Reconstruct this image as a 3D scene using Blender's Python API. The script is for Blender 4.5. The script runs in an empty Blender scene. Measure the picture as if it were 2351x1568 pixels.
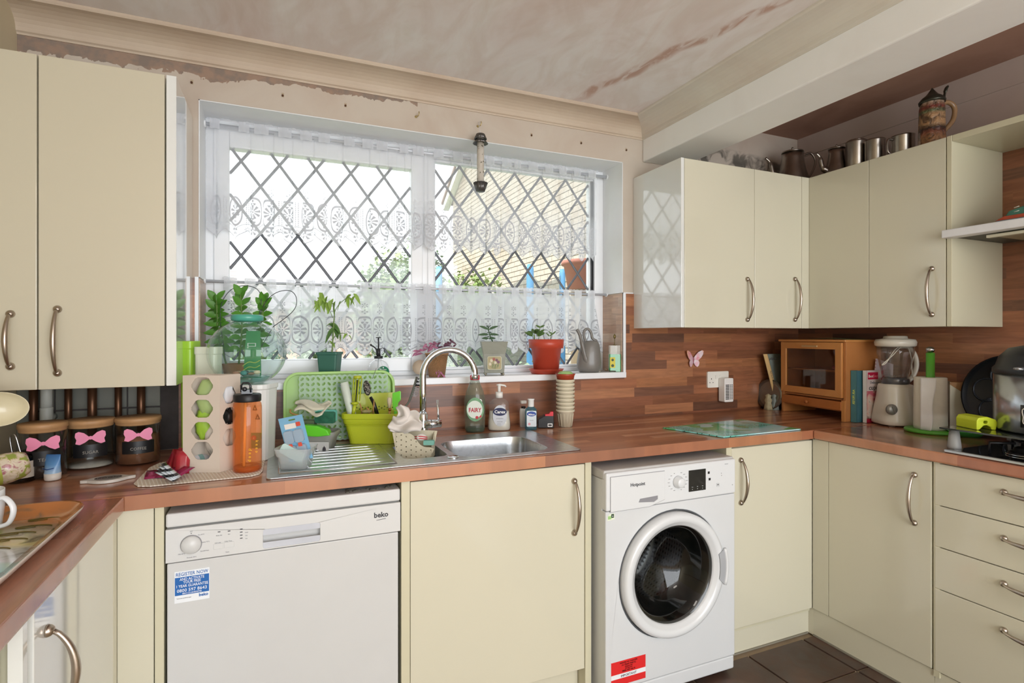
import bpy, bmesh, math, random
from mathutils import Vector, Matrix
from mathutils.geometry import tessellate_polygon
PI=math.pi; sin=math.sin; cos=math.cos
rnd=random.Random(7)
SC=bpy.context.scene
COL=SC.collection
# ---------------------------------------------------------------- camera, sky, light, exposure
FPX=1255.14; YAW=.4037; V0=770.87; EYE=1.322          # focal length (px of a 2351 wide frame), heading, horizon row, lens height
cam=bpy.data.cameras.new('camera'); cam.sensor_width=36; cam.lens=36*FPX/2351
cam.shift_x=0; cam.shift_y=-(784-V0)/2351; cam.clip_start=.02; cam.clip_end=200
camo=bpy.data.objects.new('camera',cam); COL.objects.link(camo)
camo.location=(0,0,EYE); camo.rotation_euler=(PI/2,0,-YAW); SC.camera=camo
SC.view_settings.view_transform='Standard'; SC.view_settings.look='None'
SC.view_settings.gamma=1; SC.view_settings.use_curve_mapping=False
SC.view_settings.exposure=0.36
W=bpy.data.worlds.new('overcast_sky'); SC.world=W; W.use_nodes=True
bg=W.node_tree.nodes['Background']; bg.inputs[0].default_value=(.93,.96,1,1); bg.inputs[1].default_value=2.1
def area(name,loc,rot,sx,sy,power,col=(1,1,1)):
    l=bpy.data.lights.new(name,'AREA'); l.shape='RECTANGLE'; l.size=sx; l.size_y=sy; l.energy=power; l.color=col
    o=bpy.data.objects.new(name,l); o.location=loc; o.rotation_euler=rot; COL.objects.link(o); return o
# two unseen fill lights added behind the lens to brighten the room
area('rear_fill_light',(1.0,-2.9,1.35),(PI/2,0,0),3.0,2.1,84,(.93,.965,1))  # added broad fill from the rear
area('overhead_fill_light',(.7,-.9,2.36),(0,0,0),.6,.6,8,(1,.93,.84))  # added warm fill near the ceiling, not a known lamp
sn=bpy.data.lights.new('veiled_sun','SUN'); sn.energy=4.8; sn.angle=.6; sn.color=(1,.97,.92)
so=bpy.data.objects.new('veiled_sun',sn); COL.objects.link(so); so.rotation_euler=Vector((.62,.42,-.72)).to_track_quat('-Z','Y').to_euler()
p=area('window_portal',(.664,2.56,1.67),(-PI/2,0,0),1.86,1.05,1); p.data.cycles.is_portal=True

# ---------------------------------------------------------------- measuring helpers
_s,_c=sin(YAW),cos(YAW)
def P(u,v,ax,val):
    a=(u-1175.5)/FPX; d=(_s+_c*a,_c-_s*a,-(v-V0)/FPX); o=(0,0,EYE); i='xyz'.index(ax); t=(val-o[i])/d[i]
    return Vector((o[0]+t*d[0],o[1]+t*d[1],o[2]+t*d[2]))
def at(u,v,z=.91):
    "foot point on a level surface and metres per pixel there"
    p=P(u,v,'z',z); return p.x,p.y,(_s*p.x+_c*p.y)/FPX
def k_at(p): return (_s*p[0]+_c*p[1])/FPX

# ---------------------------------------------------------------- materials
def C(h):
    h=h.lstrip('#'); r=[int(h[i:i+2],16)/255 for i in (0,2,4)]
    return tuple((x/12.92 if x<=.04045 else ((x+.055)/1.055)**2.4) for x in r)+(1,)
MATS={}
class NT:
    def __init__(s,name):
        s.m=bpy.data.materials.new(name); s.m.use_nodes=True; s.t=s.m.node_tree; s.n=s.t.nodes; s.l=s.t.links
        s.b=s.n['Principled BSDF']; s.out=s.n['Material Output']
    def new(s,ty,**kw):
        n=s.n.new(ty)
        for k,v in kw.items(): setattr(n,k,v)
        return n
    def link(s,a,b): s.l.new(a,b)
    def val(s,x):
        return x
    def math(s,op,a,b=None,c=None):
        n=s.new('ShaderNodeMath',operation=op)
        for i,x in enumerate((a,b,c)):
            if x is None: continue
            if isinstance(x,(int,float)): n.inputs[i].default_value=x
            else: s.link(x,n.inputs[i])
        return n.outputs[0]
    def mix(s,f,a,b,mode='MIX'):
        n=s.new('ShaderNodeMix',data_type='RGBA',blend_type=mode)
        for i,x in ((0,f),(6,a),(7,b)):
            if isinstance(x,(int,float)): n.inputs[i].default_value=x
            elif isinstance(x,tuple): n.inputs[i].default_value=x
            else: s.link(x,n.inputs[i])
        return n.outputs[2]
    def noise(s,scale,detail=3,vec=None,dim='3D',rough=.5,dist=0):
        n=s.new('ShaderNodeTexNoise'); n.inputs['Scale'].default_value=scale; n.inputs['Detail'].default_value=detail
        n.inputs['Roughness'].default_value=rough; n.inputs['Distortion'].default_value=dist
        if vec is None: vec=s.pos()
        s.link(vec,n.inputs['Vector']); return n.outputs[0]
    def pos(s):
        if not hasattr(s,'_p'): s._p=s.new('ShaderNodeNewGeometry').outputs['Position']
        return s._p
    def obj(s):
        if not hasattr(s,'_o'): s._o=s.new('ShaderNodeTexCoord').outputs['Object']
        return s._o
    def uv(s):
        if not hasattr(s,'_u'): s._u=s.new('ShaderNodeTexCoord').outputs['UV']
        return s._u
    def sep(s,v):
        n=s.new('ShaderNodeSeparateXYZ'); s.link(v,n.inputs[0]); return n.outputs
    def comb(s,x,y,z):
        n=s.new('ShaderNodeCombineXYZ')
        for i,a in enumerate((x,y,z)):
            if isinstance(a,(int,float)): n.inputs[i].default_value=a
            else: s.link(a,n.inputs[i])
        return n.outputs[0]
    def ramp(s,f,stops,interp='LINEAR'):
        n=s.new('ShaderNodeValToRGB'); cr=n.color_ramp; cr.interpolation=interp
        while len(cr.elements)>1: cr.elements.remove(cr.elements[-1])
        for i,(p,c) in enumerate(stops):
            e=cr.elements[0] if i==0 else cr.elements.new(p)
            e.position=p; e.color=c if isinstance(c,tuple) else C(c)
        s.link(f,n.inputs[0]); return n.outputs[0]
    def bump(s,h,strength=.2,dist=.002):
        n=s.new('ShaderNodeBump'); n.inputs['Strength'].default_value=strength; n.inputs['Distance'].default_value=dist
        s.link(h,n.inputs['Height']); s.link(n.outputs[0],s.b.inputs['Normal'])
    def set(s,**kw):
        for k,v in kw.items():
            i=s.b.inputs[k.replace('_',' ')]
            if isinstance(v,(int,float,tuple)): i.default_value=v
            else: s.link(v,i)
def mat(hexc,rough=.5,metal=0,var=.06,scale=12,bump=0,coat=0,trans=0,ior=1.45,alpha=1,sheen=0,emit=0,sss=0):
    "plain procedural finish: base colour with a little mottling"
    key=('m',hexc,rough,metal,var,scale,bump,coat,trans,ior,alpha,sheen,emit,sss)
    if key in MATS: return MATS[key]
    n=NT('finish_'+hexc.strip('#')); c=C(hexc)
    if var>0:
        f=n.noise(scale,3); k=n.ramp(f,[(.25,(1-var*2,1-var*2,1-var*2,1)),(.75,(1,1,1,1))])
        n.set(Base_Color=n.mix(1.0,c,k,'MULTIPLY'))
    else: n.set(Base_Color=c)
    n.set(Roughness=rough,Metallic=metal,IOR=ior)
    if coat: n.set(Coat_Weight=coat,Coat_Roughness=.06)
    if trans: n.set(Transmission_Weight=trans)
    if alpha<1: n.set(Alpha=alpha)
    if sheen: n.set(Sheen_Weight=sheen)
    if emit: n.set(Emission_Color=c,Emission_Strength=emit)
    if bump: n.bump(n.noise(scale*12,4),bump,.001)
    MATS[key]=n.m; return n.m
def clear(hexc='#ffffff',tint=0.0,rough=.02,body=0.0,gloss=1.0):
    "thin see-through sheet: tinted transparent + fresnel gloss (+ a share of diffuse body)"
    key=('c',hexc,tint,rough,body,gloss)
    if key in MATS: return MATS[key]
    n=NT('clear_'+hexc.strip('#')); c=C(hexc)
    t=n.new('ShaderNodeBsdfTransparent'); t.inputs[0].default_value=tuple(1-(1-x)*tint for x in c[:3])+(1,)
    g=n.new('ShaderNodeBsdfGlossy'); g.inputs['Roughness'].default_value=rough
    d=n.new('ShaderNodeBsdfDiffuse'); d.inputs[0].default_value=c
    tr=n.new('ShaderNodeBsdfTranslucent'); tr.inputs[0].default_value=c
    dm=n.new('ShaderNodeMixShader'); dm.inputs[0].default_value=.5; n.link(d.outputs[0],dm.inputs[1]); n.link(tr.outputs[0],dm.inputs[2])
    m1=n.new('ShaderNodeMixShader'); m1.inputs[0].default_value=body; n.link(t.outputs[0],m1.inputs[1]); n.link(dm.outputs[0],m1.inputs[2])
    f=n.new('ShaderNodeLayerWeight'); f.inputs[0].default_value=.5
    ff=n.math('MULTIPLY_ADD',n.math('POWER',f.outputs['Facing'],3.5),.75,.035)
    m2=n.new('ShaderNodeMixShader'); n.link(n.math('MULTIPLY',ff,gloss),m2.inputs[0]); n.link(m1.outputs[0],m2.inputs[1]); n.link(g.outputs[0],m2.inputs[2])
    n.link(m2.outputs[0],n.out.inputs[0]); MATS[key]=n.m; return n.m
def staves(name,along,across,cols,w=.043,L=.34,rough=.3,grain=1.0,coat=0.0,seed=0):
    "printed wood-strip laminate: strips of random tone running along one axis"
    n=NT(name); s=n.sep(n.pos()); a=s['XYZ'.index(along)]; b=s['XYZ'.index(across)] if across in 'XYZ' else None
    r=n.math('DIVIDE',b,w); row=n.math('FLOOR',r)
    w1=n.new('ShaderNodeTexWhiteNoise',noise_dimensions='2D'); n.link(n.comb(row,3.7+seed,0),w1.inputs[0])
    w1b=n.math('MULTIPLY',w1.outputs[0],9.0)
    Lr=n.math('MULTIPLY_ADD',w1.outputs[0],L*.8,L*.65)
    cell=n.math('FLOOR',n.math('ADD',n.math('DIVIDE',a,Lr),w1b))
    w2=n.new('ShaderNodeTexWhiteNoise',noise_dimensions='2D'); n.link(n.comb(row,cell,0),w2.inputs[0])
    tone=w2.outputs[0]
    base=n.ramp(tone,[(i/(len(cols)),c) for i,c in enumerate(cols)],'CONSTANT')
    off=n.math('MULTIPLY',tone,31.0)
    gv=n.comb(n.math('MULTIPLY_ADD',a,3.0,off),n.math('MULTIPLY',b,55.0),off)
    g=n.noise(1.0,5,gv,rough=.6,dist=.6)
    g2=n.noise(2.6,3,n.comb(n.math('MULTIPLY_ADD',a,2.2,off),n.math('MULTIPLY',b,16.0),off),dist=1.6)
    k=n.ramp(g,[(.3,(1-.34*grain,)*3+(1,)),(.62,(1.0,1.0,1.0,1))])
    k2=n.ramp(g2,[(.3,(1-.22*grain,)*3+(1,)),(.6,(1.04,1.03,1.0,1))])
    n.set(Base_Color=n.mix(1.0,n.mix(1.0,base,k,'MULTIPLY'),k2,'MULTIPLY'),Roughness=rough,Coat_Weight=coat,Coat_Roughness=.15)
    return n.m
WOOD=['#8a5a41','#a36b4d','#946047','#b17a58','#74503f','#9c684b','#a9724f','#7f5744']
WORK_X=staves('worktop_strips_x','X','Y',['#a86d50','#c48b68','#b37857','#d09d7e','#99654d','#bc805c'],.036,.5,.3,.7,.6)
WORK_Y=staves('worktop_strips_y','Y','X',['#935a40','#b1745a','#9c6248','#bd8464','#845243','#a86c50'],.036,.5,.25,.7,.6)
SPLASH=staves('splash_strips','X','Z',WOOD,.046,.36,.33,.8)
SPLASH_R=staves('splash_strips_side','Y','Z',WOOD,.046,.36,.3,.8,seed=5)
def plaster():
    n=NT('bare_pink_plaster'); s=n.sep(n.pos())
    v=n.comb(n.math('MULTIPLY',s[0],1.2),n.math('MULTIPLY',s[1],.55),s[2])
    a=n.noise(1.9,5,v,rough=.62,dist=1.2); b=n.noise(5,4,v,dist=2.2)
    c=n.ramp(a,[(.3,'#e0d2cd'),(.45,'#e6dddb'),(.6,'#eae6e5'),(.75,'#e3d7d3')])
    m=n.ramp(b,[(.4,(1,1,1,1)),(.62,(.93,.9,.87,1))])
    d=n.noise(26,5,n.comb(n.math('MULTIPLY',s[0],.7),n.math('MULTIPLY',s[1],.22),0),dist=1.5)
    # one trowelled damp streak running towards the beam corner
    ln=n.math('ADD',n.math('SUBTRACT',s[0],1.42),n.math('MULTIPLY',n.math('SUBTRACT',s[1],1.6),.28))
    w=n.math('ABSOLUTE',n.math('ADD',ln,n.math('MULTIPLY_ADD',n.noise(5,2),.10,-.05)))
    band=n.ramp(w,[(0,(1,1,1,1)),(.014,(.9,.9,.9,1)),(.035,(0,0,0,1))])
    lim=n.ramp(s[1],[(.0,(0,0,0,1)),(.6,(0,0,0,1)),(.9,(1,1,1,1))])
    lim2=n.ramp(n.math('SUBTRACT',2.25,s[1]),[(0,(0,0,0,1)),(.15,(1,1,1,1))])
    st=n.math('MULTIPLY',n.math('MULTIPLY',band,lim),n.math('MULTIPLY',lim2,n.ramp(d,[(.4,(.2,)*3+(1,)),(.55,(1,1,1,1))])))
    col=n.mix(st,n.mix(1.0,c,m,'MULTIPLY'),C('#c09f90'))
    n.set(Base_Color=col,Roughness=.75); n.bump(d,.12,.002); return n.m
def paint(name,base,dark,scale=2.2,amt=.55,rough=.8,bumps=.15):
    n=NT(name); a=n.noise(scale,6,rough=.6,dist=.8); b=n.noise(scale*9,4)
    n.set(Base_Color=n.mix(n.math('MULTIPLY',n.ramp(a,[(.42,(0,0,0,1)),(.72,(1,1,1,1))]),amt),C(base),C(dark)),Roughness=rough)
    n.bump(b,bumps,.002); return n.m
CEIL=plaster()
WALLP=paint('patched_wall_plaster','#c3b8aa','#b5a292',2.6,.7)
def scars():
    "ragged flaked edge under the cove and the sooty patch over the right wall cabinet"
    m=WALLP; t=m.node_tree; n=NT.__new__(NT); n.m=m; n.t=t; n.n=t.nodes; n.l=t.links; n.b=n.n['Principled BSDF']; n.out=n.n['Material Output']
    old=n.b.inputs['Base Color'].links[0].from_socket; s=n.sep(n.pos()); w=n.noise(16,5,dist=1.2); w2=n.noise(3.3,2)
    e=n.math('GREATER_THAN',n.math('ADD',s[2],n.math('MULTIPLY',n.math('MULTIPLY',w,w2),.11)),n.math('MULTIPLY_ADD',s[0],.035,2.335)); e=n.math('MULTIPLY',e,n.math('LESS_THAN',s[0],.55))
    c=n.mix(n.math('MULTIPLY',e,.8),old,n.ramp(n.noise(30,3),[(.4,'#8d6f5b'),(.6,'#6f5f55')]))
    band=n.ramp(n.math('ABSOLUTE',n.math('SUBTRACT',s[2],n.math('MULTIPLY_ADD',s[0],-.05,2.405))),[(.0,(1,1,1,1)),(.05,(.8,.8,.8,1)),(.075,(0,0,0,1))])
    f=n.math('MULTIPLY',n.math('MULTIPLY',band,n.math('GREATER_THAN',s[0],1.98)),n.ramp(n.noise(11,5,dist=.8),[(.44,(0,0,0,1)),(.56,(1,1,1,1))]))
    n.set(Base_Color=n.mix(n.math('MULTIPLY',f,.85),c,C('#33332c')))
scars()
COVE=paint('cove_bare_paint','#c6b6a2','#b29c88',1.8,.7,.6)
COVE2=paint('cove_off_white','#d6d1c6','#c6b3a4',1.6,.5,.6)
BEAM=paint('beam_white_paint','#f0f1f0','#e2e0dc',3,.4,.6)
RWALL=paint('side_wall_mauve','#c3b3aa','#ad9790',2,.5,.75)
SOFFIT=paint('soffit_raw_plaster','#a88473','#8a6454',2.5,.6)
WHITE=mat('#eef0f2',.45,var=.02)
UPVC=mat('#eceff2',.3,var=.015,coat=.2)
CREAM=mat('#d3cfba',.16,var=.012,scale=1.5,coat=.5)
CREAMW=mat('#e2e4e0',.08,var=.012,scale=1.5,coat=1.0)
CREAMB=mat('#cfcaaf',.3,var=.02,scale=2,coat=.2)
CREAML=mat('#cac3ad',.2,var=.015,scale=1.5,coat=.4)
NICKEL=mat('#b9ada0',.3,1,.05,30)
STEEL=mat('#c9cdd0',.22,1,.06,25)
CHROME=mat('#dfe3e6',.06,1,0)
BLACK=mat('#17171a',.4,var=.1)

# ---------------------------------------------------------------- mesh builder
WL={}
def wl(o): return WL.get(o.name,Vector((0,0,0))) if o is not None else Vector((0,0,0))
class B:
    def __init__(s): s.v=[]; s.f=[]; s.m=[]; s.sm=[]; s.uv={}
    def add(s,V,F,m=0,sm=False,uv=None):
        o=len(s.v); s.v+= [Vector(p) for p in V]
        for f in F: s.f.append([i+o for i in f]); s.m.append(m); s.sm.append(sm)
        if uv:
            for i,t in enumerate(uv): s.uv[o+i]=t
        return s
    def box(s,x0,y0,z0,x1,y1,z1,m=0):
        x0,x1=min(x0,x1),max(x0,x1); y0,y1=min(y0,y1),max(y0,y1); z0,z1=min(z0,z1),max(z0,z1)
        V=[(x0,y0,z0),(x1,y0,z0),(x1,y1,z0),(x0,y1,z0),(x0,y0,z1),(x1,y0,z1),(x1,y1,z1),(x0,y1,z1)]
        return s.add(V,[(3,2,1,0),(4,5,6,7),(0,1,5,4),(1,2,6,5),(2,3,7,6),(3,0,4,7)],m)
    def cbox(s,c,sz,m=0):
        return s.box(c[0]-sz[0]/2,c[1]-sz[1]/2,c[2]-sz[2]/2,c[0]+sz[0]/2,c[1]+sz[1]/2,c[2]+sz[2]/2,m)
    def lathe(s,prof,c=(0,0,0),n=28,m=0,sx=1,sy=1,power=2,flute=0,nf=0,axis='z',close=True):
        V=[];F=[]
        for r,z in prof:
            for i in range(n):
                a=2*PI*i/n; ca,sa=cos(a),sin(a); q=1
                if power!=2: q=(abs(ca)**power+abs(sa)**power)**(-1/power)
                rr=r*q*(1+flute*cos(nf*a)); V.append(s._ax((rr*ca*sx,rr*sa*sy,z),c,axis))
        k=len(prof)
        for j in range(k-1):
            for i in range(n):
                F.append((j*n+i,j*n+(i+1)%n,(j+1)*n+(i+1)%n,(j+1)*n+i))
        s.add(V,F,m,True)
        if close:
            for j,rev in ((0,True),(k-1,False)):
                if prof[j][0]>1e-5:
                    o=len(s.v)-len(V)+j*n; f=[o+i for i in range(n)]
                    if rev: f.reverse()
                    s.f.append(f); s.m.append(m); s.sm.append(False)
        return s
    def _ax(s,p,c,axis):
        x,y,z=p
        if axis=='x': x,y,z=z,x,y
        elif axis=='y': x,y,z=y,z,x
        return (x+c[0],y+c[1],z+c[2])
    def cyl(s,c,r,h,n=20,m=0,axis='z',r2=None): return s.lathe([(r,0),(r if r2 is None else r2,h)],c,n,m,axis=axis)
    def ell(s,c,r,n=16,k=8,m=0):
        V=[];F=[]
        for j in range(k+1):
            t=-PI/2+PI*j/k
            for i in range(n):
                a=2*PI*i/n; V.append((c[0]+r[0]*cos(t)*cos(a),c[1]+r[1]*cos(t)*sin(a),c[2]+r[2]*sin(t)))
        for j in range(k):
            for i in range(n): F.append((j*n+i,j*n+(i+1)%n,(j+1)*n+(i+1)%n,(j+1)*n+i))
        return s.add(V,F,m,True)
    def tube(s,pts,r,n=8,m=0,caps=True,flat=None):
        pts=[Vector(p) for p in pts]; N=len(pts); V=[];F=[]
        rs=r if isinstance(r,(list,tuple)) else [r]*N
        up=None
        for i,p in enumerate(pts):
            t=(pts[min(i+1,N-1)]-pts[max(i-1,0)]).normalized()
            if up is None:
                up=Vector((0,0,1)) if abs(t.z)<.9 else Vector((1,0,0))
            a=t.cross(up); 
            if a.length<1e-6: a=t.cross(Vector((0,1,0)))
            a.normalize(); b=a.cross(t).normalized(); up=b
            for j in range(n):
                q=2*PI*j/n; V.append(p+a*(rs[i]*cos(q))+b*(rs[i]*sin(q)*(flat or 1)))
        for i in range(N-1):
            for j in range(n): F.append((i*n+j,i*n+(j+1)%n,(i+1)*n+(j+1)%n,(i+1)*n+j))
        if caps: F.append(tuple(range(n))[::-1]); F.append(tuple((N-1)*n+j for j in range(n)))
        return s.add(V,F,m,True)
    def prism(s,loop,O,X,Y,t,m=0,holes=(),both=True,sm=False):
        "flat outline (with holes) in the plane O,X,Y, thickened by vector t"
        O,X,Y,t=Vector(O),Vector(X),Vector(Y),Vector(t)
        loops=[list(loop)]+[list(h) for h in holes]; flat=[p for l in loops for p in l]
        tri=tessellate_polygon([[Vector((p[0],p[1],0)) for p in l] for l in loops])
        V=[O+X*p[0]+Y*p[1] for p in flat]; n=len(V); V2=[p+t for p in V]; F=[]
        nrm=X.cross(Y)
        for a,b,c in tri:
            q=(V[b]-V[a]).cross(V[c]-V[a])
            if q.dot(t)>0: a,c=c,a
            F.append((a,b,c)); F.append((c+n,b+n,a+n))
        o=0
        for li,l in enumerate(loops):
            k=len(l)
            ar=sum(l[i][0]*l[(i+1)%k][1]-l[(i+1)%k][0]*l[i][1] for i in range(k))
            ccw=(ar>0)==(nrm.dot(t)>0)
            if li>0: ccw=not ccw
            for i in range(k):
                a,b=o+i,o+(i+1)%k
                F.append((a,b,b+n,a+n) if ccw else (b,a,a+n,b+n))
            o+=k
        return s.add(V+V2,F,m,sm)
    def grid(s,fn,nu,nv,m=0,uvf=None,sm=True,closeu=False):
        V=[];F=[];U=[]
        for j in range(nv+1):
            for i in range(nu+1):
                V.append(fn(i/nu,j/nv)); U.append(uvf(i/nu,j/nv) if uvf else (i/nu,j/nv))
        for j in range(nv):
            for i in range(nu):
                a=j*(nu+1)+i; F.append((a,a+1,a+nu+2,a+nu+1))
        return s.add(V,F,m,sm,U)
    def xf(s,M,frm=0):
        for i in range(frm,len(s.v)): s.v[i]=M@s.v[i]
        return s
    def rot(s,ang,ax,c,frm=0):
        c=Vector(c); return s.xf(Matrix.Translation(c)@Matrix.Rotation(ang,4,ax)@Matrix.Translation(-c),frm)
def tag(o,label=None,cat=None,group=None,kind=None):
    if label: o['label']=label
    if cat: o['category']=cat
    if group: o['group']=group
    if kind: o['kind']=kind
    return o
def thing(name,label,cat,loc,group=None):
    o=bpy.data.objects.new(name,None); o.empty_display_size=.03; COL.objects.link(o)
    o.location=loc; WL[o.name]=Vector(loc); return tag(o,label,cat,group)
def mesh(b,name,mats):
    me=bpy.data.meshes.new(name); me.from_pydata([tuple(v) for v in b.v],[],b.f)
    for m in (mats if isinstance(mats,(list,tuple)) else [mats]): me.materials.append(m)
    me.polygons.foreach_set('material_index',b.m); me.polygons.foreach_set('use_smooth',b.sm)
    if b.uv:
        u=me.uv_layers.new(name='UVMap')
        for l in me.loops: u.data[l.index].uv=b.uv.get(l.vertex_index,(0,0))
    me.update(); return me
def part(b,name,mats,par=None,label=None,bevel=0,loc=None,seg=2,solid=0,sub=0,kind=None):
    "link a builder (world coordinates) as one mesh object, child of par or with its own origin loc"
    base=wl(par)+Vector((0,0,0)) if loc is None else Vector(loc)
    for i,v in enumerate(b.v): b.v[i]=v-base
    me=mesh(b,name,mats); o=bpy.data.objects.new(name,me); COL.objects.link(o)
    if par is not None:
        o.parent=par; WL[o.name]=base
        if loc is not None: o.location=Vector(loc)-wl(par)
    else:
        o.location=base; WL[o.name]=base
    if label: o['label']=label
    if kind: o['kind']=kind
    if solid:
        md=o.modifiers.new('s','SOLIDIFY'); md.thickness=solid; md.offset=0
    if bevel:
        md=o.modifiers.new('b','BEVEL'); md.width=bevel; md.segments=seg; md.limit_method='ANGLE'; md.angle_limit=.6
        if seg>1: md.harden_normals=False
    if sub:
        md=o.modifiers.new('u','SUBSURF'); md.levels=sub; md.render_levels=sub
    return o
def struct(b,name,mats,par=None,**kw):
    o=part(b,name,mats,par,**kw)
    if par is None: o['kind']='structure'
    return o
def solo(b,name,label,cat,mats,loc,group=None,**kw):
    o=part(b,name,mats,None,loc=loc,**kw); return tag(o,label,cat,group)
def text(s,h,m,par,O,X,Y,name='lettering',align='CENTER',th=.0004,space=1.0,shear=0,bold=0,maxw=None):
    "lettering of cap height h as a thin mesh; O = base point, X = reading direction, Y = up"
    cu=bpy.data.curves.new(name,'FONT'); cu.body=s; cu.size=h/.72; cu.align_x=align; cu.extrude=th; cu.space_character=space; cu.shear=shear; cu.offset=bold*h*.03; cu.resolution_u=2
    t=bpy.data.objects.new(name,cu); COL.objects.link(t); dg=bpy.context.evaluated_depsgraph_get(); dg.update()
    me=bpy.data.meshes.new_from_object(t.evaluated_get(dg)); bpy.data.objects.remove(t); me.name=name
    me.materials.clear(); me.materials.append(m)
    X,Y=Vector(X).normalized(),Vector(Y).normalized(); Z=X.cross(Y); O=Vector(O); base=wl(par)
    wmax=max([v.co.x for v in me.vertices]+[0])-min([v.co.x for v in me.vertices]+[0])
    q=1 if not maxw or wmax<=maxw else maxw/wmax
    for v in me.vertices:
        c=v.co; v.co=O+X*c.x*q+Y*c.y+Z*c.z-base
    o=bpy.data.objects.new(name,me); COL.objects.link(o); o.parent=par; WL[o.name]=base; return o
def copytree(o,loc=None,par=None,label=None):
    c=o.copy(); COL.objects.link(c); c.parent=par
    if par is None and loc is not None: c.location=loc
    if label: c['label']=label
    for ch in list(o.children): copytree(ch,None,c)
    return c
def circ(r,n=24,cx=0,cy=0,sx=1,sy=1,a0=0): return [(cx+r*sx*cos(a0+2*PI*i/n),cy+r*sy*sin(a0+2*PI*i/n)) for i in range(n)]
def rrect(w,h,r,cx=0,cy=0,n=5):
    o=[]
    for qx,qy,a in ((1,1,0),(-1,1,PI/2),(-1,-1,PI),(1,-1,1.5*PI)):
        for i in range(n+1):
            t=a+PI/2*i/n; o.append((cx+qx*(w/2-r)+r*cos(t),cy+qy*(h/2-r)+r*sin(t)))
    return o
def spline(pts,n=8):
    "Catmull-Rom through the points"
    p=[Vector(q) for q in pts]; p=[p[0]*2-p[1]]+p+[p[-1]*2-p[-2]]; o=[]
    for i in range(1,len(p)-2):
        for j in range(n):
            t=j/n; a,b,c,d=p[i-1:i+3]
            o.append(.5*((2*b)+(c-a)*t+(2*a-5*b+4*c-d)*t*t+(3*b-a-3*c+d)*t**3))
    o.append(p[-2]); return o
D=2.3203; XL=-.80; XR=2.84; ZC=2.41; ZT=.91
# ================================================================ THE ROOM
wx0,wx1,wz0,wz1=-.272,1.600,1.139,2.199; YG=2.50
b=B()    # window wall around the opening
for x0,x1,z0,z1 in ((XL-.1,wx0,-.1,2.55),(wx1,XR+.1,-.1,2.55),(wx0,wx1,-.1,wz0-.001),(wx0,wx1,wz1,2.55)): b.box(x0,D,z0,x1,D+.24,z1)
wallw=struct(b,'wall_window',WALLP)
b=B(); b.box(XL-.1,-3.0,0,XL,D,2.55); struct(b,'wall_left',mat('#cfc3a6',.7,var=.05,scale=3))
b=B(); b.box(XR,-3.0,0,XR+.1,D,2.55); wr=struct(b,'wall_right',RWALL)
b=B(); b.box(XR-.006,-1.0,2.372,XR-.0001,D-.001,2.485); struct(b,'wall_panel',RWALL,wr)
b=B()
for x0,x1,z0,z1 in ((XL-.1,-.5,0,2.55),(2.5,XR+.1,0,2.55),(-.5,2.5,2.35,2.55)): b.box(x0,-3.1,z0,x1,-3.0,z1)
struct(b,'wall_back',mat('#d8cdb8',.8,scale=3))
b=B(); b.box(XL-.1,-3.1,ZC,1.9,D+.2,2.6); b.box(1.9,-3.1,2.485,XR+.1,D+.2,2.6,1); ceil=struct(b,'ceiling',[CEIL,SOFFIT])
b=B(); b.box(1.72,-3.0,2.214,1.958,D,2.5); struct(b,'trim_1',BEAM,bevel=.006)
def cove(name,path,m):
    pr=[(0,0),(.004,.0),(.006,.006)]+[(.012+.092*(1-cos(a)),.01+.062*sin(a)) for a in [PI/2*i/8 for i in range(9)]]+[(.108,.078),(.108,.085),(0,.085)]
    b=B(); V=[];F=[]; n=len(pr)
    for o,dx in path:
        for q,z in pr: V.append(Vector(o)+Vector(dx)*q+Vector((0,0,z)))
    for j in range(n): F.append((j,(j+1)%n,n+(j+1)%n,n+j))
    b.add(V,F,0,False); b.f.append(list(range(n))); b.m.append(0); b.sm.append(False)
    return struct(b,name,m)
cove('trim_2',[((XL,D,2.325),(0,-1,0)),((1.72,D,2.325),(-1,-1,0))],COVE)
cove('trim_3',[((1.72,-3.0,2.325),(-1,0,0)),((1.72,D,2.325),(-1,-1,0))],COVE2)
# window board, reveal trims
b=B(); b.box(wx0,D-.012,wz0-.028,wx1+.014,YG+.075,wz0+.0005); sill=struct(b,'trim_4',UPVC,bevel=.003)
b=B(); b.box(wx1,D-.006,wz0,wx1+.014,D+.004,1.54); b.box(wx1,D,1.535,wx1+.06,D-.005,1.541); b.box(wx0-.012,D-.006,wz0,wx0,D+.004,1.54); struct(b,'trim_5',UPVC)
b=B(); b.box(wx1-.004,D+.004,wz0,wx1,YG,1.535); b.box(wx0,D+.004,wz0,wx0+.004,YG,1.535)
struct(b,'wall_reveal_panel',staves('splash_strips_reveal','Y','Z',['#bfa08c','#caa992','#b5927c','#c9b09c'],.046,.2,.3,.6))
b=B(); b.box(wx0-.0005,D,1.54,wx0+.003,YG,wz1); b.box(wx1-.003,D,1.54,wx1+.0005,YG,wz1); b.box(wx0,D,wz1-.003,wx1,YG,wz1+.0005)
struct(b,'wall_reveal',WHITE)
# laminate splash panels
b=B()
for x0,x1,z0,z1 in ((wx0-.012,wx1+.014,ZT,wz0-.028),(wx1+.014,XR,ZT,1.535),(-.335,wx0-.012,ZT,1.535)): b.box(x0,D-.008,z0,x1,D-.0002,z1)
sp=struct(b,'wall_splash_panel',SPLASH)
b=B(); b.box(XR-.008,-1.0,ZT,XR-.0002,D-.008,2.11); struct(b,'wall_splash_panel',SPLASH_R)
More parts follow.
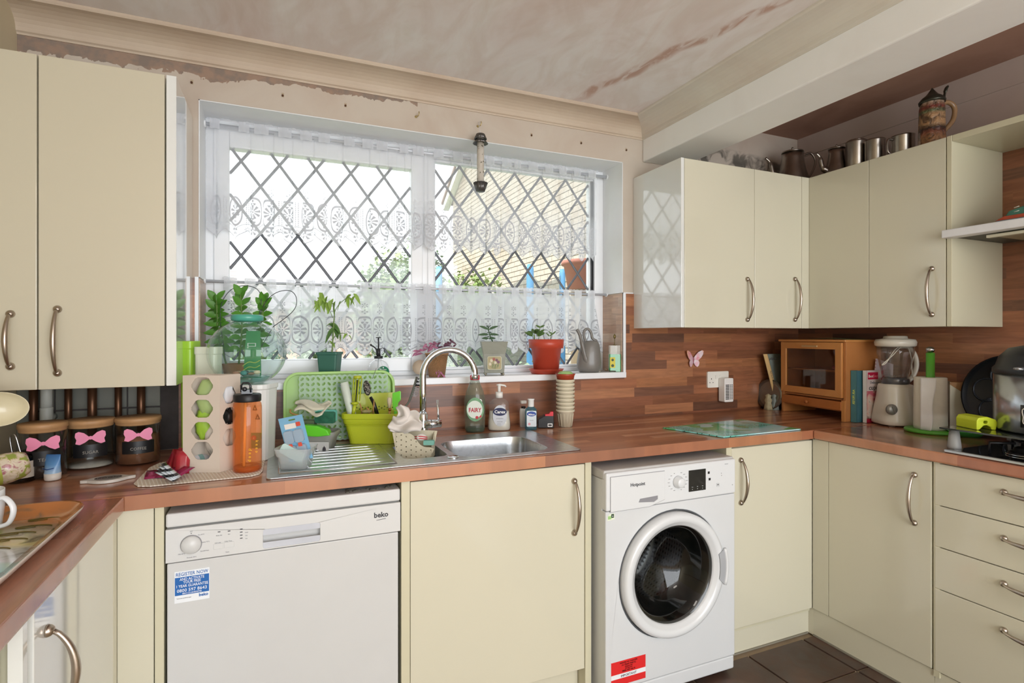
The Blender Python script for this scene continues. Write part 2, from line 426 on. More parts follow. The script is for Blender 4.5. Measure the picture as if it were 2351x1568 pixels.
# tiles behind the canisters
til=mat('#77786f',.35,var=.08,scale=8,coat=.2); b=B(); b.box(XL,D-.003,ZT,-.335,D-.0001,1.4); struct(b,'wall_tile_bed',mat('#544d4c',.8,var=.2,scale=20))
wt=thing('wall_tiling','old grey square wall tiles behind the pipes under the left wall cabinet','tiles',(-.56,D,.91)); wt['kind']='structure'
for r in range(3):
    for c in range(4):
        x0=XL+c*.103; z0=ZT+.005+r*.153
        b=B(); b.box(x0+.0015,D-.010,z0+.0015,min(x0+.101,-.392),D-.003,z0+.150); part(b,'tile',til,wt,bevel=.0015,seg=1)
# rusty nail holes and cup hooks above the window
RUST=mat('#5b3a24',.8,var=.2)
NX=[(-.2947,2.2558),(.0151,2.261),(.2513,2.2608),(1.0898,2.2605),(1.3572,2.2608),(1.62,2.262)]
for i,(x,z) in enumerate(NX):
    b=B(); b.cyl((x,D+.002,z),.0042,-.007,8,axis='y'); b.box(x-.004,D-.0012,z-.005,x+.005,D,z+.011,1)
    solo(b,'wall_plug',('leftmost rusty screw plug in the plaster, beside the left wall cabinet','second rusty screw plug from the left above the window','rusty screw plug just left of the two brass hooks','rusty screw plug just right of the hanging feeder','rusty screw plug above the right-hand pane','rightmost screw plug, by the window corner under the beam')[i],'plug',[RUST,mat('#b5a38a',.8)],(x,D,z),'screw plugs above the window')
for i,(x,z) in enumerate(((.5427,2.2622),(.8239,2.2634))):
    b=B(); b.tube(spline([(x,D,z),(x,D-.012,z-.001),(x+.004,D-.022,z-.004),(x+.008,D-.026,z+.006),(x+.007,D-.024,z+.014)],4),.0022,8); b.cyl((x,D-.001,z),.006,.002,10,axis='y')
    solo(b,'cup_hook',['brass cup hook in the plaster, left of the hanging feeder','brass cup hook right above the hanging feeder'][i],'hook',mat('#bfae80',.3,.8),(x,D,z))
# ---------------------------------------------------------------- window
win=thing('window_1',None,None,(.664,YG,wz0)); win['kind']='structure'
lx0,lx1,lz0,lz1=-.183,.5605,1.222,2.087; rx0,rx1,rz0,rz1=.680,1.522,1.173,2.143
def framebox(b,x0,x1,z0,z1,X0,X1,Z0,Z1,y0,y1):
    b.box(X0,y0,Z0,x0,y1,Z1); b.box(x1,y0,Z0,X1,y1,Z1); b.box(x0,y0,Z0,x1,y1,z0); b.box(x0,y0,z1,x1,y1,Z1)
b=B(); framebox(b,-.232,.607,1.166,2.150,wx0,.64,wz0,wz1,YG,YG+.07); framebox(b,.672,1.545,1.160,2.155,.64,wx1,wz0,wz1,YG,YG+.07)
part(b,'window_frame',UPVC,win,bevel=.004)
b=B(); framebox(b,lx0,lx1,lz0,lz1,-.240,.615,1.160,2.156,YG-.012,YG+.045); part(b,'window_sash',UPVC,win,bevel=.005,seg=3)
b=B(); framebox(b,rx0,rx1,rz0,rz1,.672,1.545,1.160,2.155,YG+.012,YG+.05); part(b,'glazing_bead',UPVC,win,bevel=.004)
b=B(); b.box(rx1+.004,YG+.0,rz0,rx1+.007,YG+.014,rz1); b.box(rx1+.013,YG+.0,rz0,rx1+.016,YG+.014,rz1); part(b,'seal',BLACK,win)
GLASS=clear('#f4fbfb',.25,.01)
LEAD=mat('#6f7278',.5,.3,.05)
for x0,x1,z0,z1,y,ph in ((lx0,lx1,lz0,lz1,YG+.012,-.1415),(rx0,rx1,rz0,rz1,YG+.030,1.0217)):
    b=B(); b.box(x0-.004,y,z0-.004,x1+.004,y+.004,z1+.004); part(b,'pane',GLASS,win)
    dx,dz=.1455,.195; zc=1.6515
    for sg in (1,-1):
        for k in range(-14,15):
            # line through (ph+k*dx, zc) with slope sg*dz/dx
            pts=[]
            for xx in (x0,x1):
                z=zc+sg*dz/dx*(xx-ph-k*dx)
                if z0<=z<=z1: pts.append((xx,z))
            for zz in (z0,z1):
                x=ph+k*dx+sg*(zz-zc)*dx/dz
                if x0<x<x1: pts.append((x,zz))
            if len(pts)==2 and (Vector(pts[0])-Vector(pts[1])).length>.02:
                b=B(); (a,c),(e,f)=pts; b.tube([(a,y-.002,c),(e,y-.002,f)],.0028,6,flat=2.3,caps=False)
                part(b,'lead_strip',LEAD,win)
# ---------------------------------------------------------------- floor tiles
b=B(); b.box(XL-.1,-3.1,-.1,XR+.1,D,-.008); fl=struct(b,'floor',mat('#b5a187',.9,var=.1))
n=NT('slate_tile'); a=n.noise(3.5,6,rough=.6,dist=1); bb=n.noise(14,5,dist=1)
n.set(Base_Color=n.mix(n.ramp(bb,[(.4,(0,0,0,1)),(.7,(.6,.6,.6,1))]),n.ramp(a,[(.3,'#3d2c25'),(.55,'#553d32'),(.75,'#6b4e3e')]),C('#4a4340')),Roughness=.38); n.bump(bb,.3,.003); TILE=n.m
tx,ty=.3175,.2475
for i in range(-6,3):
    for j in range(-8,2):
        x0=2.103-(i+1)*tx*1.0; y0=1.452+j*ty*1.0
        x1=x0+tx-.006; y1=y0+ty-.006
        if y1>1.75 or x0<XL-.1: continue
        if x0>2.2: continue
        b=B(); b.box(x0+.003,y0+.003,-.008,x1,y1,-.0005); part(b,'tile',TILE,fl,bevel=.001,seg=1)
# ================================================================ BEHIND THE GLASS: THE GARDEN
GZ=-.25
n=NT('lawn'); n.set(Base_Color=n.ramp(n.noise(3,6),[(.3,'#5d7044'),(.7,'#8c9a68')]),Roughness=.9)
b=B(); b.box(-40,D+.3,GZ-.1,40,60,GZ); struct(b,'garden_ground',n.m)
def brickmat():
    n=NT('buff_brick'); oi=n.new('ShaderNodeObjectInfo'); a=n.ramp(n.math('FRACT',n.math('ADD',oi.outputs['Random'],n.math('MULTIPLY',n.noise(2.3,2),.9))),[(0,'#ab9f8f'),(.3,'#b3a99b'),(.5,'#a09282'),(.7,'#b8b0a4'),(.93,'#967f70')])
    n.set(Base_Color=n.mix(1.0,a,n.ramp(n.noise(25,3),[(.3,(.85,.85,.85,1)),(.7,(1,1,1,1))]),'MULTIPLY'),Roughness=.9); return n.m
BRICK=brickmat()
hx=3.3; hy0,hy1=4.6,P(1040,600,'x',hx).y
house=thing('brick_house','buff brick neighbouring house wall with gable, right of the garden','house',(hx,(hy0+hy1)/2,GZ))
b=B(); b.prism([(hy0,GZ),(hy1,GZ),(hy1,4.1),(8.2,5.6),(hy0,5.6)],(hx+.012,0,0),(0,1,0),(0,0,1),(.25,0,0)); b.box(hx+.26,hy1-.26,GZ,9,hy1,4.1); part(b,'wall',mat('#958975',.95,var=.08),house)
b=B(); b.prism([(hy1+.3,3.95),(hy1+.3,4.15),(8.2,5.75),(8.2,5.55)],(hx-.12,0,0),(0,1,0),(0,0,1),(.12,0,0)); part(b,'bargeboard',mat('#f2f0ea',.6),house)
b=B(); b.add([(hx-.15,hy1+.35,4.1),(9,hy1+.35,4.1),(9,8.2,5.75),(hx-.15,8.2,5.75)],[(0,1,2,3)]); part(b,'roof',mat('#8a7468',.9),house,solid=.06)
bm_=B(); bm_.box(0,0,0,.014,.215,.065); brick_me=mesh(bm_,'brick',BRICK)
cnt=0; rest=B()
for r in range(0,80):
    z=GZ+r*.075
    y=hy0+(.1125 if r%2 else 0)
    while y<hy1-.02:
        L=min(.215,hy1-y)
        if z<4.1 or (y<hy1-(z-4.1)*1.2):
            vis=(1.60<z<2.02 and 6.0<y)
            if vis and L>.2 and cnt<290:
                o=bpy.data.objects.new('brick',brick_me); COL.objects.link(o); o.parent=house; o.location=Vector((hx-.002+rnd.uniform(-.002,.002),y,z))-WL[house.name]; cnt+=1
            else: rest.box(hx-.001,y,z,hx+.013,y+L,z+.065)
        y+=.225
part(rest,'bricks',BRICK,house,kind='stuff')
def leaves(b,c,r,n,size,m=0,seed=1,shell=.75,hang=0):
    q=random.Random(seed)
    for _ in range(n):
        t=q.uniform(-1,1); a=q.uniform(0,2*PI); rr=(q.uniform(shell,1))*(1+.18*sin(5*a+3*t)+.1*q.uniform(-1,1)); s=math.sqrt(1-t*t)
        p=Vector((c[0]+r[0]*rr*s*cos(a),c[1]+r[1]*rr*s*sin(a),c[2]+r[2]*rr*t))
        M=Matrix.Rotation(q.uniform(0,6.28),3,'Z')@Matrix.Rotation(q.uniform(-1.2,1.2)-hang,3,'X'); L=size*q.uniform(.6,1.3)
        b.add([p+M@Vector(v) for v in ((0,0,0),(L*.4,L*.45,0.1*L),(0,L,0),(-L*.4,L*.45,.1*L))],[(0,1,2,3)],m)
LEAFM=[mat('#7d9450',.6,var=.15,scale=4),mat('#879a6b',.7,var=.15,scale=4),mat('#8c9f82',.8,var=.12,scale=2)]
TRUNK=mat('#75604a',.9)
def shrub(name,label,c,r,n,size,mi,seed,cat='bush'):
    t=thing(name,label,cat,(c[0],c[1],GZ)); b=B(); leaves(b,c,r,n,size,0,seed); b.ell(c,(r[0]*.74,r[1]*.74,r[2]*.74),12,8,0)
    part(b,'foliage',LEAFM[mi],t,kind='stuff'); b=B(); b.tube([(c[0],c[1],GZ),(c[0]+.05,c[1],GZ+(c[2]-GZ)*.5),(c[0],c[1],c[2])],[.06,.05,.03],8); part(b,'trunk',TRUNK,t); return t
def pix(u,v,y): return P(u,v,'y',y)
p=pix(1095,655,7.2); shrub('round_bush','round light green bush in front of the brick house',(p.x,7.4,1.45),(.6,.5,.72),3600,.07,0,3)
p=pix(1022,615,11.5); shrub('garden_tree','blue-green conifer seen just right of the window mullion',(p.x-.15,13.0,2.0),(.55,.6,1.7),2600,.12,2,4,'tree')
p=pix(905,640,14); shrub('garden_tree','pale green tree beyond the gardens, left of the window mullion',(p.x+.15,15,1.9),(1.0,1.0,1.55),3200,.15,1,5,'tree')
p=pix(770,655,24); shrub('garden_tree','small far tree between the two distant roofs',(p.x-1.2,20,1.4),(.7,.7,1.2),900,.2,2,6,'tree')
p=pix(565,640,15); shrub('garden_bush','pale bush in front of the leftmost distant roof',(p.x,15,1.2),(.9,.7,.95),1500,.14,1,7)
def roofmat(h1,h2,nm):
    n=NT(nm); s=n.sep(n.pos()); row=n.math('FRACT',n.math('MULTIPLY',s[2],5.2)); 
    n.set(Base_Color=n.mix(n.ramp(row,[(0,(1,1,1,1)),(.22,(0,0,0,1))]),n.ramp(n.noise(3,4),[(.3,h1),(.7,h2)]),C('#6e6a6c')),Roughness=.85); return n.m
def farhouse(label,u0,u1,v0,v1,y,hm,off=0):
    a=pix(u0,v1,y); c=pix(u1,v0,y+2.5); a2=pix(u1,v1,y); zt=pix((u0+u1)/2,v0,y+2.5).z; ze=max(a.z-1.2,1.2)
    t=thing('distant_house',label,'house',((a.x+a2.x)/2,y+2,GZ))
    b=B(); b.box(a.x+.3,y+.4,GZ,a2.x-.3,y+5,ze+.2); part(b,'wall',mat('#b08d78',.9),t)
    b=B(); b.add([(a.x,y,ze),(a2.x,y,ze),(a2.x-off,y+2.5,zt),(a.x+off*.2,y+2.5,zt),(a.x,y+5,ze),(a2.x,y+5,ze)],[(0,1,2,3),(3,2,5,4),(0,3,4),(1,5,2)]); part(b,'roof',hm,t)
    b=B(); b.cbox(((a.x+a2.x)/2+.8,y+2.5,zt+.1),(.5,.4,.7)); 
    return t
R1=roofmat('#8f8b92','#a29a9e','grey_tiles'); R2=roofmat('#a59c98','#b5aaa4','brown_tiles')
farhouse('grey tiled roof of the distant house left of centre',688,815,600,640,22,R1,.4)
farhouse('brown tiled roof of the distant house at the left window edge',495,615,606,642,24,R2)
farhouse('low grey roof of the farther house between the other two',612,872,636,660,34,R1)
# fence at the end of the garden
fe=thing('garden_fence','pale wooden board fence across the end of the garden','fence',(0,10.2,GZ)); FW=mat('#a79f93',.9,var=.12,scale=6)
for i in range(52):
    x=-5.2+i*.15; b=B(); b.box(x,10.2,GZ,x+.142,10.22,.85+.015*sin(i*2.1)); part(b,'board',FW,fe)
b=B(); b.box(-5.2,10.22,.5,2.6,10.27,.58); b.box(-5.2,10.22,-.05,2.6,10.27,.03); part(b,'rail',FW,fe)
# trampoline
BLUE=mat('#4f86ae',.6,var=.08,scale=9,bump=.4)
tr=thing('trampoline','trampoline with blue padded poles and grey safety net behind the right pane','trampoline',(1.35,5.2,GZ))
tp=[pix(1008,612,5.4),pix(1217,607,4.6),pix(1291,618,5.4)]; tp=[(q.x,q.y,q.z) for q in tp]
for i,(x,y,z) in enumerate(tp):
    b=B(); b.tube([(x,y,GZ),(x,y,z-.05),(x,y,z)],[.034,.034,.026],12); part(b,'padded_pole',BLUE,tr)
b=B()
for (x0,y0,z0),(x1,y1,z1),sag in ((tp[0],tp[1],.24),(tp[1],tp[2],.1)):
    b.grid(lambda s,t,x0=x0,y0=y0,z0=z0,x1=x1,y1=y1,z1=z1,sag=sag:(x0+(x1-x0)*s,y0+(y1-y0)*s+.1*sin(PI*s),(z0+(z1-z0)*s-.05-sag*sin(PI*s)**.8)*(1-t)+.5*t),16,2)
part(b,'safety_net',clear('#7d8580',.3,.5,.45,.1),tr)
b=B(); c=((tp[0][0]+tp[2][0])/2,5.0,.48); b.lathe([(.0,.0),(.85,0)],c,40); b.lathe([(.85,-.03),(.95,-.03),(.95,.03),(.85,.03)],c,40,1); part(b,'jumping_mat',[BLACK,BLUE],tr)
b=B()
for k in range(4): a=PI/4+k*PI/2; b.tube([(c[0]+.9*cos(a),c[1]+.9*sin(a),GZ),(c[0]+.9*cos(a),c[1]+.9*sin(a),.45)],.02,8)
part(b,'leg',STEEL,tr)
# terracotta pot near the glass
px=pix(1340,630,3.05); tb=pix(1340,665,3.05).z; ttz=pix(1340,600,3.05).z; kk=k_at(px)
pt=thing('hanging_planter','faded terracotta planter outside the glass, seen through the right pane','planter',(px.x,3.05,GZ))
b=B(); b.lathe([(.001,tb),(36*kk,tb),(46*kk,ttz-9*kk),(51*kk,ttz-9*kk),(52*kk,ttz),(48*kk,ttz),(44*kk,ttz-20*kk),(.001,ttz-22*kk)],(px.x,3.05,0),32); part(b,'pot',mat('#c27f6f',.7,var=.06),pt)
b=B(); b.tube(spline([(px.x-.01,3.05-44*kk,tb+.05),(px.x-.03,3.05-46*kk,tb+.07),(px.x-.02,3.05-45*kk,tb+.09),(px.x+.01,3.05-46*kk,tb+.07),(px.x+.02,3.05-45*kk,tb+.10)],4),.0025,5); part(b,'moulded_scroll',mat('#d39b8c',.7),pt)
b=B(); b.box(px.x-.06,2.99,GZ,px.x+.06,3.11,tb); part(b,'stand',mat('#a08a70',.9),pt)
# low plants right outside, seen under the lace
for i,(u,yy,mi) in enumerate(((690,3.6,1),(820,3.9,0),(1020,3.5,1),(1190,3.8,2),(1250,3.4,0),(880,4.3,2))):
    q=pix(u,815,yy); t=thing('garden_plant',None,'plant',(q.x,yy,GZ),'bushy plants just outside the window, seen under the lace'); t['label']=('garden plant right of the glass globe under the lace','garden plant right of the tomato seedling pot under the lace','garden plant behind the wicker basket under the lace','garden plant between tin planter and red pot under the lace','garden plant behind the red pot under the lace','garden plant behind the plant mister under the lace')[i]
    b=B(); leaves(b,(q.x,yy,.62),(.2,.18,.5),420,.07,0,20+i,.3); b.tube([(q.x,yy,GZ),(q.x+.02,yy,.6)],.012,5); part(b,'foliage',LEAFM[mi],t,kind='stuff')
# ================================================================ HELPERS FOR FITTED FURNITURE
def handle(par,c,L,out,along,mats=NICKEL,bow=.03,label=None):
    "bow handle: two round roses and a swelling bowed grip"
    c,out,along=Vector(c),Vector(out).normalized(),Vector(along).normalized(); b=B()
    for sgn in (-1,1):
        e=c+along*(sgn*L/2); s=len(b.v); b.lathe([(.0105,0),(.0112,.003),(.0095,.008),(.006,.012),(.0001,.0135)],(0,0,0),14)
        q=Vector((0,0,1)).rotation_difference(out).to_matrix().to_4x4(); b.xf(Matrix.Translation(e)@q,s)
    pts=[];rs=[]
    for i in range(21):
        t=i/20*2-1; pts.append(c+along*(t*L/2*(1.0))+out*(.008+bow*(1-t*t)**.75)); rs.append(.0042+.0034*(1-abs(t))**.8)
    b.tube(pts,rs,10); return part(b,'handle',mats,par,label)
def door(par,x0,x1,y,z0,z1,m=CREAM,face='y',name='door'):
    "front panel facing -y (face y) or facing -x / +x"
    b=B()
    if face=='y': b.box(x0,y,z0,x1,y+.018,z1)
    elif face=='-x': b.box(y,x0,z0,y+.018,x1,z1)
    else: b.box(y-.018,x0,z0,y,x1,z1)
    return part(b,name,m,par,bevel=.0018)
U=lambda u,y: P(u,0,'y',y).x
V_=lambda u,x: P(u,0,'x',x).y
# ================================================================ WALL CABINETS
zb,zt=1.3594,2.1225; yc=1.9578; xc=2.474
# left of the window
zl0,zl1=1.1676,2.1265; ylc=1.9686
t=thing('wall_cabinet','tall cream gloss wall cabinet left of the window, above the canisters','cabinet',(-.55,ylc+.17,zl0))
b=B(); b.box(XL+.002,ylc+.022,zl0+.002,-.322,D-.0015,zl1-.002); part(b,'body',CREAMB,t,bevel=.001)
xm=-.6331; d1=door(t,XL+.003,xm-.0018,ylc,zl0,zl1,CREAML); d2=door(t,xm+.0018,-.3225,ylc,zl0,zl1,CREAML)
a=P(26,783,'y',ylc); handle(d1,(-.6928,ylc,P(0,0,'z',0).z*0+(P(28,707,'y',ylc).z+P(33,855,'y',ylc).z)/2),.152*.97,(0,-1,0),(0,0,1))
a=P(131,710,'y',ylc); c2=P(134,856,'y',ylc); handle(d2,((a.x+c2.x)/2,ylc,(a.z+c2.z)/2),a.z-c2.z,(0,-1,0),(0,0,1))
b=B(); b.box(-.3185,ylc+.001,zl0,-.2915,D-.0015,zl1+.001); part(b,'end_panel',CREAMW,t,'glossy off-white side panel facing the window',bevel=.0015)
# right of the window
xs=1.6617; t=thing('wall_cabinet','cream gloss wall cabinet with two doors right of the window','cabinet',(2.05,yc+.18,zb))
b=B(); b.box(xs+.018,yc+.022,zb+.002,XR-.012,D-.0015,zt-.002); part(b,'body',CREAMB,t,bevel=.001)
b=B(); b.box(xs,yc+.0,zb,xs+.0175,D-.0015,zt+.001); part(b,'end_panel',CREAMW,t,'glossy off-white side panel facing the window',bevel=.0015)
x1=U(1732.5,yc); x2=U(1841,yc); d1=door(t,xs+.0195,x1-.001,yc,zb,zt); d2=door(t,x1+.001,x2-.001,yc,zb,zt); 
b=B(); b.box(x2+.001,yc,zb,xc-.001,yc+.018,zt); part(b,'corner_post',CREAM,t,bevel=.001)
for d,u in ((d1,1715),(d2,1824)):
    a=P(u,641,'y',yc); c2=P(u,734,'y',yc); handle(d,(a.x,yc,(a.z+c2.z)/2),(a.z-c2.z),(0,-1,0),(0,0,1))
# on the side wall
ye=1.3176; t=thing('wall_cabinet','cream gloss wall cabinet on the right wall beside the cooker hood','cabinet',(2.66,1.62,zb))
b=B(); b.box(xc+.022,ye+.019,zb+.002,XR-.009,yc-.003,zt-.002); part(b,'body',CREAMB,t,bevel=.001)
y1=V_(1994.6,xc); y2=V_(2172,xc); door(t,y1+.001,yc-.002,xc,zb,zt,face='-x'); d2=door(t,y2+.001,y1-.001,xc,zb,zt,face='-x')
b=B(); b.box(xc,yc-.002,zb,xc+.018,yc+.018,zt); part(b,'corner_post',CREAM,t,bevel=.001)
a=P(2140,617,'x',xc); c2=P(2140,722,'x',xc); handle(d2,(xc,a.y,(a.z+c2.z)/2),a.z-c2.z,(-1,0,0),(0,0,1))
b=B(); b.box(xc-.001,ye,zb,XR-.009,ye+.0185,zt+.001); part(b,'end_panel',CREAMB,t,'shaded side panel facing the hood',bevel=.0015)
# open bridging unit over the hood
t=thing('open_shelf_unit','open cream shelf unit above the cooker hood on the right wall','shelf',(2.66,.95,2.09))
b=B(); b.box(xc,.55,2.099,XR-.009,ye-.001,zt+.0005); part(b,'top_board',CREAMB,t,bevel=.001)
b=B(); b.box(xc+.0,.53,zb,XR-.009,.549,zt+.0005); part(b,'side_board',CREAMB,t,bevel=.001)
hz0,hz1=1.7095,1.741
t=thing('cooker_hood','built-in cooker hood with a slim white front edge on the right','hood',(2.63,.93,hz0))
b=B(); b.box(xc+.005,.55,hz0+.004,XR-.009,ye-.002,hz1-.002); part(b,'casing',mat('#59584f',.5,.3),t,bevel=.002)
b=B(); b.box(xc-.05,.56,hz0,xc+.006,ye+.012,hz1); part(b,'front_rail',mat('#e6e6e8',.3,coat=.3),t,bevel=.004,seg=3)
b=B(); b.box(xc+.03,.6,hz0-.012,xc+.3,ye-.13,hz0+.003); part(b,'filter_panel',mat('#a8a48a',.35,.3),t,bevel=.003)
b=B(); b.box(xc+.01,.62,hz0-.014,xc+.03,ye-.11,hz0-.004); part(b,'lamp_strip',mat('#d9d4bc',.4),t)
# ================================================================ BASE UNITS
yb=1.697; xb=2.165; xlb=-.383; DZ0,DZ1=.122,.868
def base_side(x,name_par,y0=yb+.02): pass
# left run
t=thing('base_cabinet','cream base cabinet with a bow handle at the left photo edge','cabinet',(-.6,1.42,0))
b=B(); b.box(XL+.003,1.15,.1,xlb-.02,1.69,.871); part(b,'body',CREAMB,t)
d=door(t,1.176,1.662,xlb,DZ0,DZ1,CREAMW,'+x'); a=P(98,1452,'x',xlb)
handle(d,(xlb,a.y+.015,a.z-.085),.16,(1,0,0),(0,0,1),bow=.036)
b=B(); b.box(XL+.01,1.15,0,xlb-.045,2.25,.1); part(b,'plinth',CREAM,t)
b=B(); b.box(XL+.003,-.6,.0,xlb-.03,1.13,.871); b.box(xlb-.0195,1.132,.0,xlb,1.149,.871,1); solo(b,'side_panel','pale end panel under the near end of the left worktop','panel',[mat('#c8c2a5',.5),CREAMW],(-.55,.6,0))
b=B(); b.box(xlb-.018,1.665,DZ0,xlb,yb+.018,DZ1); b.box(xlb+.0005,yb,DZ0,P(353,0,'y',yb).x,yb+.018,DZ1); solo(b,'corner_filler','narrow cream corner filler left of the dishwasher','panel',CREAM,(-.34,yb,DZ0),bevel=.001)
xp0,xp1=U(355.5,yb),U(377,yb)
b=B(); b.box(xp0,yb-.002,0,xp1,D-.02,.871); solo(b,'side_panel','cream upright panel left of the dishwasher','panel',CREAMB,((xp0+xp1)/2,2,0),bevel=.001)
xq0,xq1=U(921,yb),U(941,yb)
t=thing('sink_base_cabinet','cream gloss cabinet under the sink with one wide door','cabinet',((xq0+1.03)/2,1.98,0))
xd0,xd1=xq1+.002,U(1342,yb); xe=U(1357,yb)
b=B(); b.box(xq0,yb-.002,0,xq1,D-.02,.871); part(b,'side_panel',CREAMB,t,bevel=.001)
b=B(); b.box(xd1+.002,yb-.002,0,xe,D-.02,.871); part(b,'side_panel',CREAMB,t,bevel=.001)
b=B(); b.box(xq1+.001,yb+.02,.13,xd1+.001,2.29,.15); b.box(xq1+.001,2.27,.15,xd1+.001,2.29,.70); part(b,'body',CREAMB,t)
d=door(t,xd0,xd1,yb,.132,DZ1-.004); a=P(1318,1104,'y',yb); c2=P(1317,1223,'y',yb); handle(d,(a.x,yb,(a.z+c2.z)/2),a.z-c2.z,(0,-1,0),(0,0,1))
b=B(); b.box(xq1+.002,yb+.05,0,xd1,yb+.065,.125); part(b,'plinth',CREAM,t)
# corner unit right of the washing machine
xw1=U(1680,yb); t=thing('base_cabinet','cream base cabinet in the corner right of the washing machine','cabinet',((xw1+xb)/2,1.98,0))
b=B(); b.box(xw1-.03,yb-.001,0,xw1-.002,D-.02,.871); b.box(xw1,yb+.02,.1,XR-.02,2.29,.871); part(b,'body',CREAMB,t)
d=door(t,xw1,xb-.001,yb,DZ0,.862); a=P(1700,1056,'y',yb); c2=P(1699,1154,'y',yb); handle(d,(a.x,yb,(a.z+c2.z)/2),a.z-c2.z,(0,-1,0),(0,0,1))
b=B(); b.box(xw1-.03,yb+.026,0,xb+.022,yb+.04,.118); b.box(xb+.008,yb,0,xb+.022,yb+.026,.118); part(b,'plinth',CREAM,t); b=B(); b.box(xw1-.03,yb+.02,0,xb,yb+.027,.006); part(b,'seal_strip',mat('#8d887a',.5),t)
# right run
yk=V_(1902,xb); yg=V_(2139,xb); yg2=V_(2143,xb)
t=thing('base_cabinet','cream base cabinet with one door left of the drawer unit','cabinet',(2.45,1.4,0))
b=B(); b.box(xb+.02,yg2+.0,.1,XR-.02,yb-.004,.871); part(b,'body',CREAMB,t)
b=B(); b.box(xb,yk+.001,DZ0,xb+.018,yb-.001,DZ1); part(b,'corner_filler',CREAM,t,bevel=.001)
d=door(t,yg+.001,yk-.001,xb,DZ0,DZ1,CREAM,'-x'); a=P(2100,1090,'x',xb); c2=P(2099,1200,'x',xb); handle(d,(xb,a.y,(a.z+c2.z)/2),a.z-c2.z,(-1,0,0),(0,0,1))
b=B(); b.box(xb+.008,yg2,0,xb+.022,yb-.0005,.118); part(b,'plinth',CREAM,t); b=B(); b.box(xb+.002,yg2,0,xb+.008,yb-.0005,.006); part(b,'seal_strip',mat('#8d887a',.5),t)
t=thing('drawer_cabinet','cream base cabinet with four drawers at the right photo edge','cabinet',(2.45,.85,0))
b=B(); b.box(xb+.001,yg2-.019,.1,XR-.02,yg2,.871); b.box(xb+.02,.575,.1,XR-.02,yg2-.02,.871); part(b,'body',CREAMB,t)
b=B(); b.box(xb+.008,.58,0,xb+.022,yg2-.001,.118); part(b,'plinth',CREAM,t)
zs=[.868,.7322,.5871,.4404,.122]
ya,yz=yg2-.605,yg2-.004
zs=[.868]+[P(2145,v,'x',xb).z for v in (1158,1253,1349)]+[.122]
for i in range(4):
    b=B(); b.box(xb,ya,zs[i+1]+.0015,xb+.018,yz,zs[i]-.0015); d=part(b,'drawer',CREAM,t,bevel=.0018)
    a=P(2306,(1130,1236,1340,1447)[i],'x',xb); handle(d,(xb,a.y-.078,a.z-.0),.156,(-1,0,0),(0,1,0))
b=B(); b.box(xb+.01,-1.2,0,XR-.02,.57,.871); b.box(xb,-1.2,.12,xb+.01,.57,.868); solo(b,'base_cabinet','cream base cabinet nearest the photographer on the right','cabinet',CREAMB,(2.5,-.3,0))
# ================================================================ WORKTOP
wt_=thing('worktop','reddish wood-strip laminate worktop running round three sides','worktop',(.9,2.0,.872))
def topslab(out,holes,m,name='worktop_section'):
    b=B(); b.prism(out,(0,0,.872),(1,0,0),(0,1,0),(0,0,.038),holes=holes); return part(b,name,m,wt_,bevel=.0075,seg=4)
SX0,SX1,SY0,SY1=.132,1.128,0,0
yf=1.678
sA=P(611,1097,'z',.913); sB=P(1330,1033,'z',.913); sC=P(1228,989,'z',.913)
SX0,SX1=-.033,1.003; SY0,SY1=1.709,2.150
(lambda *a:0)('sink',SX0,SX1,SY0,SY1,sA,sB,sC)
bowl=[P(1003,1018,'z',.91),P(1285,1036,'z',.91)]
topslab([(-.363,yf),(2.145,yf),(2.145,yf+.001),(XR-.009,yf+.001),(XR-.009,D-.0085),(XL+.001,D-.0085),(XL+.001,yf+.001),(-.363,yf+.001)],[[(SX0+.02,SY0+.02),(SX1-.02,SY0+.02),(SX1-.02,SY1-.02),(SX0+.02,SY1-.02)]],WORK_X)
topslab([(XL+.001,-.6),(-.363,-.6),(-.363,yf+.0004),(XL+.001,yf+.0004)],[],WORK_Y)
HX0,HX1,HY1=2.195,2.76,P(2163,1040,'z',.91).y
topslab([(2.145,-1.2),(XR-.009,-1.2),(XR-.009,yf+.0004),(2.145,yf+.0004)],[[(HX0+.03,HY1-.5),(HX1-.03,HY1-.5),(HX1-.03,HY1-.03),(HX0+.03,HY1-.03)]],WORK_Y)
# ---------------------------------------------------------------- sink
n=NT('brushed_sink_steel'); a=n.noise(1,4,n.comb(n.math('MULTIPLY',n.sep(n.pos())[0],14),n.math('MULTIPLY',n.sep(n.pos())[1],300),0)); sp_=n.noise(60,4)
n.set(Base_Color=n.mix(n.ramp(sp_,[(.5,(0,0,0,1)),(.75,(.35,.35,.35,1))]),C('#cdd1d5'),C('#9a9b9e')),Metallic=1.0,Roughness=n.math('MULTIPLY_ADD',a,.2,.2)); SINKM=n.m
sk=thing('kitchen_sink','stainless steel inset sink with left-hand drainer and main bowl','sink',((SX0+SX1)/2,(SY0+SY1)/2,.91))
dvx0,dvx1=.555,.70
halfL=P(905,1050,'z',.91).x
mb=[(P(1000,1015,'z',.91).x,0),(P(1262,1033,'z',.91).x,0)]
MX0,MX1=.560,.906; MY0,MY1=1.748,2.038
HX_0,HX_1=.383,.536
(lambda *a:0)('bowl',MX0,MX1,MY0,MY1,halfL)
main=rrect(MX1-MX0,MY1-MY0,.06,(MX0+MX1)/2,(MY0+MY1)/2,6)
half=rrect(HX_1-HX_0,.235,.035,(HX_0+HX_1)/2,1.915,5)
b=B(); b.prism(rrect(SX1-SX0,SY1-SY0,.012,(SX0+SX1)/2,(SY0+SY1)/2,3),(0,0,.9105),(1,0,0),(0,1,0),(0,0,.0035),holes=[main,half]); part(b,'rim',SINKM,sk,bevel=.0015)
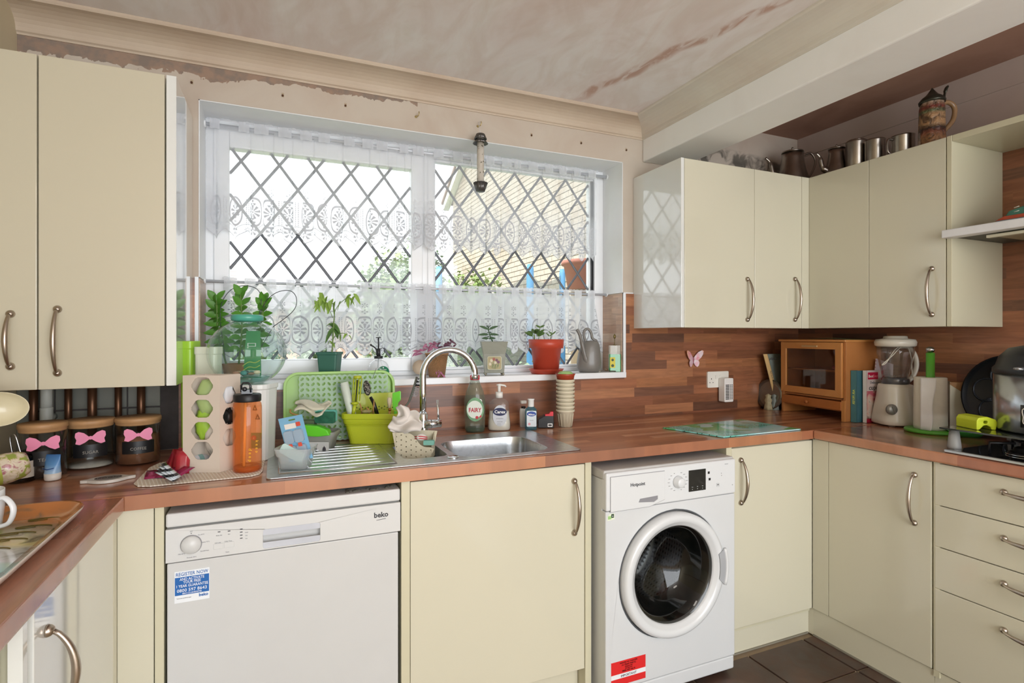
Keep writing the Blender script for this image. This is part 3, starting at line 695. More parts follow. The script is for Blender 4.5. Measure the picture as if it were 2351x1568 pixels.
def bowlb(loop,depth,rb):
    b=B(); cx=sum(p[0] for p in loop)/len(loop); cy=sum(p[1] for p in loop)/len(loop); V=[];F=[];n=len(loop)
    for s_,z in ((1.0,.9135),(.992,.908),(.97,.88),(.95,.912-depth+.02),(.90,.912-depth),(.25,.912-depth-.004),(.0,.912-depth-.004)):
        for p in loop: V.append((cx+(p[0]-cx)*s_,cy+(p[1]-cy)*s_,z))
    for j in range(6):
        for i in range(n): F.append((j*n+i,(j+1)*n+i,(j+1)*n+(i+1)%n,j*n+(i+1)%n))
    b.add(V,F,0,True); return b,cx,cy
b,cx,cy=bowlb(main,.165,0); o=part(b,'bowl',SINKM,sk)
b2=B(); b2.lathe([(.045,0),(.045,.003),(.03,.001),(.001,0)],(cx,cy,.7435),24); part(b2,'waste',CHROME,o)
b,cx,cy=bowlb(half,.10,0); part(b,'half_bowl',SINKM,sk)
b=B(); x0,x1=SX0+.035,HX_0-.035
b.box(x0,SY0+.06,.9138,x1,SY1-.06,.9142)
for i in range(7):
    y=SY0+.09+i*.044; w=.06 if i in (0,6) else 0
    b.tube([(x0+.06,y,.914),(x0+.09,y,.9148),(x1-.05,y,.9148),(x1-.02,y,.914)],[.001,.0016,.0016,.001],8)
for yy in (SY0+.045,SY1-.045): b.tube([(x0,yy,.914),(x1,yy,.914)],.0028,6)
b.tube([(x0,SY0+.045,.914),(x0,SY1-.045,.914)],.0028,6); b.tube([(x1,SY0+.045,.914),(x1,SY1-.045,.914)],.0028,6)
part(b,'drainer_ribs',SINKM,sk)
q=P(1040,1050,'z',.914); b=B(); b.lathe([(.021,0),(.021,.0025),(.018,.0042),(.0001,.0045)],(q.x,max(q.y,SY0+.03),.914),24); part(b,'overflow_cover',CHROME,sk,'round chrome cover on the rim')
# ---------------------------------------------------------------- tap
fx,fy,fk=at(975,1000,.914); fy=2.10; fk=k_at((fx,fy)); 
fx=P(971,900,'y',fy).x
tap=thing('kitchen_tap','tall chrome swan-neck tap behind the sink','tap',(fx,fy,.914))
zt_=lambda v: EYE-(v-V0)*fk
b=B(); b.lathe([(.026,.914),(.026,.919),(.021,.925),(.019,.945),(.019,zt_(950)),(.0135,zt_(945))],(fx,fy,0),24); part(b,'base',CHROME,tap)
r_=.054
ztop=zt_(803); ux=P(1083,870,'y',fy).x; R_=(ux-fx)/2
pts=[(fx,fy,zt_(950)),(fx,fy,zt_(900))]+[(fx+R_-R_*cos(a),fy-.02*(1-cos(a))/2*2,ztop-R_+R_*sin(a)) for a in [PI*i/16 for i in range(17)]]+[(ux,fy-.04,zt_(862))]
b=B(); b.tube(pts,.0125,14); part(b,'spout',CHROME,tap); b=B(); b.cyl((ux,fy-.04,zt_(872)),.0135,.02,16); part(b,'aerator',CHROME,tap)
bx=fx; b=B(); hz=zt_(972); e=P(1013,972,'y',fy-.02).x
b.cyl((fx,fy-.012,hz),.0165,e-fx,20,axis='x'); b.lathe([(.0172,0),(.0172,.002)],(fx+(e-fx)*.4,fy-.012,hz),20,1,axis='x'); part(b,'mixer_body',[CHROME,BLACK],tap)
b=B(); lx=P(1006,920,'y',fy-.012).x; b.tube([(lx+.002,fy-.012,hz),(lx,fy-.012,zt_(950)),(lx-.003,fy-.013,zt_(918))],[.004,.004,.0045],10); part(b,'lever',CHROME,tap)
# ================================================================ DISHWASHER
yd=1.690; dx0,dx1=U(379,yd)+.001,U(919,yd); Z=lambda u,v,y=yd: P(u,v,'y',y).z
APP=mat('#cdcecd',.28,var=.01,coat=.2); APP2=mat('#d3d4d3',.3,var=.01)
INK=mat('#3b3b40',.5,var=0); GREY=mat('#8b8b90',.5,var=0)
zt2=Z(379,1184); zg=Z(379,1215.5); zp=Z(380,1294)
t=thing('dishwasher','white freestanding dishwasher with control panel, left of the sink cabinet','dishwasher',((dx0+dx1)/2,1.98,0))
b=B(); b.box(dx0+.004,yd+.02,.04,dx1-.004,2.27,zt2-.006); part(b,'body',APP,t,bevel=.004)
b=B(); b.box(dx0,yd,zg+.0022,dx1,2.26,zt2+.003); part(b,'lid',APP2,t,bevel=.005)
b=B(); b.prism([(dx0,zp),(dx1,zp),(dx1,zg-.002),(dx0,zg-.002)],(0,yd-.002,0),(1,0,0),(0,0,1),(0,.03,0),holes=[rrect(.152,.054,.006,(U(594,yd)+U(744,yd))/2,(Z(668,1229)),4)]); cp=part(b,'control_panel',APP2,t,bevel=.0012)
hxm=(U(594,yd)+U(744,yd))/2; hzm=Z(668,1229)
b=B(); b.box(hxm-.078,yd+.022,hzm-.029,hxm+.078,yd+.027,hzm+.029); b.prism([(0,-.027),(0,-.010),(.018,-.027)],(hxm-.076,yd,hzm),(0,1,0),(0,0,1),(.152,0,0)); b.prism([(-.001,.027),(-.001,.010),(.02,.027)],(hxm-.076,yd+.001,hzm),(0,1,0),(0,0,1),(.152,0,0)); part(b,'handle_recess',mat('#c9cdd6',.3),cp)
b=B(); b.box(dx0+.003,yd+.001,.11,dx1-.006,yd+.02,zp-.003); part(b,'door',APP,t,bevel=.003)
b=B(); b.box(dx0+.01,yd+.05,.01,dx1-.01,yd+.06,.105); part(b,'kick_plate',APP,t)
pk=lambda u,v,y=yd-.002: P(u,v,'y',y)
q=pk(439,1250); b=B(); b.lathe([(.024,0),(.024,-.004),(.022,-.011),(.0001,-.012)],(q.x,yd-.002,q.z),32,axis='y',m=0); b.lathe([(.0255,-.0002),(.0255,-.0008),(.0241,-.0008)],(q.x,yd-.002,q.z),32,1,axis='y'); part(b,'dial',[APP2,GREY],cp)
b=B()
for u,v in ((503,1221),(526,1219),(554,1214.5),(554,1221.5),(554,1228.5),(554,1235.5),(502,1255)):
    q=pk(u,v); b.box(q.x-.0032,yd-.0026,q.z-.0011,q.x+.0032,yd-.0018,q.z+.0011)
q=pk(439,1224.5); b.box(q.x-.001,yd-.0026,q.z-.001,q.x+.001,yd-.0018,q.z+.001); part(b,'indicator_light',INK,cp)
b=B()
for u,v,w in ((502,1254,.0125),(527,1250,.0125)):
    q=pk(u,v); b.box(q.x-w,yd-.0035,q.z-.0075,q.x+w-.001,yd-.0018,q.z+.0075)
part(b,'button',APP2,cp,bevel=.001)
for s_,u,v,h in (('OFF',439,1220,.0028),('Eco 50°C',462,1227,.0028),('Intensive 70°C',470,1244,.0028),('Quick&Clean',470,1264,.0028),('Mini 30°C',417,1272,.0028),('Prewash 40°C',440,1279,.0028),('Rinse Aid',503,1229,.0028),('Salt',526,1226,.0028),('Half Load',500,1246,.0028),('Delay Time',524,1242,.0028),('Wash',566,1222,.0025),('Dry',566,1229,.0025),('End',566,1236,.0025),('Tablet',522,1267,.0026)):
    q=pk(u,v); text(s_,h,GREY,cp,(q.x,yd-.0024,q.z-h/2),(1,0,0),(0,0,1))
q=pk(875,1183); text('beko',.0155,mat('#34343a',.4,var=0),cp,(q.x,yd-.0024,q.z-.005),(1,0,0),(0,0,1),bold=1.2)
b=B(); b.prism([(-.014,-.0005),(.014,.0018),(.014,.003),(-.014,.0007)],(q.x,yd-.0028,q.z-.0135),(1,0,0),(0,0,1),(0,.0006,0)); part(b,'logo_bar',INK,cp)
q0=P(400.5,1313,'y',yd); q1=P(481,1303,'y',yd); q2=P(481,1373,'y',yd); sx0,sx1=q0.x,q1.x; sz1=(q0.z+q1.z)/2; sz0=q2.z
SB=mat('#1f63ad',.4,var=0); SW=mat('#e8ecf0',.4,var=0)
b=B(); b.box(sx0,yd-.0002,sz0,sx1,yd+.0012,sz1); h=sz1-sz0; w=sx1-sx0; b.box(sx0+.001,yd-.0006,sz0+h*.24,sx1-.001,yd,sz1-h*.19,1); st=part(b,'sticker',[SW,SB],t,'blue and white guarantee sticker')
xm=(sx0+sx1)/2
def st_t(s_,fr,hh,m,mw): text(s_,hh,m,st,(xm,yd-.0009,sz0+h*fr),(1,0,0),(0,0,1),maxw=mw*w)
SWT=mat('#f4f6f8',.5,var=0)
st_t('REGISTER NOW',.85,.0095,SB,.92); st_t('AND ACTIVATE',.70,.0075,SWT,.7); st_t('YOUR FREE',.60,.0075,SWT,.5); st_t('1 YEAR GUARANTEE',.485,.0075,SWT,.9); st_t('0800 597 8643',.34,.0085,SWT,.85); st_t('BEKO.CO.UK/REGISTER',.265,.004,SWT,.55)
text('beko',.008,SB,st,(sx1-.014,yd-.0009,sz0+h*.12),(1,0,0),(0,0,1),bold=1); text('Terms and conditions apply',.0022,GREY,st,(sx0+.022,yd-.0009,sz0+h*.13),(1,0,0),(0,0,1)); 
# debris on top edge
b=B(); 
for i in range(14):
    x=U(840,1.70)+rnd.uniform(-.06,.09); b.ell((x,yd+.02+rnd.uniform(0,.03),zt2+.004),(.012*rnd.uniform(.5,1.3),.006,.0035),8,4)
solo(b,'insulation_scraps','crumpled grey insulation scraps on top of the dishwasher lid','debris',mat('#6d6a60',.9,var=.2),(U(840,1.70),yd+.03,zt2+.003),kind='stuff')
# ================================================================ WASHING MACHINE
yw=1.62; WMW=mat('#d3d6d8',.26,var=.008,coat=.3); wk=lambda u,v,y=yw: P(u,v,'y',y)
wxa,wxb=U(1363,yw+.0)+.004,U(1689,yw); 
wxa=wk(1392,1200).x; wtop=(wk(1395,1091).z+wk(1683,1047).z)/2
t=thing('washing_machine','white front-loading washing machine under the worktop with dark porthole','washing machine',((wxa+wxb)/2,1.92,0))
b=B(); b.box(wxa,yw+.03,.02,wxa+.006,yw+.56,wtop-.03); b.box(wxb-.006,yw+.03,.02,wxb,yw+.56,wtop-.03); b.box(wxa,yw+.555,.02,wxb,yw+.56,wtop-.03); b.box(wxa,yw+.03,.02,wxb,yw+.56,.03); part(b,'body',WMW,t)
b=B(); b.box(wxa-.002,yw+.012,wtop-.03,wxb+.001,yw+.57,wtop+.004); part(b,'top_plate',mat('#c4c3c1',.35),t,bevel=.006)
zpl=(wk(1400,1183).z+wk(1690,1124).z)/2
dc=wk(1546,1317); zk=wk(1600,1531).z
# front panel with round opening
b=B(); ring=circ(.245*.97,64,dc.x,dc.z); 
Ro=(wk(1664,1317).x-wk(1434,1317).x)/2
(lambda *a:0)('wm',wxa,wxb,wtop,zpl,dc,Ro,zk)
b.prism([(wxa,zk+.0),(wxb,zk+.0),(wxb,zpl-.002),(wxa,zpl-.002)],(0,yw+.004,0),(1,0,0),(0,0,1),(0,.03,0),holes=[circ(Ro+.004,64,dc.x,dc.z)]); part(b,'front_panel',WMW,t,bevel=.004)
b=B(); b.box(wxa,yw+.008,.02,wxb,yw+.04,zk-.003); part(b,'kick_plate',WMW,t,bevel=.006)
fw=mat('#d9dcde',.24,var=0,coat=.3)
b=B(); b.box(wxa,yw+.0,zpl,wxb,yw+.035,wtop-.003); cp=part(b,'control_panel',fw,t,bevel=.006,seg=3)
# detergent drawer
a0=wk(1401.5,1096); a1=wk(1519,1084); a2=wk(1525,1146); a3=wk(1490,1161); a4=wk(1406,1175)
lp=[(a0.x,a0.z),(a4.x,a4.z),(a3.x,a3.z),(a2.x,a2.z),(a1.x+.004,a1.z)]
lp=[(a0.x,zpl+.066),(a0.x,zpl-.0+.006),(a3.x,zpl+.006),(a2.x,zpl+.018),(a2.x,zpl+.078)]
zA,zB=a0.z,a4.z
lp=[(a0.x,zA),(a0.x,zB),(a3.x,zB-.0),(a2.x,a2.z),(a2.x,zA)]
b=B(); b.prism([(p[0]+(.0015 if p[0]>a0.x else -.0015),p[1]+(.0015 if p[1]>zpl+.04 else -.0015)) for p in lp],(0,yw-.0008,0),(1,0,0),(0,0,1),(0,.002,0)); part(b,'drawer_gap',GREY,cp)
hx=wk(1500,1143)
b=B(); b.prism(lp,(0,yw-.003,0),(1,0,0),(0,0,1),(0,.004,0),holes=[[(hx.x-.066,hx.z-.008),(hx.x-.060,hx.z+.004),(hx.x+.018,hx.z+.007),(hx.x+.018,hx.z-.006),(hx.x+.002,hx.z-.014)]]); dd=part(b,'detergent_drawer',fw,cp,bevel=.001)
b=B(); b.box(hx.x-.070,yw-.0005,hx.z-.016,hx.x+.022,yw+.0005,hx.z+.009); part(b,'finger_recess',mat('#c3cad1',.3),dd)
q=wk(1463,1111); text('Hotpoint',.0125,INK,cp,(q.x,yw-.0036,q.z-.006),(1,0,0),(0,0,1),bold=.6,maxw=.062)
q=wk(1556,1106); b=B(); b.lathe([(.0225,-.0),(.0225,-.006),(.020,-.008),(.0175,-.022),(.015,-.024),(.0001,-.024)],(q.x,yw,q.z),36,axis='y'); part(b,'dial',fw,cp)
for i in range(16):
    a=2*PI*i/16; text(('Cotton','Mixed','Eco 40','Wool','Rapid 30','Spin','Rinse','Sports')[i%8],.0022,GREY,cp,(q.x+.038*cos(a)*1.1,yw-.0006,q.z+.034*sin(a)),(1,0,0),(0,0,1)) if abs(sin(a))<.95 else None
q0=wk(1581,1080); q1=wk(1620,1124); b=B(); b.box(q0.x,yw-.0015,q1.z,q1.x,yw+.001,wk(1600,1078).z); ds=part(b,'display',mat('#15171a',.15,var=0,coat=.5),cp,bevel=.001)
for i,s_ in enumerate(('Temp','Spin','Start')): text(s_,.0022,SW,ds,(q0.x+(q1.x-q0.x)*(.2+.3*i),yw-.0019,q1.z+.016),(1,0,0),(0,0,1)); text('o',.004,SW,ds,(q0.x+(q1.x-q0.x)*(.2+.3*i),yw-.0019,q1.z+.007),(1,0,0),(0,0,1))
b=B()
for u,v in ((1627,1085),(1629,1100)): q=wk(u,v); b.box(q.x-.0045,yw-.001,q.z-.0045,q.x+.0045,yw+.001,q.z+.0045)
for u,v in ((1656,1086.5),(1656.5,1091.5)): q=wk(u,v); b.box(q.x-.001,yw-.001,q.z-.001,q.x+.001,yw+.001,q.z+.001)
part(b,'button',BLACK,cp)
q=wk(1648,1113); b=B(); b.prism(rrect(.0125,.0125,.001,0,0,2),(q.x,yw-.0008,q.z),(1,0,0),(0,0,1),(0,.001,0),holes=[rrect(.0115,.0115,.001,0,0,2)]); part(b,'symbol_frame',GREY,cp); text('W',.005,INK,cp,(q.x,yw-.001,q.z-.002),(1,0,0),(0,0,1)); q=wk(1683,1113); text('kg',.003,GREY,cp,(q.x-.004,yw-.001,q.z),(1,0,0),(0,0,1)); q=wk(1672,1065); text('Sensor Inverter',.002,GREY,cp,(q.x-.01,yw-.001,q.z),(1,0,0),(0,0,1))
# door
dr=B(); rin=Ro*.765
dr.lathe([(rin,.012),(rin+.002,-.004),(rin+.006,-.010),(rin+.018,-.016),(Ro*.86,-.021),(Ro*.93,-.021),(Ro*.97,-.017),(Ro*.985,-.008),(Ro*.985,.02)],(dc.x,yw-.004,dc.z),72,axis='y',close=False); wd=part(dr,'door_ring',fw,t)
b=B(); b.lathe([(Ro*.985+.002,.01),(Ro+.012,.01)],(dc.x,yw-.003,dc.z),64,axis='y',close=False); part(b,'door_gap',mat('#4a4d50',.6),t)
# handle recess on the right of the ring
hq=[(Ro*cos(a)*.99,Ro*sin(a)*.99) for a in [-.30+.06*i for i in range(11)]]+[(Ro*.86*cos(a),Ro*.86*sin(a)) for a in [.26-.06*i for i in range(9)]]
b=B(); b.prism(hq,(dc.x,yw-.0285,dc.z),(1,0,0),(0,0,1),(0,.004,0)); part(b,'door_handle_recess',mat('#a9acb0',.35),wd)
b=B(); b.tube([(dc.x+Ro*1.005*cos(a),yw-.026,dc.z+Ro*1.005*sin(a)) for a in [-.3+.06*i for i in range(11)]],.007,8); part(b,'door_handle',fw,wd)
gl=B(); gl.lathe([(rin+.002,.0),(rin*.96,.004),(rin*.86,.03),(rin*.78,.07),(rin*.6,.10),(.0001,.115)],(dc.x,yw-.006,dc.z),56,axis='y',close=False); part(gl,'door_glass',clear('#5a605e',.75,.03,0,1.3),t)
b=B(); b.lathe([(rin+.004,.0),(rin*.98,.012),(rin*.9,.05),(rin*.82,.09),(rin*.72,.1)],(dc.x,yw+.002,dc.z),56,axis='y',close=False); part(b,'rubber_gasket',mat('#2b2e2d',.35),t)
n=NT('perforated_drum'); s3=n.sep(n.obj()); 
aa=n.math('ARCTAN2',s3[2],s3[0]); ga=n.math('MULTIPLY',aa,34); gy=n.math('MULTIPLY',s3[1],190)
w1=n.math('MULTIPLY',n.math('SINE',n.math('ADD',ga,gy)),n.math('SINE',n.math('SUBTRACT',ga,gy)))
n.set(Base_Color=n.mix(n.ramp(w1,[(.25,(0,0,0,1)),(.45,(1,1,1,1))]),C('#b9bcc0'),C('#101112')),Metallic=.9,Roughness=.28)
b=B(); b.lathe([(rin*.84,.1),(rin*1.25,.13),(rin*1.3,.38),(rin*1.1,.40),(.0001,.41)],(dc.x,yw,dc.z),56,axis='y',close=False); dm=part(b,'drum',n.m,t,loc=(dc.x,yw,dc.z))
b=B(); 
for k in range(3):
    a=.6+k*2.094; b.tube([(dc.x+rin*1.18*cos(a),yw+.15,dc.z+rin*1.18*sin(a)),(dc.x+rin*1.14*cos(a),yw+.26,dc.z+rin*1.14*sin(a)),(dc.x+rin*1.18*cos(a),yw+.37,dc.z+rin*1.18*sin(a))],[.014,.024,.014],8)
part(b,'drum_paddle',STEEL,t)
# stickers
q=wk(1404,1188); b=B(); b.prism([(-.0145,-.012),(.0145,-.009),(.0145,.0115),(-.006,.0115),(-.0145,.002)],(q.x,yw+.0034,q.z),(1,0,0),(0,0,1),(0,.001,0)); b.box(q.x+.001,yw+.0028,q.z-.003,q.x+.012,yw+.004,q.z+.010,1); b.box(q.x-.012,yw+.0028,q.z-.007,q.x+.001,yw+.004,q.z+.004,2); st=part(b,'energy_sticker',[mat('#dfe6d2',.5,var=0),mat('#24402a',.5,var=0),mat('#9cc77f',.5,var=0)],t,'small green energy rating sticker'); text('A',.006,SW,st,(q.x+.0065,yw+.0026,q.z+.0005),(1,0,0),(0,0,1))
q0=wk(1403,1522,yw+.004); q1=wk(1482,1503,yw+.004); RED=mat('#d92b2b',.4,var=0); h=.085; zt5=(q0.z+q1.z)/2; w=q1.x-q0.x
b=B(); b.box(q0.x,yw+.0036,zt5-.062,q1.x,yw+.0042,zt5); b.box(q0.x,yw+.0034,zt5-.061,q1.x,yw+.0042,zt5-.045,1); b.box(q0.x,yw+.0036,zt5-.085,q1.x,yw+.0042,zt5-.062); st=part(b,'sticker',[RED,SW],t,'red and white parts guarantee sticker'); xm=(q0.x+q1.x)/2
MAR=mat('#4a1010',.5,var=0)
for s_,dz,hh,m,mw in (('REGISTER FOR YOUR FREE',.010,.0045,MAR,.86),('10 YEAR PARTS',.019,.0065,MAR,.62),('GUARANTEE',.0255,.004,MAR,.45),('CALL FREE NOW',.031,.003,MAR,.4),('0800 497 0614',.040,.0065,MAR,.75),('IMPORTANT',.0575,.0085,INK,.9)): text(s_,hh,m,st,(xm,yw+.003,zt5-dz),(1,0,0),(0,0,1),maxw=mw*w)
# ================================================================ GAS HOB
b=B(); hob=thing('gas_hob','black glass gas hob with steel front rail set in the right worktop','hob',(2.46,HY1-.3,.91))
b.box(HX0-.02,HY1-.58,.9105,HX1,HY1,.918); part(b,'glass_plate',mat('#0d0d0f',.06,var=0,coat=.6),hob,bevel=.002)
b=B(); b.box(HX0-.034,HY1-.585,.9105,HX0-.018,HY1+.004,.922); part(b,'front_rail',STEEL,hob,bevel=.003)
for i,(x,y) in enumerate(((2.32,HY1-.16),(2.60,HY1-.16),(2.32,HY1-.42),(2.60,HY1-.42))):
    b=B(); b.lathe([(.05,.918),(.05,.925),(.04,.93),(.035,.93),(.035,.94),(.025,.945),(.0001,.945)],(x,y,0),24); bn=part(b,'burner',mat('#2c2c2e',.4,.4),hob)
    b=B(); b.lathe([(.052,.918),(.056,.922),(.052,.923)],(x,y,0),24); part(b,'burner_ring',CHROME,bn)
    b=B()
    for k in range(4): a=k*PI/2+.785; b.tube([(x+.1*cos(a),y+.1*sin(a),.92),(x+.1*cos(a),y+.1*sin(a),.955),(x+.03*cos(a),y+.03*sin(a),.957)],.0045,6)
    part(b,'pan_support',BLACK,hob)
# ================================================================ CURTAINS
def lacemat():
    n=NT('white_lace'); uv=n.sep(n.uv()); U_,V=uv[0],uv[1]
    M_=n.math; x=M_('MULTIPLY',M_('SUBTRACT',M_('FRACT',U_),.5),.1)      # metres across one motif
    def around(yc,px=x): 
        dy=M_('SUBTRACT',V,yc); r=M_('SQRT',M_('ADD',M_('MULTIPLY',px,px),M_('MULTIPLY',dy,dy))); return dy,r,M_('ARCTAN2',px,dy)
    def band(v,a,b): return M_('MULTIPLY',M_('GREATER_THAN',v,a),M_('LESS_THAN',v,b))
    def petals(yc,k,r0,r1,th=0.1,px=x):
        dy,r,a=around(yc,px); return M_('MULTIPLY',M_('GREATER_THAN',M_('COSINE',M_('MULTIPLY',a,k)),th),band(r,r0,r1))
    dy,r,a=around(.115)
    # cartouche outline
    q=M_('ADD',M_('POWER',M_('ABSOLUTE',M_('DIVIDE',x,.034)),3.2),M_('POWER',M_('ABSOLUTE',M_('DIVIDE',M_('SUBTRACT',dy,0),.056)),2.4))
    out=band(q,.82,1.2)
    st=petals(.115,9,.007,.029,-.15)
    st=M_('MAXIMUM',st,out); st=M_('MAXIMUM',st,M_('LESS_THAN',r,.0035))
    for yc,k,r1 in ((.152,3,.011),(.078,3,.011),(.038,5,.016),(.195,4,.009)): st=M_('MAXIMUM',st,petals(yc,k,.002,r1*1.15,.2))
    st=M_('MAXIMUM',st,petals(.222,6,.002,.011,.1))
    dots=M_('MULTIPLY',band(M_('ABSOLUTE',x),.0445,.0475),M_('MULTIPLY',band(V,.06,.17),M_('GREATER_THAN',M_('FRACT',M_('MULTIPLY',V,130)),.45)))
    xe=M_('SUBTRACT',M_('FRACT',M_('ADD',U_,.5)),.5); xe=M_('MULTIPLY',xe,.1)
    st=M_('MAXIMUM',st,M_('MAXIMUM',dots,petals(.045,8,.002,.010,.1,xe)))
    # woven hem: follows the pointed scallop
    hem=M_('LESS_THAN',M_('SUBTRACT',V,M_('MULTIPLY',M_('ABSOLUTE',x),.8)),.0035); st=M_('MAXIMUM',st,hem)
    wave=M_('LESS_THAN',M_('ABSOLUTE',M_('SUBTRACT',V,M_('ADD',.056,M_('MULTIPLY',M_('COSINE',M_('MULTIPLY',x,63)),-.012)))),.0012)
    st=M_('MAXIMUM',st,wave)
    eye=M_('LESS_THAN',M_('SQRT',M_('ADD',M_('POWER',M_('SUBTRACT',M_('ABSOLUTE',x),.006),2),M_('POWER',M_('SUBTRACT',V,.036),2))),.0018)
    low=n.ramp(V,[(0,(1,1,1,1)),(.16,(1,1,1,1)),(.24,(0,0,0,1))])
    return n,st,eye,low
def lace(name,op_top,op_low,op_st,tl=.42):
    n,st,eye,low=lacemat(); M_=n.math
    f=M_('MULTIPLY_ADD',low,op_low-op_top,op_top); wv=n.noise(900,1,n.uv())
    f=M_('ADD',f,M_('MULTIPLY',st,op_st-op_low)); f=M_('MULTIPLY',f,M_('SUBTRACT',1.0,eye))
    t=n.new('ShaderNodeBsdfTransparent'); d=n.new('ShaderNodeBsdfDiffuse'); tr=n.new('ShaderNodeBsdfTranslucent')
    d.inputs[0].default_value=(.86,.88,.92,1); 
    n.link(n.mix(st,(.80,.82,.87,1),(.13,.15,.19,1)),tr.inputs[0])
    m=n.new('ShaderNodeMixShader'); m.inputs[0].default_value=tl; n.link(d.outputs[0],m.inputs[1]); n.link(tr.outputs[0],m.inputs[2])
    m2=n.new('ShaderNodeMixShader'); n.link(f,m2.inputs[0]); n.link(t.outputs[0],m2.inputs[1]); n.link(m.outputs[0],m2.inputs[2]); n.link(m2.outputs[0],n.out.inputs[0]); return n.m
LACE1=lace('lace_valance',.34,.60,.97); LACE2=lace('lace_cafe',.74,.72,.95,.6)
def curtain(name,label,x0,x1,z0,z1,yr,m,folds,ntab,ruffle,seed,full=1.55,amp=.012,grp=None,flare=0):
    q=random.Random(seed); t=thing(name,label,'curtain',((x0+x1)/2,yr,z0))
    ph=[q.uniform(0,6.28) for _ in range(5)]; W=x1-x0
    def wid(s): return s+.0022*sin(2*PI*folds*.37*s+ph[0])+.0014*sin(2*PI*folds*.73*s+ph[1])
    def fy(s,t_):
        a=2*PI*folds*s+1.4*sin(2*PI*s*folds*.21+ph[2]); v=sin(a)+.35*sin(2*a+ph[3])
        return yr+amp*v*(.55+.45*(1-t_))
    nu=620; nv=26
    def U_(s): return wid(s)*W*full/.1
    def fn(s,t_):
        # gathered: x follows the folds a little so cloth overlaps itself
        a=2*PI*folds*s+1.4*sin(2*PI*s*folds*.21+ph[2]); x=x0+W*s+.0072*sin(2*a+ph[4])
        if flare: x+=flare*(1-t_)*(max(0,s-.95)*20 if flare>0 else -max(0,.05-s)*20)
        u=U_(s); xm=abs((u%1)-.5)*.1; h=.8*xm          # pointed scallops
        zb=z0+h; z=zb+(z1-zb)*t_
        return (x,fy(s,t_),z)
    def uvf(s,t_):
        u=U_(s); xm=abs((u%1)-.5)*.1; h=.8*xm; return (u,h+(z1-z0-h)*t_)
    b=B(); b.grid(fn,nu,nv,uvf=uvf); part(b,'lace_cloth',m,t)
    # heading: casing loops round the rod and a scalloped ruffle above
    b=B(); s=0
    for k in range(ntab):
        c=(k+.5+q.uniform(-.18,.18))/ntab; w=W/ntab*q.uniform(.42,.66)/2; xc_=x0+W*c
        b=B(); b.grid(lambda s_,t_,xc_=xc_,w=w:(xc_-w+2*w*s_,yr-.0125+.003*sin(s_*9),z1-.014+.04*t_),6,4)
        part(b,'heading_tab',clear('#eef0f5',.1,.5,.7,0),t)
    b=B(); nn=int(W/.022)*6
    b.grid(lambda s_,t_:(x0+W*s_,yr-.009+.005*sin(s_*folds*7.1),z1+.018+t_*(ruffle+.0035*abs(sin(PI*s_*W/.022)))),nn,3); part(b,'heading_ruffle',clear('#eef0f5',.1,.5,.5,0),t)
    return t
vz=2.155
ct=curtain('lace_valance','white embroidered lace valance across the top of the window','x' and wx0+.012,1.535,1.708,vz,2.457,LACE1,19,22,.008,3,1.5,.010)
cl=curtain('lace_cafe_curtain','white embroidered lace half curtain across the lower window','x' and -.205,1.515,1.232,1.528,2.455,LACE2,20,24,.010,8,1.55,.010,flare=.06)
for zz,lab,r,xx0 in ((vz+.005,'white curtain rod carrying the valance',.0075,wx0),(1.5385,'thin white tension rod carrying the lower lace curtain',.006,wx0)):
    t=thing('curtain_rod',lab,'rod',(.664,2.462,zz)); b=B(); b.cyl((xx0+.002,2.462,zz),r,wx1-xx0-.004,12,axis='x'); part(b,'pole',mat('#c9ccd2',.35,.2),t)
    for x in (wx0+.0005,wx1-.0085): b=B(); b.cyl((x,2.462,zz),r*1.8,.008,14,axis='x'); part(b,'end_cap',UPVC,t)
# ================================================================ HANGING FEEDER
hx_,hy_=.8158,2.262; ft=thing('hanging_tube_feeder','speckled tube with two fluted metal cups hanging above the window centre','feeder',(hx_,hy_,1.96))
kf=k_at((hx_,hy_)); zf=lambda v: EYE-(v-V0)*kf
b=B(); b.cyl((hx_,hy_,zf(430)),8.3*kf,zf(312)-zf(430),18); n=NT('speckled_tube'); sp=n.noise(70,2); n.set(Base_Color=n.mix(n.ramp(sp,[(.34,(1,1,1,1)),(.38,(0,0,0,1))]),n.ramp(n.noise(20,3),[(.3,'#b3aa9b'),(.7,'#d2ccc2')]),C('#57503f')),Roughness=.5); part(b,'tube',n.m,ft)
for nm_,z0_,z1_,ra,rb in (('bottom_cup',440,420,9.5,16.5),('top_cup',308,320,9.5,14.5),('top_cup',321,330,10,17.5)):
    b=B(); b.lathe([(.001,zf(z0_)),(ra*kf,zf(z0_)),(rb*kf,zf(z1_)),(rb*kf*.94,zf(z1_)),(ra*kf*.9,zf(z0_)+(1 if z0_>400 else -1)*.002),(.001,zf(z0_)+(1 if z0_>400 else -1)*.002)],(hx_,hy_,0),48,flute=.05,nf=14); part(b,nm_,mat('#6d6b69',.35,.8),ft)
b=B(); b.tube([(hx_,hy_,zf(308)),(hx_,2.29,2.272),(.8239+.004,2.297,2.275)],.001,5); part(b,'string',mat('#d8d8d8',.4),ft)
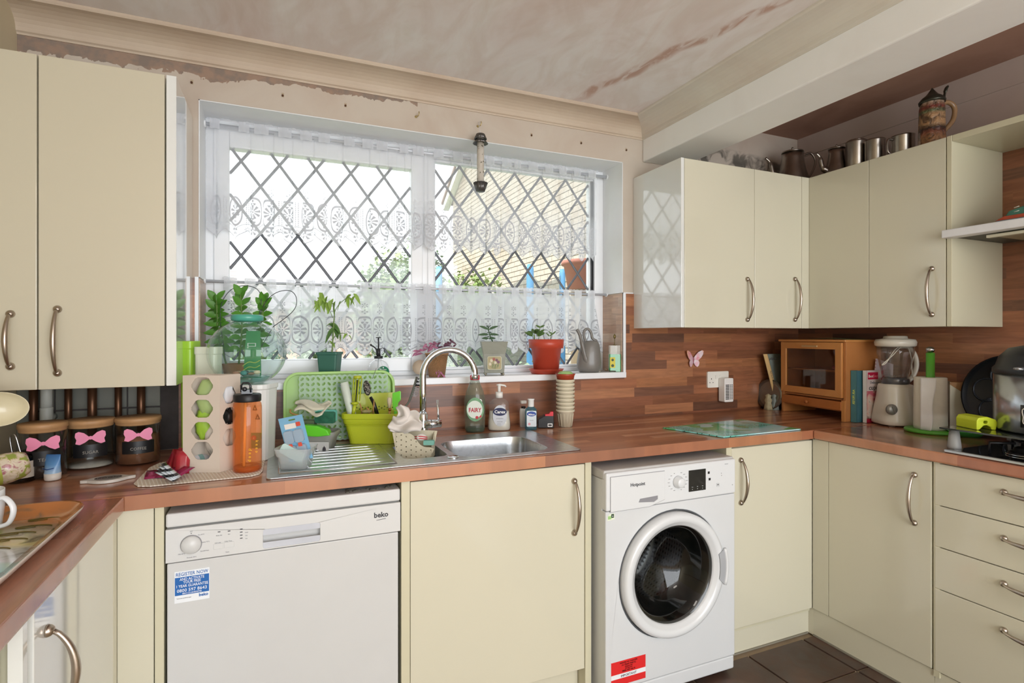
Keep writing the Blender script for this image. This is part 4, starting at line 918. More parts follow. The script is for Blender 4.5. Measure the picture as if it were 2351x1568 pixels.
# ================================================================ PLUG SOCKET, AIR FRESHENER, BUTTERFLY
SPY=D-.0085; sk_=lambda u,v,y=SPY: P(u,v,'y',y)
q0,q1=sk_(1620,852),sk_(1672,889); PL=mat('#e9e6dd',.3,var=.01)
t=thing('wall_socket','white double plug socket on the wood-strip splash panel','socket',((q0.x+q1.x)/2,SPY,q1.z)); cx,cz=(q0.x+q1.x)/2,(q0.z+q1.z)/2
b=B(); b.prism(rrect(.148,.087,.006,cx,cz),(0,SPY,0),(1,0,0),(0,0,1),(0,-.009,0)); part(b,'plate',PL,t,bevel=.002)
b=B()
for dx in (-.048,.045):
    for ex,ez,w,h in ((0,.012,.0035,.008),(-.011,-.008,.006,.0035),(.011,-.008,.006,.0035)): b.box(cx+dx+ex-w/2,SPY-.0095,cz+ez-h/2-.008,cx+dx+ex+w/2,SPY-.0088,cz+ez+h/2-.008)
part(b,'pin_hole',BLACK,t)
for dx in (-.016,.014): b=B(); b.box(cx+dx-.006,SPY-.013,cz+.004,cx+dx+.006,SPY-.008,cz+.024); part(b,'rocker_switch',PL,t,bevel=.002)
ax,az=P(1669,895,'y',SPY-.04).x,P(1669,895,'y',SPY-.04).z
t=thing('plug_in_air_freshener','white slatted plug-in air freshener hanging on the socket','air freshener',(ax,SPY-.03,az-.06))
b=B(); b.prism(rrect(.062,.128,.006,ax,az),(0,SPY-.012,0),(1,0,0),(0,0,1),(0,-.042,0)); part(b,'body',mat('#eceae6',.3,var=0),t,bevel=.004)
b=B()
for i in range(10):
    z=az+.027-i*.0083; b.box(ax-.023,SPY-.0545,z-.0024,ax+.003,SPY-.0535,z+.0024); b.box(ax+.008,SPY-.0545,z-.0024,ax+.014,SPY-.0535,z+.0024); b.box(ax+.019,SPY-.0545,z-.0024,ax+.026,SPY-.0535,z+.0024)
part(b,'vent_slot',mat('#33302e',.6),t)
bxw,bzw=sk_(1590,822).x,sk_(1590,825).z
t=thing('butterfly_ornament','pink and orange butterfly ornament stuck on the splash panel','ornament',(bxw,SPY,bzw))
n=NT('butterfly_wing'); s3=n.sep(n.obj()); dd=n.math('ABSOLUTE',s3[0]); 
n.set(Base_Color=n.mix(n.ramp(n.noise(22,4,n.obj(),dist=1.0),[(.35,(0,0,0,1)),(.6,(1,1,1,1))]),n.ramp(dd,[(0,'#7d3a4a'),(.01,'#d77c93'),(.03,'#dd7f8c'),(.055,'#e09a66')]),C('#d9c9cf')),Roughness=.3,Coat_Weight=.5); WING=n.m
up_=[(0.002,.006),(.012,.02),(.03,.04),(.052,.05),(.062,.046),(.058,.028),(.048,.010),(.034,-.002),(.012,-.006),(.002,-.004)]
lo_=[(.002,-.002),(.014,-.004),(.032,-.004),(.038,-.018),(.034,-.034),(.024,-.042),(.012,-.034),(.004,-.016)]
for sg in (-1,1):
    for nm,sh,m in (('upper_wing',up_,0),('lower_wing',lo_,0)):
        b=B(); b.prism([(sg*p[0]*.98,p[1]*.98) for p in sh],(bxw,SPY-.006,bzw),(1,0,0),(0,0,1),(0,.002,0)); b.rot(-sg*.28,'Z',(bxw,SPY,bzw)); o=part(b,nm,WING,t,bevel=.001)
b=B(); b.tube([(bxw,SPY-.006,bzw+.012),(bxw,SPY-.008,bzw),(bxw,SPY-.006,bzw-.026)],[.002,.0045,.0015],8); b.tube([(bxw,SPY-.005,bzw+.01),(bxw,SPY,bzw+.005)],.002,6); part(b,'body',mat('#a86c78',.5),t)
# ================================================================ THINGS ON THE WORKTOP, SILL AND CABINETS
RV=Vector((_c,-_s,0)); FV=Vector((_s,_c,0)); ZV=Vector((0,0,1))
class LOC:
    "a standing spot; p(u,v,d) gives the point seen at pixel (u,v) at this spot's depth plus d"
    def __init__(s,u,v=None,z=.91,y=None,x=None):
        if y is not None: p=P(u,V0,'y',y); s.x,s.y=p.x,y
        elif x is not None: p=P(u,V0,'x',x); s.x,s.y=x,p.y
        else: s.x,s.y,_=at(u,v,z)
        s.u,s.z=u,z; s.k=k_at((s.x,s.y))
    def p(s,u,v=None,d=0,z=None): 
        zz=z if z is not None else EYE-(v-V0)*s.k
        return Vector((s.x,s.y,0))+RV*((u-s.u)*s.k)+FV*d+ZV*zz
    def Z(s,v): return EYE-(v-V0)*s.k
    def thing(s,name,label,cat,group=None): return thing(name,label,cat,(s.x,s.y,s.z),group)
def local(b,x,y,z,ang=0):
    return b.xf(Matrix.Translation((x,y,z))@Matrix.Rotation(ang,4,'Z'))
def leaf(b,p,d,L,w,m=0,droop=.3,up=ZV*.55-FV*.85,n=4,fold=.15):
    p,d=Vector(p),Vector(d).normalized(); s=d.cross(up)
    if s.length<.05: s=d.cross(Vector((1,0,0)))
    s.normalize(); nn=s.cross(d); V=[];F=[]
    for i in range(n+1):
        t=i/n; c=p+d*(L*t)-ZV*(droop*L*t*t); ww=w*sin(PI*min(1,t*.96+.02))**.7*(1-.25*t)
        V+=[c-s*ww/2+nn*fold*ww,c,c+s*ww/2+nn*fold*ww]
    for i in range(n):
        for j in (0,1): F.append((i*3+j,i*3+j+1,i*3+j+4,i*3+j+3))
    b.add(V,F,m,True)
FA=-YAW      # heading that faces the photographer
# ---------------------------------------------------------------- canisters
PINK=mat('#e27fa3',.4,var=.02); LIDW=mat('#b98f63',.5,var=.1,scale=40); JAR=clear('#dfe6e4',.25,.03)
bow=[(0,0),(.004,.004),(.012,.012),(.022,.016),(.028,.013),(.029,.004),(.026,-.003),(.028,-.012),(.020,-.015),(.010,-.010),(.003,-.004)]
FILL=[('#2b2320','left glass canister with dark contents, wooden lid and pink bow'),('#d8d2c6','middle glass canister nearly empty, wooden lid and pink bow'),('#8b5a3c','right glass canister with brown contents, wooden lid and pink bow')]
for i,(u,vb,vt,wt,fh) in enumerate(((83,1112,988,104,.5),(196,1088,978,106,.08),(309,1078,972,103,.6))):
    l=LOC(u,vb-8); l.y+=.05; l.k=k_at((l.x,l.y)); r=wt/2*l.k*.84; H=(vb-vt)*l.k-.0; z0=.911
    t=l.thing('canister',FILL[i][1],'canister','bow-decorated canisters under the left wall cabinet')
    b=B(); b.lathe([(r*.94,z0),(r,z0+.008),(r,z0+H*.86),(r*.97,z0+H*.86),(r*.97,z0+.008),(.001,z0+.006)],(l.x,l.y,0),36,close=False); part(b,'glass_body',JAR,t)
    b=B(); b.lathe([(.001,z0+.0065),(r*.95,z0+.0065),(r*.95,z0+H*fh),(.001,z0+H*fh+.004)],(l.x,l.y,0),28,close=False); part(b,'contents',mat(FILL[i][0],.8,var=.15,scale=60),t)
    b=B(); b.lathe([(r*.95,z0+H*.84),(r*1.0,z0+H*.86),(r*1.0,z0+H*.90),(r*1.045,z0+H*.91),(r*1.05,z0+H*.975),(r*1.02,z0+H),(.001,z0+H)],(l.x,l.y,0),40); part(b,'wooden_lid',LIDW,t)
    vd=Vector((l.x,l.y,0)).normalized(); vr=Vector((vd.y,-vd.x,0)); va=math.atan2(l.x,l.y); fr=Vector((l.x,l.y,0))-vd*(r+.001); b=B()
    for sg in (-1,1): b.prism([(sg*p[0]*1.3,p[1]*1.3) for p in bow],fr+ZV*(z0+H*.66),vr,ZV,vd*.0014)
    b.prism(circ(.0055,12),fr+ZV*(z0+H*.66)-vd*.0006,vr,ZV,vd*.002); part(b,'bow_decal',PINK,t)
    b=B(); b.grid(lambda s,q,l=l,r=r,H=H,va=va:(l.x+(r+.0006)*sin((s-.5)*1.5+PI+va),l.y+(r+.0006)*cos((s-.5)*1.5+PI+va),.911+H*(.26+.26*q)),14,1); part(b,'label_band',mat('#141416',.4,var=0),t)
    text(('TEA','SUGAR','COFFEE')[i],.009,mat('#8f8a80',.5,var=0),t,fr-vd*.0012+ZV*(z0+H*.34),vr,ZV)
# pipes and the white pipe behind
PIPE=mat('#6b4a35',.35,.7,.1)
for i,(x,r) in enumerate(((-.745,.0125),(-.7057,.0),(-.652,.011),(-.586,.014),(-.512,.011),(-.445,.013))):
    if r==0: continue
    b=B(); b.cyl((x,2.285,.912),r,.30,12); solo(b,'copper_pipe',('dark pipe nearest the left wall under the cabinet','second dark pipe from the left under the cabinet','thickest copper pipe above the middle canister','dark pipe above the gap between middle and right canisters','brown copper pipe above the right canister')[[0,0,1,2,3,4][i]],'pipe',PIPE,(x,2.285,.912),'boiler pipes behind the canisters')
b=B(); b.cyl((-.70,2.25,1.075),.016,.11,16); b.lathe([(.0001,1.03),(.013,1.032),(.0175,1.04),(.0175,1.085),(.016,1.087)],(-.70,2.25,0),18); b.tube([(-.70,2.25,1.05),(-.70,2.285,1.05),(-.70,2.309,1.05)],.012,10); solo(b,'waste_pipe','short white plastic pipe end hanging among the brown pipes','pipe',mat('#c9ccc4',.4),(-.70,2.25,1.03))
# ---------------------------------------------------------------- mugs, mug tree, tray
def mug(name,label,c,n,r,h,mo,mi,group=None,hang=None,rim=None):
    "mug with its mouth centre c facing n; hang = direction of handle"
    n=Vector(n).normalized(); t=thing(name,label,'mug',tuple(Vector(c)-n*h),group); q=ZV.rotation_difference(n).to_matrix().to_4x4(); M=Matrix.Translation(Vector(c)-n*h)@q
    b=B(); b.lathe([(.001,0),(r*.7,0),(r*.9,h*.2),(r,h*.6),(r,h),(r*.95,h),(r*.94,h*.5),(r*.6,h*.06),(.001,h*.05)],(0,0,0),32,close=False); b.xf(M); part(b,'body',[mo],t)
    if rim: b=B(); b.lathe([(r*1.008,h*.90),(r*1.012,h*.95),(r*1.008,h)],(0,0,0),32,close=False); b.xf(M); part(b,'rim_band',rim,t)
    hd=Vector(hang).normalized(); inv=M.to_3x3().inverted(); ld=inv@hd; ld.z=0; ld.normalize()
    b=B(); b.tube(spline([ld*(r*.9)+ZV*h*.8,ld*(r*1.35)+ZV*h*.85,ld*(r*1.75)+ZV*h*.62,ld*(r*1.55)+ZV*h*.3,ld*(r*.92)+ZV*h*.18],5),.0062,10,flat=.7); b.xf(M); part(b,'handle',mo,t); return t
CR=mat('#d9cfae',.3,var=.03,coat=.4)
l=LOC(-4,940,1.13,y=1.80); c=l.p(-8,940); mt=thing('mug_tree','wooden mug tree at the left photo edge holding hanging cups','mug tree',(l.x-.10,1.86,.911))
tx=l.x-.10; b=B(); b.lathe([(.075,.911),(.075,.922),(.06,.928),(.012,.93),(.0105,1.21),(.016,1.225),(.0001,1.235)],(tx,1.86,0),24); part(b,'pole',LIDW,mt)
for dz,dd in ((1.12,Vector((.6,-.5,.25))),(1.03,Vector((.5,-.7,.25))),(1.16,Vector((-.6,-.3,.3)))):
    b=B(); p0=Vector((tx,1.86,dz)); b.tube([p0,p0+dd.normalized()*.075],.004,8); part(b,'peg',LIDW,mt)
t=thing('oval_dish','cream oval dish propped face-out at the left photo edge','dish',tuple(c-ZV*40*l.k)); vd=Vector((c.x,c.y,0)).normalized(); vr=Vector((vd.y,-vd.x,0)); r=57*l.k; V=[];F=[]
for q_r,q_d in ((.001,.022),(.6,.020),(.86,.010),(.97,.001),(1.0,.0),(1.0,.003),(.87,.014),(.6,.025),(.001,.027)):
    for i in range(40): a=2*PI*i/40; V.append(c+vr*(r*q_r*cos(a))+ZV*(r*.70*q_r*sin(a))+vd*q_d)
for j in range(8):
    for i in range(40): F.append((j*40+i,j*40+(i+1)%40,(j+1)*40+(i+1)%40,(j+1)*40+i))
b=B(); b.add(V,F,0,True); part(b,'dish',CR,t)
def floral():
    n=NT('floral_ceramic'); n.set(Base_Color=n.ramp(n.noise(38,3,dist=1.2),[(.38,'#8d9a3e'),(.45,'#c9b69a'),(.55,'#d8cdb8'),(.62,'#a86a72')]),Roughness=.3,Coat_Weight=.4); return n.m
c=LOC(-6,1082,1.0,y=1.72); mug('mug','floral cup with green rim hanging below the cream cup',c.p(-12,1082),-RV*.55-FV*.75-ZV*.15,.037,.062,floral(),CR,hang=(-.6,.5,.1),rim=mat('#a9b24c',.3))
# glass jar with white label and tongs
l=LOC(38,1112); l.y+=.03; t=l.thing('glass_jar','glass jar with white paper label holding a pair of metal tongs','jar'); r=27*l.k; zt_j=l.Z(1052)
b=B(); b.lathe([(r*.9,.911),(r,.92),(r,zt_j),(r*.9,zt_j+.008),(r*.86,zt_j+.008),(r*.95,zt_j-.004),(r*.95,.92),(.001,.918)],(l.x,l.y,0),28,close=False); part(b,'glass_body',clear('#3d443f',.55,.04),t)
b=B(); b.lathe([(r*1.01,.925),(r*1.01,l.Z(1062))],(l.x,l.y,0),28,close=False); part(b,'label',mat('#c7bfb2',.6,var=.04),t)
b=B(); a0=l.p(20,1060); a1=l.p(12,1012); a2=l.p(18,1002); a3=l.p(26,1008); a4=l.p(40,1055); b.tube(spline([a0,a1,a2,a3,a4],5),.0024,6,flat=.6); tt=solo(b,'tongs','thin steel tongs standing in the white-labelled jar','tongs',STEEL,tuple(a0))
b=B(); b.tube([l.p(40,1062,-.0),l.p(66,1016,.01)],[.0035,.005],8); solo(b,'wooden_spoon','dark wooden spoon handle leaning in the labelled jar','spoon',mat('#5a3b2a',.6),tuple(l.p(40,1062)))
# blue tube
l=LOC(121,1102); t=l.thing('hand_cream_tube','blue cream tube standing on its white cap before the canisters','tube'); k=l.k
b=B(); b.lathe([(14*k,.911),(15.5*k,.914),(16*k,l.Z(1085)),(.001,l.Z(1085))],(l.x,l.y,0),24); part(b,'cap',mat('#e4dfd8',.4),t)
b=B(); V=[];F=[]
for j in range(7):
    tt=j/6; z=l.Z(1086)+(l.Z(1043)-l.Z(1086))*tt; a=(15.5+3*tt)*k; d=15*k*(1-tt)+.0012
    for i in range(24): q=2*PI*i/24; V.append(Vector((l.x,l.y,z))+RV*a*cos(q)+FV*d*sin(q))
for j in range(6):
    for i in range(24): F.append((j*24+i,j*24+(i+1)%24,(j+1)*24+(i+1)%24,(j+1)*24+i))
b.add(V,F,0,True); b.f.append([6*24+i for i in range(24)]); b.m.append(0); b.sm.append(False)
n=NT('tube_print'); s3=n.sep(n.pos()); n.set(Base_Color=n.ramp(n.math('MULTIPLY',n.math('SUBTRACT',s3[2],.935),12),[(0,'#9dbfe0'),(.25,'#5f94c9'),(.55,'#3f73ad'),(.85,'#2f5f97')]),Roughness=.35); part(b,'tube_body',n.m,t)
b=B(); b.tube([l.p(108,1073,-.016),l.p(120,1075,-.019),l.p(134,1072,-.016)],.0012,6); part(b,'printed_swoosh',mat('#1d4c94',.4),t)
l2=LOC(124,1085); b=B(); b.lathe([(8*l2.k,.911),(9*l2.k,.95),(9*l2.k,l2.Z(1048)),(4*l2.k,l2.Z(1042)),(4*l2.k,l2.Z(1032)),(.0001,l2.Z(1031))],(l2.x,l2.y+.02,0),16); solo(b,'small_bottle','small yellow-green bottle with pale tip behind the blue tube','bottle',mat('#a8b070',.4),(l2.x,l2.y+.02,.911))
# spoon rest
a,c_=P(183,1107,'z',.915),P(312,1093,'z',.915); mid=(a+c_)/2; ax_=(c_-a).normalized(); ay_=Vector((-ax_.y,ax_.x,0)); L=(c_-a).length
t=thing('spoon_rest','white ceramic spoon rest with grey lettering on the left worktop','spoon rest',(mid.x,mid.y,.911)); b=B()
pr=[]
for i in range(40):
    q=2*PI*i/40; rx=L*.33*cos(q); ry=L*.29*sin(q)
    if abs(cos(q))>.86: rx=math.copysign(L*.33+ (abs(cos(q))-.86)/.14*L*.17,cos(q)); ry*=.55
    pr.append((rx,ry))
b.prism(pr,(mid.x,mid.y,.911),ax_,ay_,(0,0,.008)); part(b,'dish',mat('#d6d2ca',.35,coat=.3),t,bevel=.003)
b=B(); b.prism(circ(L*.25,32,0,0,1,.78),(mid.x,mid.y,.9192),ax_,ay_,(0,0,.0006)); part(b,'printed_panel',mat('#8e8a84',.4,var=.3,scale=90),t); text('SPOONS',.012,BLACK,t,Vector((mid.x,mid.y,.9199))-ay_*.006,ax_,ay_)
# tray
t=thing('serving_tray','melamine serving tray with coffee print and curved rim on the left worktop','tray',(-.6,1.35,.911)); TX0,TX1,TY0,TY1=-.775,-.405,1.06,1.58
n=NT('tray_print'); s3=n.sep(n.pos()); yv=n.math('ADD',n.math('SUBTRACT',s3[1],1.18),n.math('MULTIPLY',n.math('ADD',s3[0],.6),.5)); yv=n.math('ADD',yv,n.math('MULTIPLY_ADD',n.noise(6,2,dist=.5),.06,-.03))
base=n.ramp(n.math('MULTIPLY',yv,2.3),[(.0,'#54a3a0'),(.22,'#8fc9c9'),(.36,'#b9d6d4'),(.39,'#d9dce4'),(.54,'#cfd0cc'),(.60,'#cfc28a'),(.72,'#b0ae98'),(.84,'#7d7b6c'),(.93,'#a86a3a'),(1,'#b5713d')])
n.set(Base_Color=n.mix(n.ramp(n.noise(9,3,dist=2),[(.55,(0,0,0,1)),(.68,(.8,.8,.8,1))]),base,C('#5f5a48')),Roughness=.15,Coat_Weight=.6); TRP=n.m
cxT,cyT=(TX0+TX1)/2,(TY0+TY1)/2; w_,h_=TX1-TX0,TY1-TY0
V=[];F=[];lo=[(.80,.9125),(.84,.9135),(.93,.922),(.985,.934),(1.0,.936),(.995,.931),(.94,.917),(.84,.911)]
for s_,z in lo:
    for p in rrect(w_-(1-s_)*.36,h_-(1-s_)*.36,.07,cxT,cyT,7): V.append((p[0],p[1],z+(.008*max(0,(abs(p[1]-cyT)/h_*2-.6)) if s_>.9 else 0)))
nn=len(V)//len(lo)
for j in range(len(lo)-1):
    for i in range(nn): F.append((j*nn+i,j*nn+(i+1)%nn,(j+1)*nn+(i+1)%nn,(j+1)*nn+i))
F.append(list(range(nn))); b=B(); b.add(V,F,0,True); b.sm[-1]=False
for i,f in enumerate(b.f[:-1]):
    if i//nn>=4: b.m[i]=1
part(b,'tray_body',[TRP,mat('#e6dcd2',.4)],t)
for i,(x,y) in enumerate(((-.47,1.52),(-.475,1.47),(-.49,1.43),(-.49,1.39),(-.50,1.34),(-.52,1.29))):
    cu=B(); cu.tube([(x+.028*cos(q)-.01*q/3,y+.012*sin(q)+.004*q,.9136) for q in [.3+.35*j for j in range(15)]],.0012,5); part(cu,'printed_scroll',mat('#6b5a22',.4),t)
m3=LOC(-46,1196,.95,y=1.45); c=m3.p(-52,1120); mug('mug','white mug standing on the serving tray, only its handle in view',Vector((c.x,c.y,1.005)),ZV,.042,.09,mat('#eceef2',.2,coat=.5),CR,hang=RV)
# ---------------------------------------------------------------- woven mat and what lies on it
n=NT('woven_mat'); s3=n.sep(n.pos()); wv=n.math('SINE',n.math('MULTIPLY',n.math('ADD',s3[0],n.math('MULTIPLY',s3[1],.25)),700)); wv2=n.math('SINE',n.math('MULTIPLY',s3[1],900))
n.set(Base_Color=n.mix(n.ramp(wv,[(.2,(0,0,0,1)),(.7,(1,1,1,1))]),C('#dfd2c2'),C('#f2ebe0')),Roughness=.9); n.bump(n.math('ADD',wv,wv2),.5,.002)
b=B(); b.prism([(-.368,1.80),(-.352,1.765),(-.32,1.752),(-.075,1.762),(-.052,1.78),(-.044,1.82),(-.040,2.03),(-.055,2.05),(-.30,2.09),(-.352,2.06),(-.368,2.0)],(0,0,.911),(1,0,0),(0,1,0),(0,0,.0035)); solo(b,'woven_mat','beige ribbed woven mat under the orange bottle','mat',n.m,(-.2,1.9,.911),bevel=.0015)
MZ=.9148
# orange bottle
l=LOC(568,1080,MZ); k=l.k; t=l.thing('sports_bottle','translucent orange water bottle with black flip lid','bottle'); r=30.5*k; sq=3.2
OR=clear('#ffab52',.55,.05,.24,.8)
b=B(); b.lathe([(.001,MZ+.001),(r*.93,MZ+.001),(r,MZ+.008),(r,l.Z(935)),(r*.96,l.Z(926)),(r*.88,l.Z(922)),(r*.88,l.Z(916))],(l.x,l.y,0),40,close=False); part(b,'bottle_body',OR,t)
b=B(); b.lathe([(.001,MZ+.004),(r*.92,MZ+.004),(r*.92,MZ+.016),(.001,MZ+.012)],(l.x,l.y,0),32,close=False); part(b,'thick_base',clear('#e2701a',.8,.05,.45),t)
b=B(); b.lathe([(r*.94,l.Z(921)),(r*.96,l.Z(919)),(r*.96,l.Z(906)),(r*.90,l.Z(904)),(.001,l.Z(904))],(l.x,l.y,0),36); part(b,'screw_lid',mat('#17181c',.4,var=0),t)
b=B(); b.cbox(l.p(569,898,-.004),(.03,.03,.013)); b.tube([l.p(559,900,-.012),l.p(559,884,-.014),l.p(564,878,-.014),l.p(575,878,-.014),l.p(580,884,-.014),l.p(580,900,-.012)],.0032,8); b.ell(l.p(569,892,-.02),(.0075,.006,.007),12,8); part(b,'flip_spout',mat('#202329',.25,var=0,coat=.4),t)
b=B(); b.tube([l.p(564,920),l.p(560,1070)],.0042,8); part(b,'straw',mat('#f7c77e',.4,var=0),t)
for i,ch in enumerate('deep'): text(ch,.010,mat('#f4c23a',.4,var=0),t,l.p(585.5,1026+i*8.4,-r*1.0+.0006),-ZV,RV,name='lettering')
for i in range(4): text('keep'[i],.009,mat('#f4c23a',.4,var=0),t,l.p(594,1010+i*8,-r*.5),-ZV,RV)
# bag dispenser
FW_=B(); a=P(415,1090,'z',.9125); kk=k_at(a); Hh=(1090-863)*kk; wF=86*kk
ld=LOC(415,1088,.9148); ld.x,ld.y=-.262,1.880; ld.k=k_at((ld.x,ld.y)); ld.u=415
def hexs(cu,cv,hw,hh,r=.25):
    p=[(-1,0),(-.5,1),(.5,1),(1,0),(.5,-1),(-.5,-1)]; o=[]
    for i in range(6):
        a=Vector(p[i-1]);c=Vector(p[i]);d=Vector(p[(i+1)%6]); o+= [c+(a-c)*r*.5,c+(a-c)*.08*1+(d-c)*.08,c+(d-c)*r*.5]
    return [(cu+q.x*hw,cv+q.y*hh) for q in o]
t=ld.thing('bag_dispenser','beige plastic bag holder with rows of hexagon holes','bag holder'); k=ld.k; zt0=ld.Z(862); BGE=mat('#cfc2b4',.45,var=.02)
dirF=(RV*1.0+FV*.02).normalized(); wF=84*k
b=B(); b.prism([(0,0),(wF,0),(wF,zt0-.915),(0,zt0-.915)],(ld.x,ld.y,.9150),dirF,ZV,FV*.002,holes=[hexs(44*k,(1088-v)*k-.002,26.5*k,20.5*k) for v in (888,940,991)]+[hexs(44*k,(1088-1038)*k,26.5*k,20.5*k)]); part(b,'front_panel',BGE,t)
o2=Vector((ld.x,ld.y,0))+dirF*wF; d2=(RV*.36+FV*.93).normalized(); ws=.075
b=B(); b.prism([(0,0),(ws,0),(ws,zt0-.915),(0,zt0-.915)],o2+ZV*.9150,d2,ZV,-RV*.002,holes=[hexs(.036,(1088-v)*k-.002,.026,20*k) for v in (911,960,1010)]); part(b,'side_panel',BGE,t)
b=B(); d3=-dirF; o3=o2+d2*ws; b.prism([(0,0),(wF,0),(wF,zt0-.915),(0,zt0-.915)],o3+ZV*.9150,d3,ZV,-FV*.002); b.prism([(0,0),(ws,0),(ws,zt0-.915),(0,zt0-.915)],Vector((ld.x,ld.y,.9150)),d2,ZV,RV*.002); part(b,'back_panel',BGE,t)
def blob(c,r,m,name,label,cat,seed,grp=None,amp=.25,n=18):
    q=random.Random(seed); b=B(); b.ell((0,0,0),(1,1,1),n,12); ph=[q.uniform(0,6) for _ in range(6)]
    for i,v in enumerate(b.v):
        f=1+amp*(sin(5*v.x+ph[0])*sin(6*v.y+ph[1])+.6*sin(9*v.z+ph[2])*sin(7*v.x+ph[3])); b.v[i]=Vector((v.x*f*r[0],v.y*f*r[1],v.z*f*r[2]))+Vector(c)
    return solo(b,name,label,cat,m,tuple(c),grp)
blob(ld.p(462,905,.035)-ZV*.012,(.037,.018,.054),mat('#a9bf7c',.5,var=.1),'folded_bag','pale green carrier bag behind the upper hexagon holes','bag',1,amp=.1)
blob(ld.p(450,975,.035),(.026,.017,.05),mat('#9cc23a',.5,var=.1),'folded_bag','lime green bag in the middle of the bag holder','bag',2,amp=.12)
blob(ld.p(478,1010,.040),(.034,.014,.06),mat('#d6cdc0',.6,var=.1),'folded_bag','cream paper bag low in the bag holder','bag',3,amp=.12)
blob(ld.p(494,905,.05),(.022,.02,.04),mat('#e2e2e4',.5,var=.05),'folded_bag','crumpled white bag at the side holes of the bag holder','bag',4,amp=.25)
blob(ld.p(497,962,.055),(.018,.02,.022),mat('#1c1c1e',.5),'folded_bag','black bag showing at the side of the bag holder','bag',5,amp=.25)
# containers behind the dispenser
def tubbox(name,label,cat,u0,u1,vt,y,m,taper=.9,depth=.05,grp=None,z0=.911,rimw=.003,par=None):
    l=LOC((u0+u1)/2,z=z0,y=y); w=(u1-u0)*l.k; H=l.Z(vt)-z0; V=[];F=[]; t=thing(name,label,cat,(l.x,l.y,z0),grp)
    b=B(); pr=[(taper,0),(1.0,H*.93),(1.05,H*.94),(1.05,H)]
    for s_,z in pr:
        for p in rrect(w*s_/1.05,depth*s_,min(w,depth)*.3,0,0,4): V.append(Vector((l.x,l.y,z0+z))+RV*p[0]+FV*p[1])
    nn=20
    for j in range(3):
        for i in range(nn): F.append((j*nn+i,j*nn+(i+1)%nn,(j+1)*nn+(i+1)%nn,(j+1)*nn+i))
    F.append(list(range(nn))[::-1]); F.append([3*nn+i for i in range(nn)]); b.add(V,F,0,False); part(b,'body',m,t,bevel=.001,seg=1); return t,l,w,H
tubbox('food_container','upright lime green plastic container behind the bag holder','container',422,452,783,2.12,mat('#a2cf3c',.35,trans=.0,var=.03),depth=.06)
tubbox('food_container','milky white plastic container with yellow base behind the bag holder','container',452,506,796,2.06,mat('#dfe3cf',.35,var=.08,scale=5),depth=.05)
# detergent tub
t,l,w,H=tubbox('storage_tub','white plastic tub with teal corner label carrying the glass globe','tub',527,628,880,2.03,mat('#e3e6e3',.35,var=.02),taper=.92,depth=.13)
f0=lambda u,v: l.p(u,v,-.0655)
b=B(); b.prism([(-10*l.k,0),(12*l.k,0),(12*l.k,34*l.k),(-10*l.k,34*l.k)],f0(608,1020),RV,ZV,FV*.003); part(b,'teal_label',mat('#2fa08c',.5,var=0),t)
b=B(); b.prism(circ(5.5*l.k,20),f0(604,997)-FV*.0012,RV,ZV,FV*.003); part(b,'pink_badge',mat('#b83a78',.5,var=0),t); text('4',.008,SW,t,f0(604,1000)-FV*.002,RV,ZV)
b=B()
for (u,v) in ((540,905),(610,905),(606,930),(612,950),(533,960),(536,1000)): b.prism([(-5*l.k,-6*l.k),(5*l.k,-6*l.k),(0,6*l.k)],f0(u,v),RV,ZV,FV*.003,holes=[[(-3*l.k,-4.5*l.k),(3*l.k,-4.5*l.k),(0,3*l.k)]])
b.prism([(-9*l.k,-9*l.k),(6*l.k,-9*l.k),(6*l.k,9*l.k),(-9*l.k,9*l.k)],f0(536,1040),RV,ZV,FV*.003); part(b,'printed_marks',mat('#3d3f63',.5,var=0),t)
# globe dispenser
zt1=.911+H; l=LOC(568,z=zt1,y=2.03); R=82*l.k; cz=zt1+R*.86
t=thing('glass_globe','large aqua glass globe jar with teal lid on the white tub','jar',(l.x,l.y,zt1))
pf=[]
for i in range(25):
    a=-PI*.36+ (PI*.78)*i/24; pf.append((R*cos(a)*1.0,cz+R*.93*sin(a)))
pf=[(.001,zt1+.003),(pf[0][0]*.96,zt1+.002)]+pf
AQ=clear('#8fdccf',.13,.02,.04,1.3)
b=B(); b.lathe(pf,(l.x,l.y,0),64,close=False,flute=.018,nf=12); part(b,'globe',AQ,t)
b=B(); b.lathe([(.001,zt1+.006),(R*.42,zt1+.006),(R*.55,zt1+.022),(R*.4,zt1+.026),(.001,zt1+.02)],(l.x,l.y,0),40,close=False,flute=.06,nf=9); part(b,'thick_base',clear('#6fcabf',.4,.05,.2,1.0),t)
ztop=pf[-1][1]; b=B(); b.lathe([(pf[-1][0],ztop-.004),(34*l.k,ztop),(34*l.k,ztop+11*l.k),(31*l.k,ztop+13*l.k),(.001,ztop+13*l.k)],(l.x-.0,l.y,0),40); part(b,'lid',mat('#4fa895',.35,coat=.3),t)
b=B(); b.prism([(-20*l.k,-.085),(22*l.k,-.085),(20*l.k,.075),(-12*l.k,.075)],l.p(566,V0,.035,z=cz-.002),RV,ZV,FV*.003); bk=solo(b,'leaflet','green printed leaflet standing inside the glass globe','leaflet',[mat('#4b9a63',.5,var=.15,scale=14)],tuple(l.p(566,V0,.035,z=cz-.085)))
b=B(); 
for dz,c2 in ((-.035,0),(-.052,0)): b.tube(spline([l.p(545,V0,.0335,z=cz+dz-.012),l.p(560,V0,.0335,z=cz+dz+.002),l.p(575,V0,.0335,z=cz+dz),l.p(586,V0,.0335,z=cz+dz+.008)],5),.0016,5)
part(b,'printed_wave',mat('#b9cf6a',.5),bk)
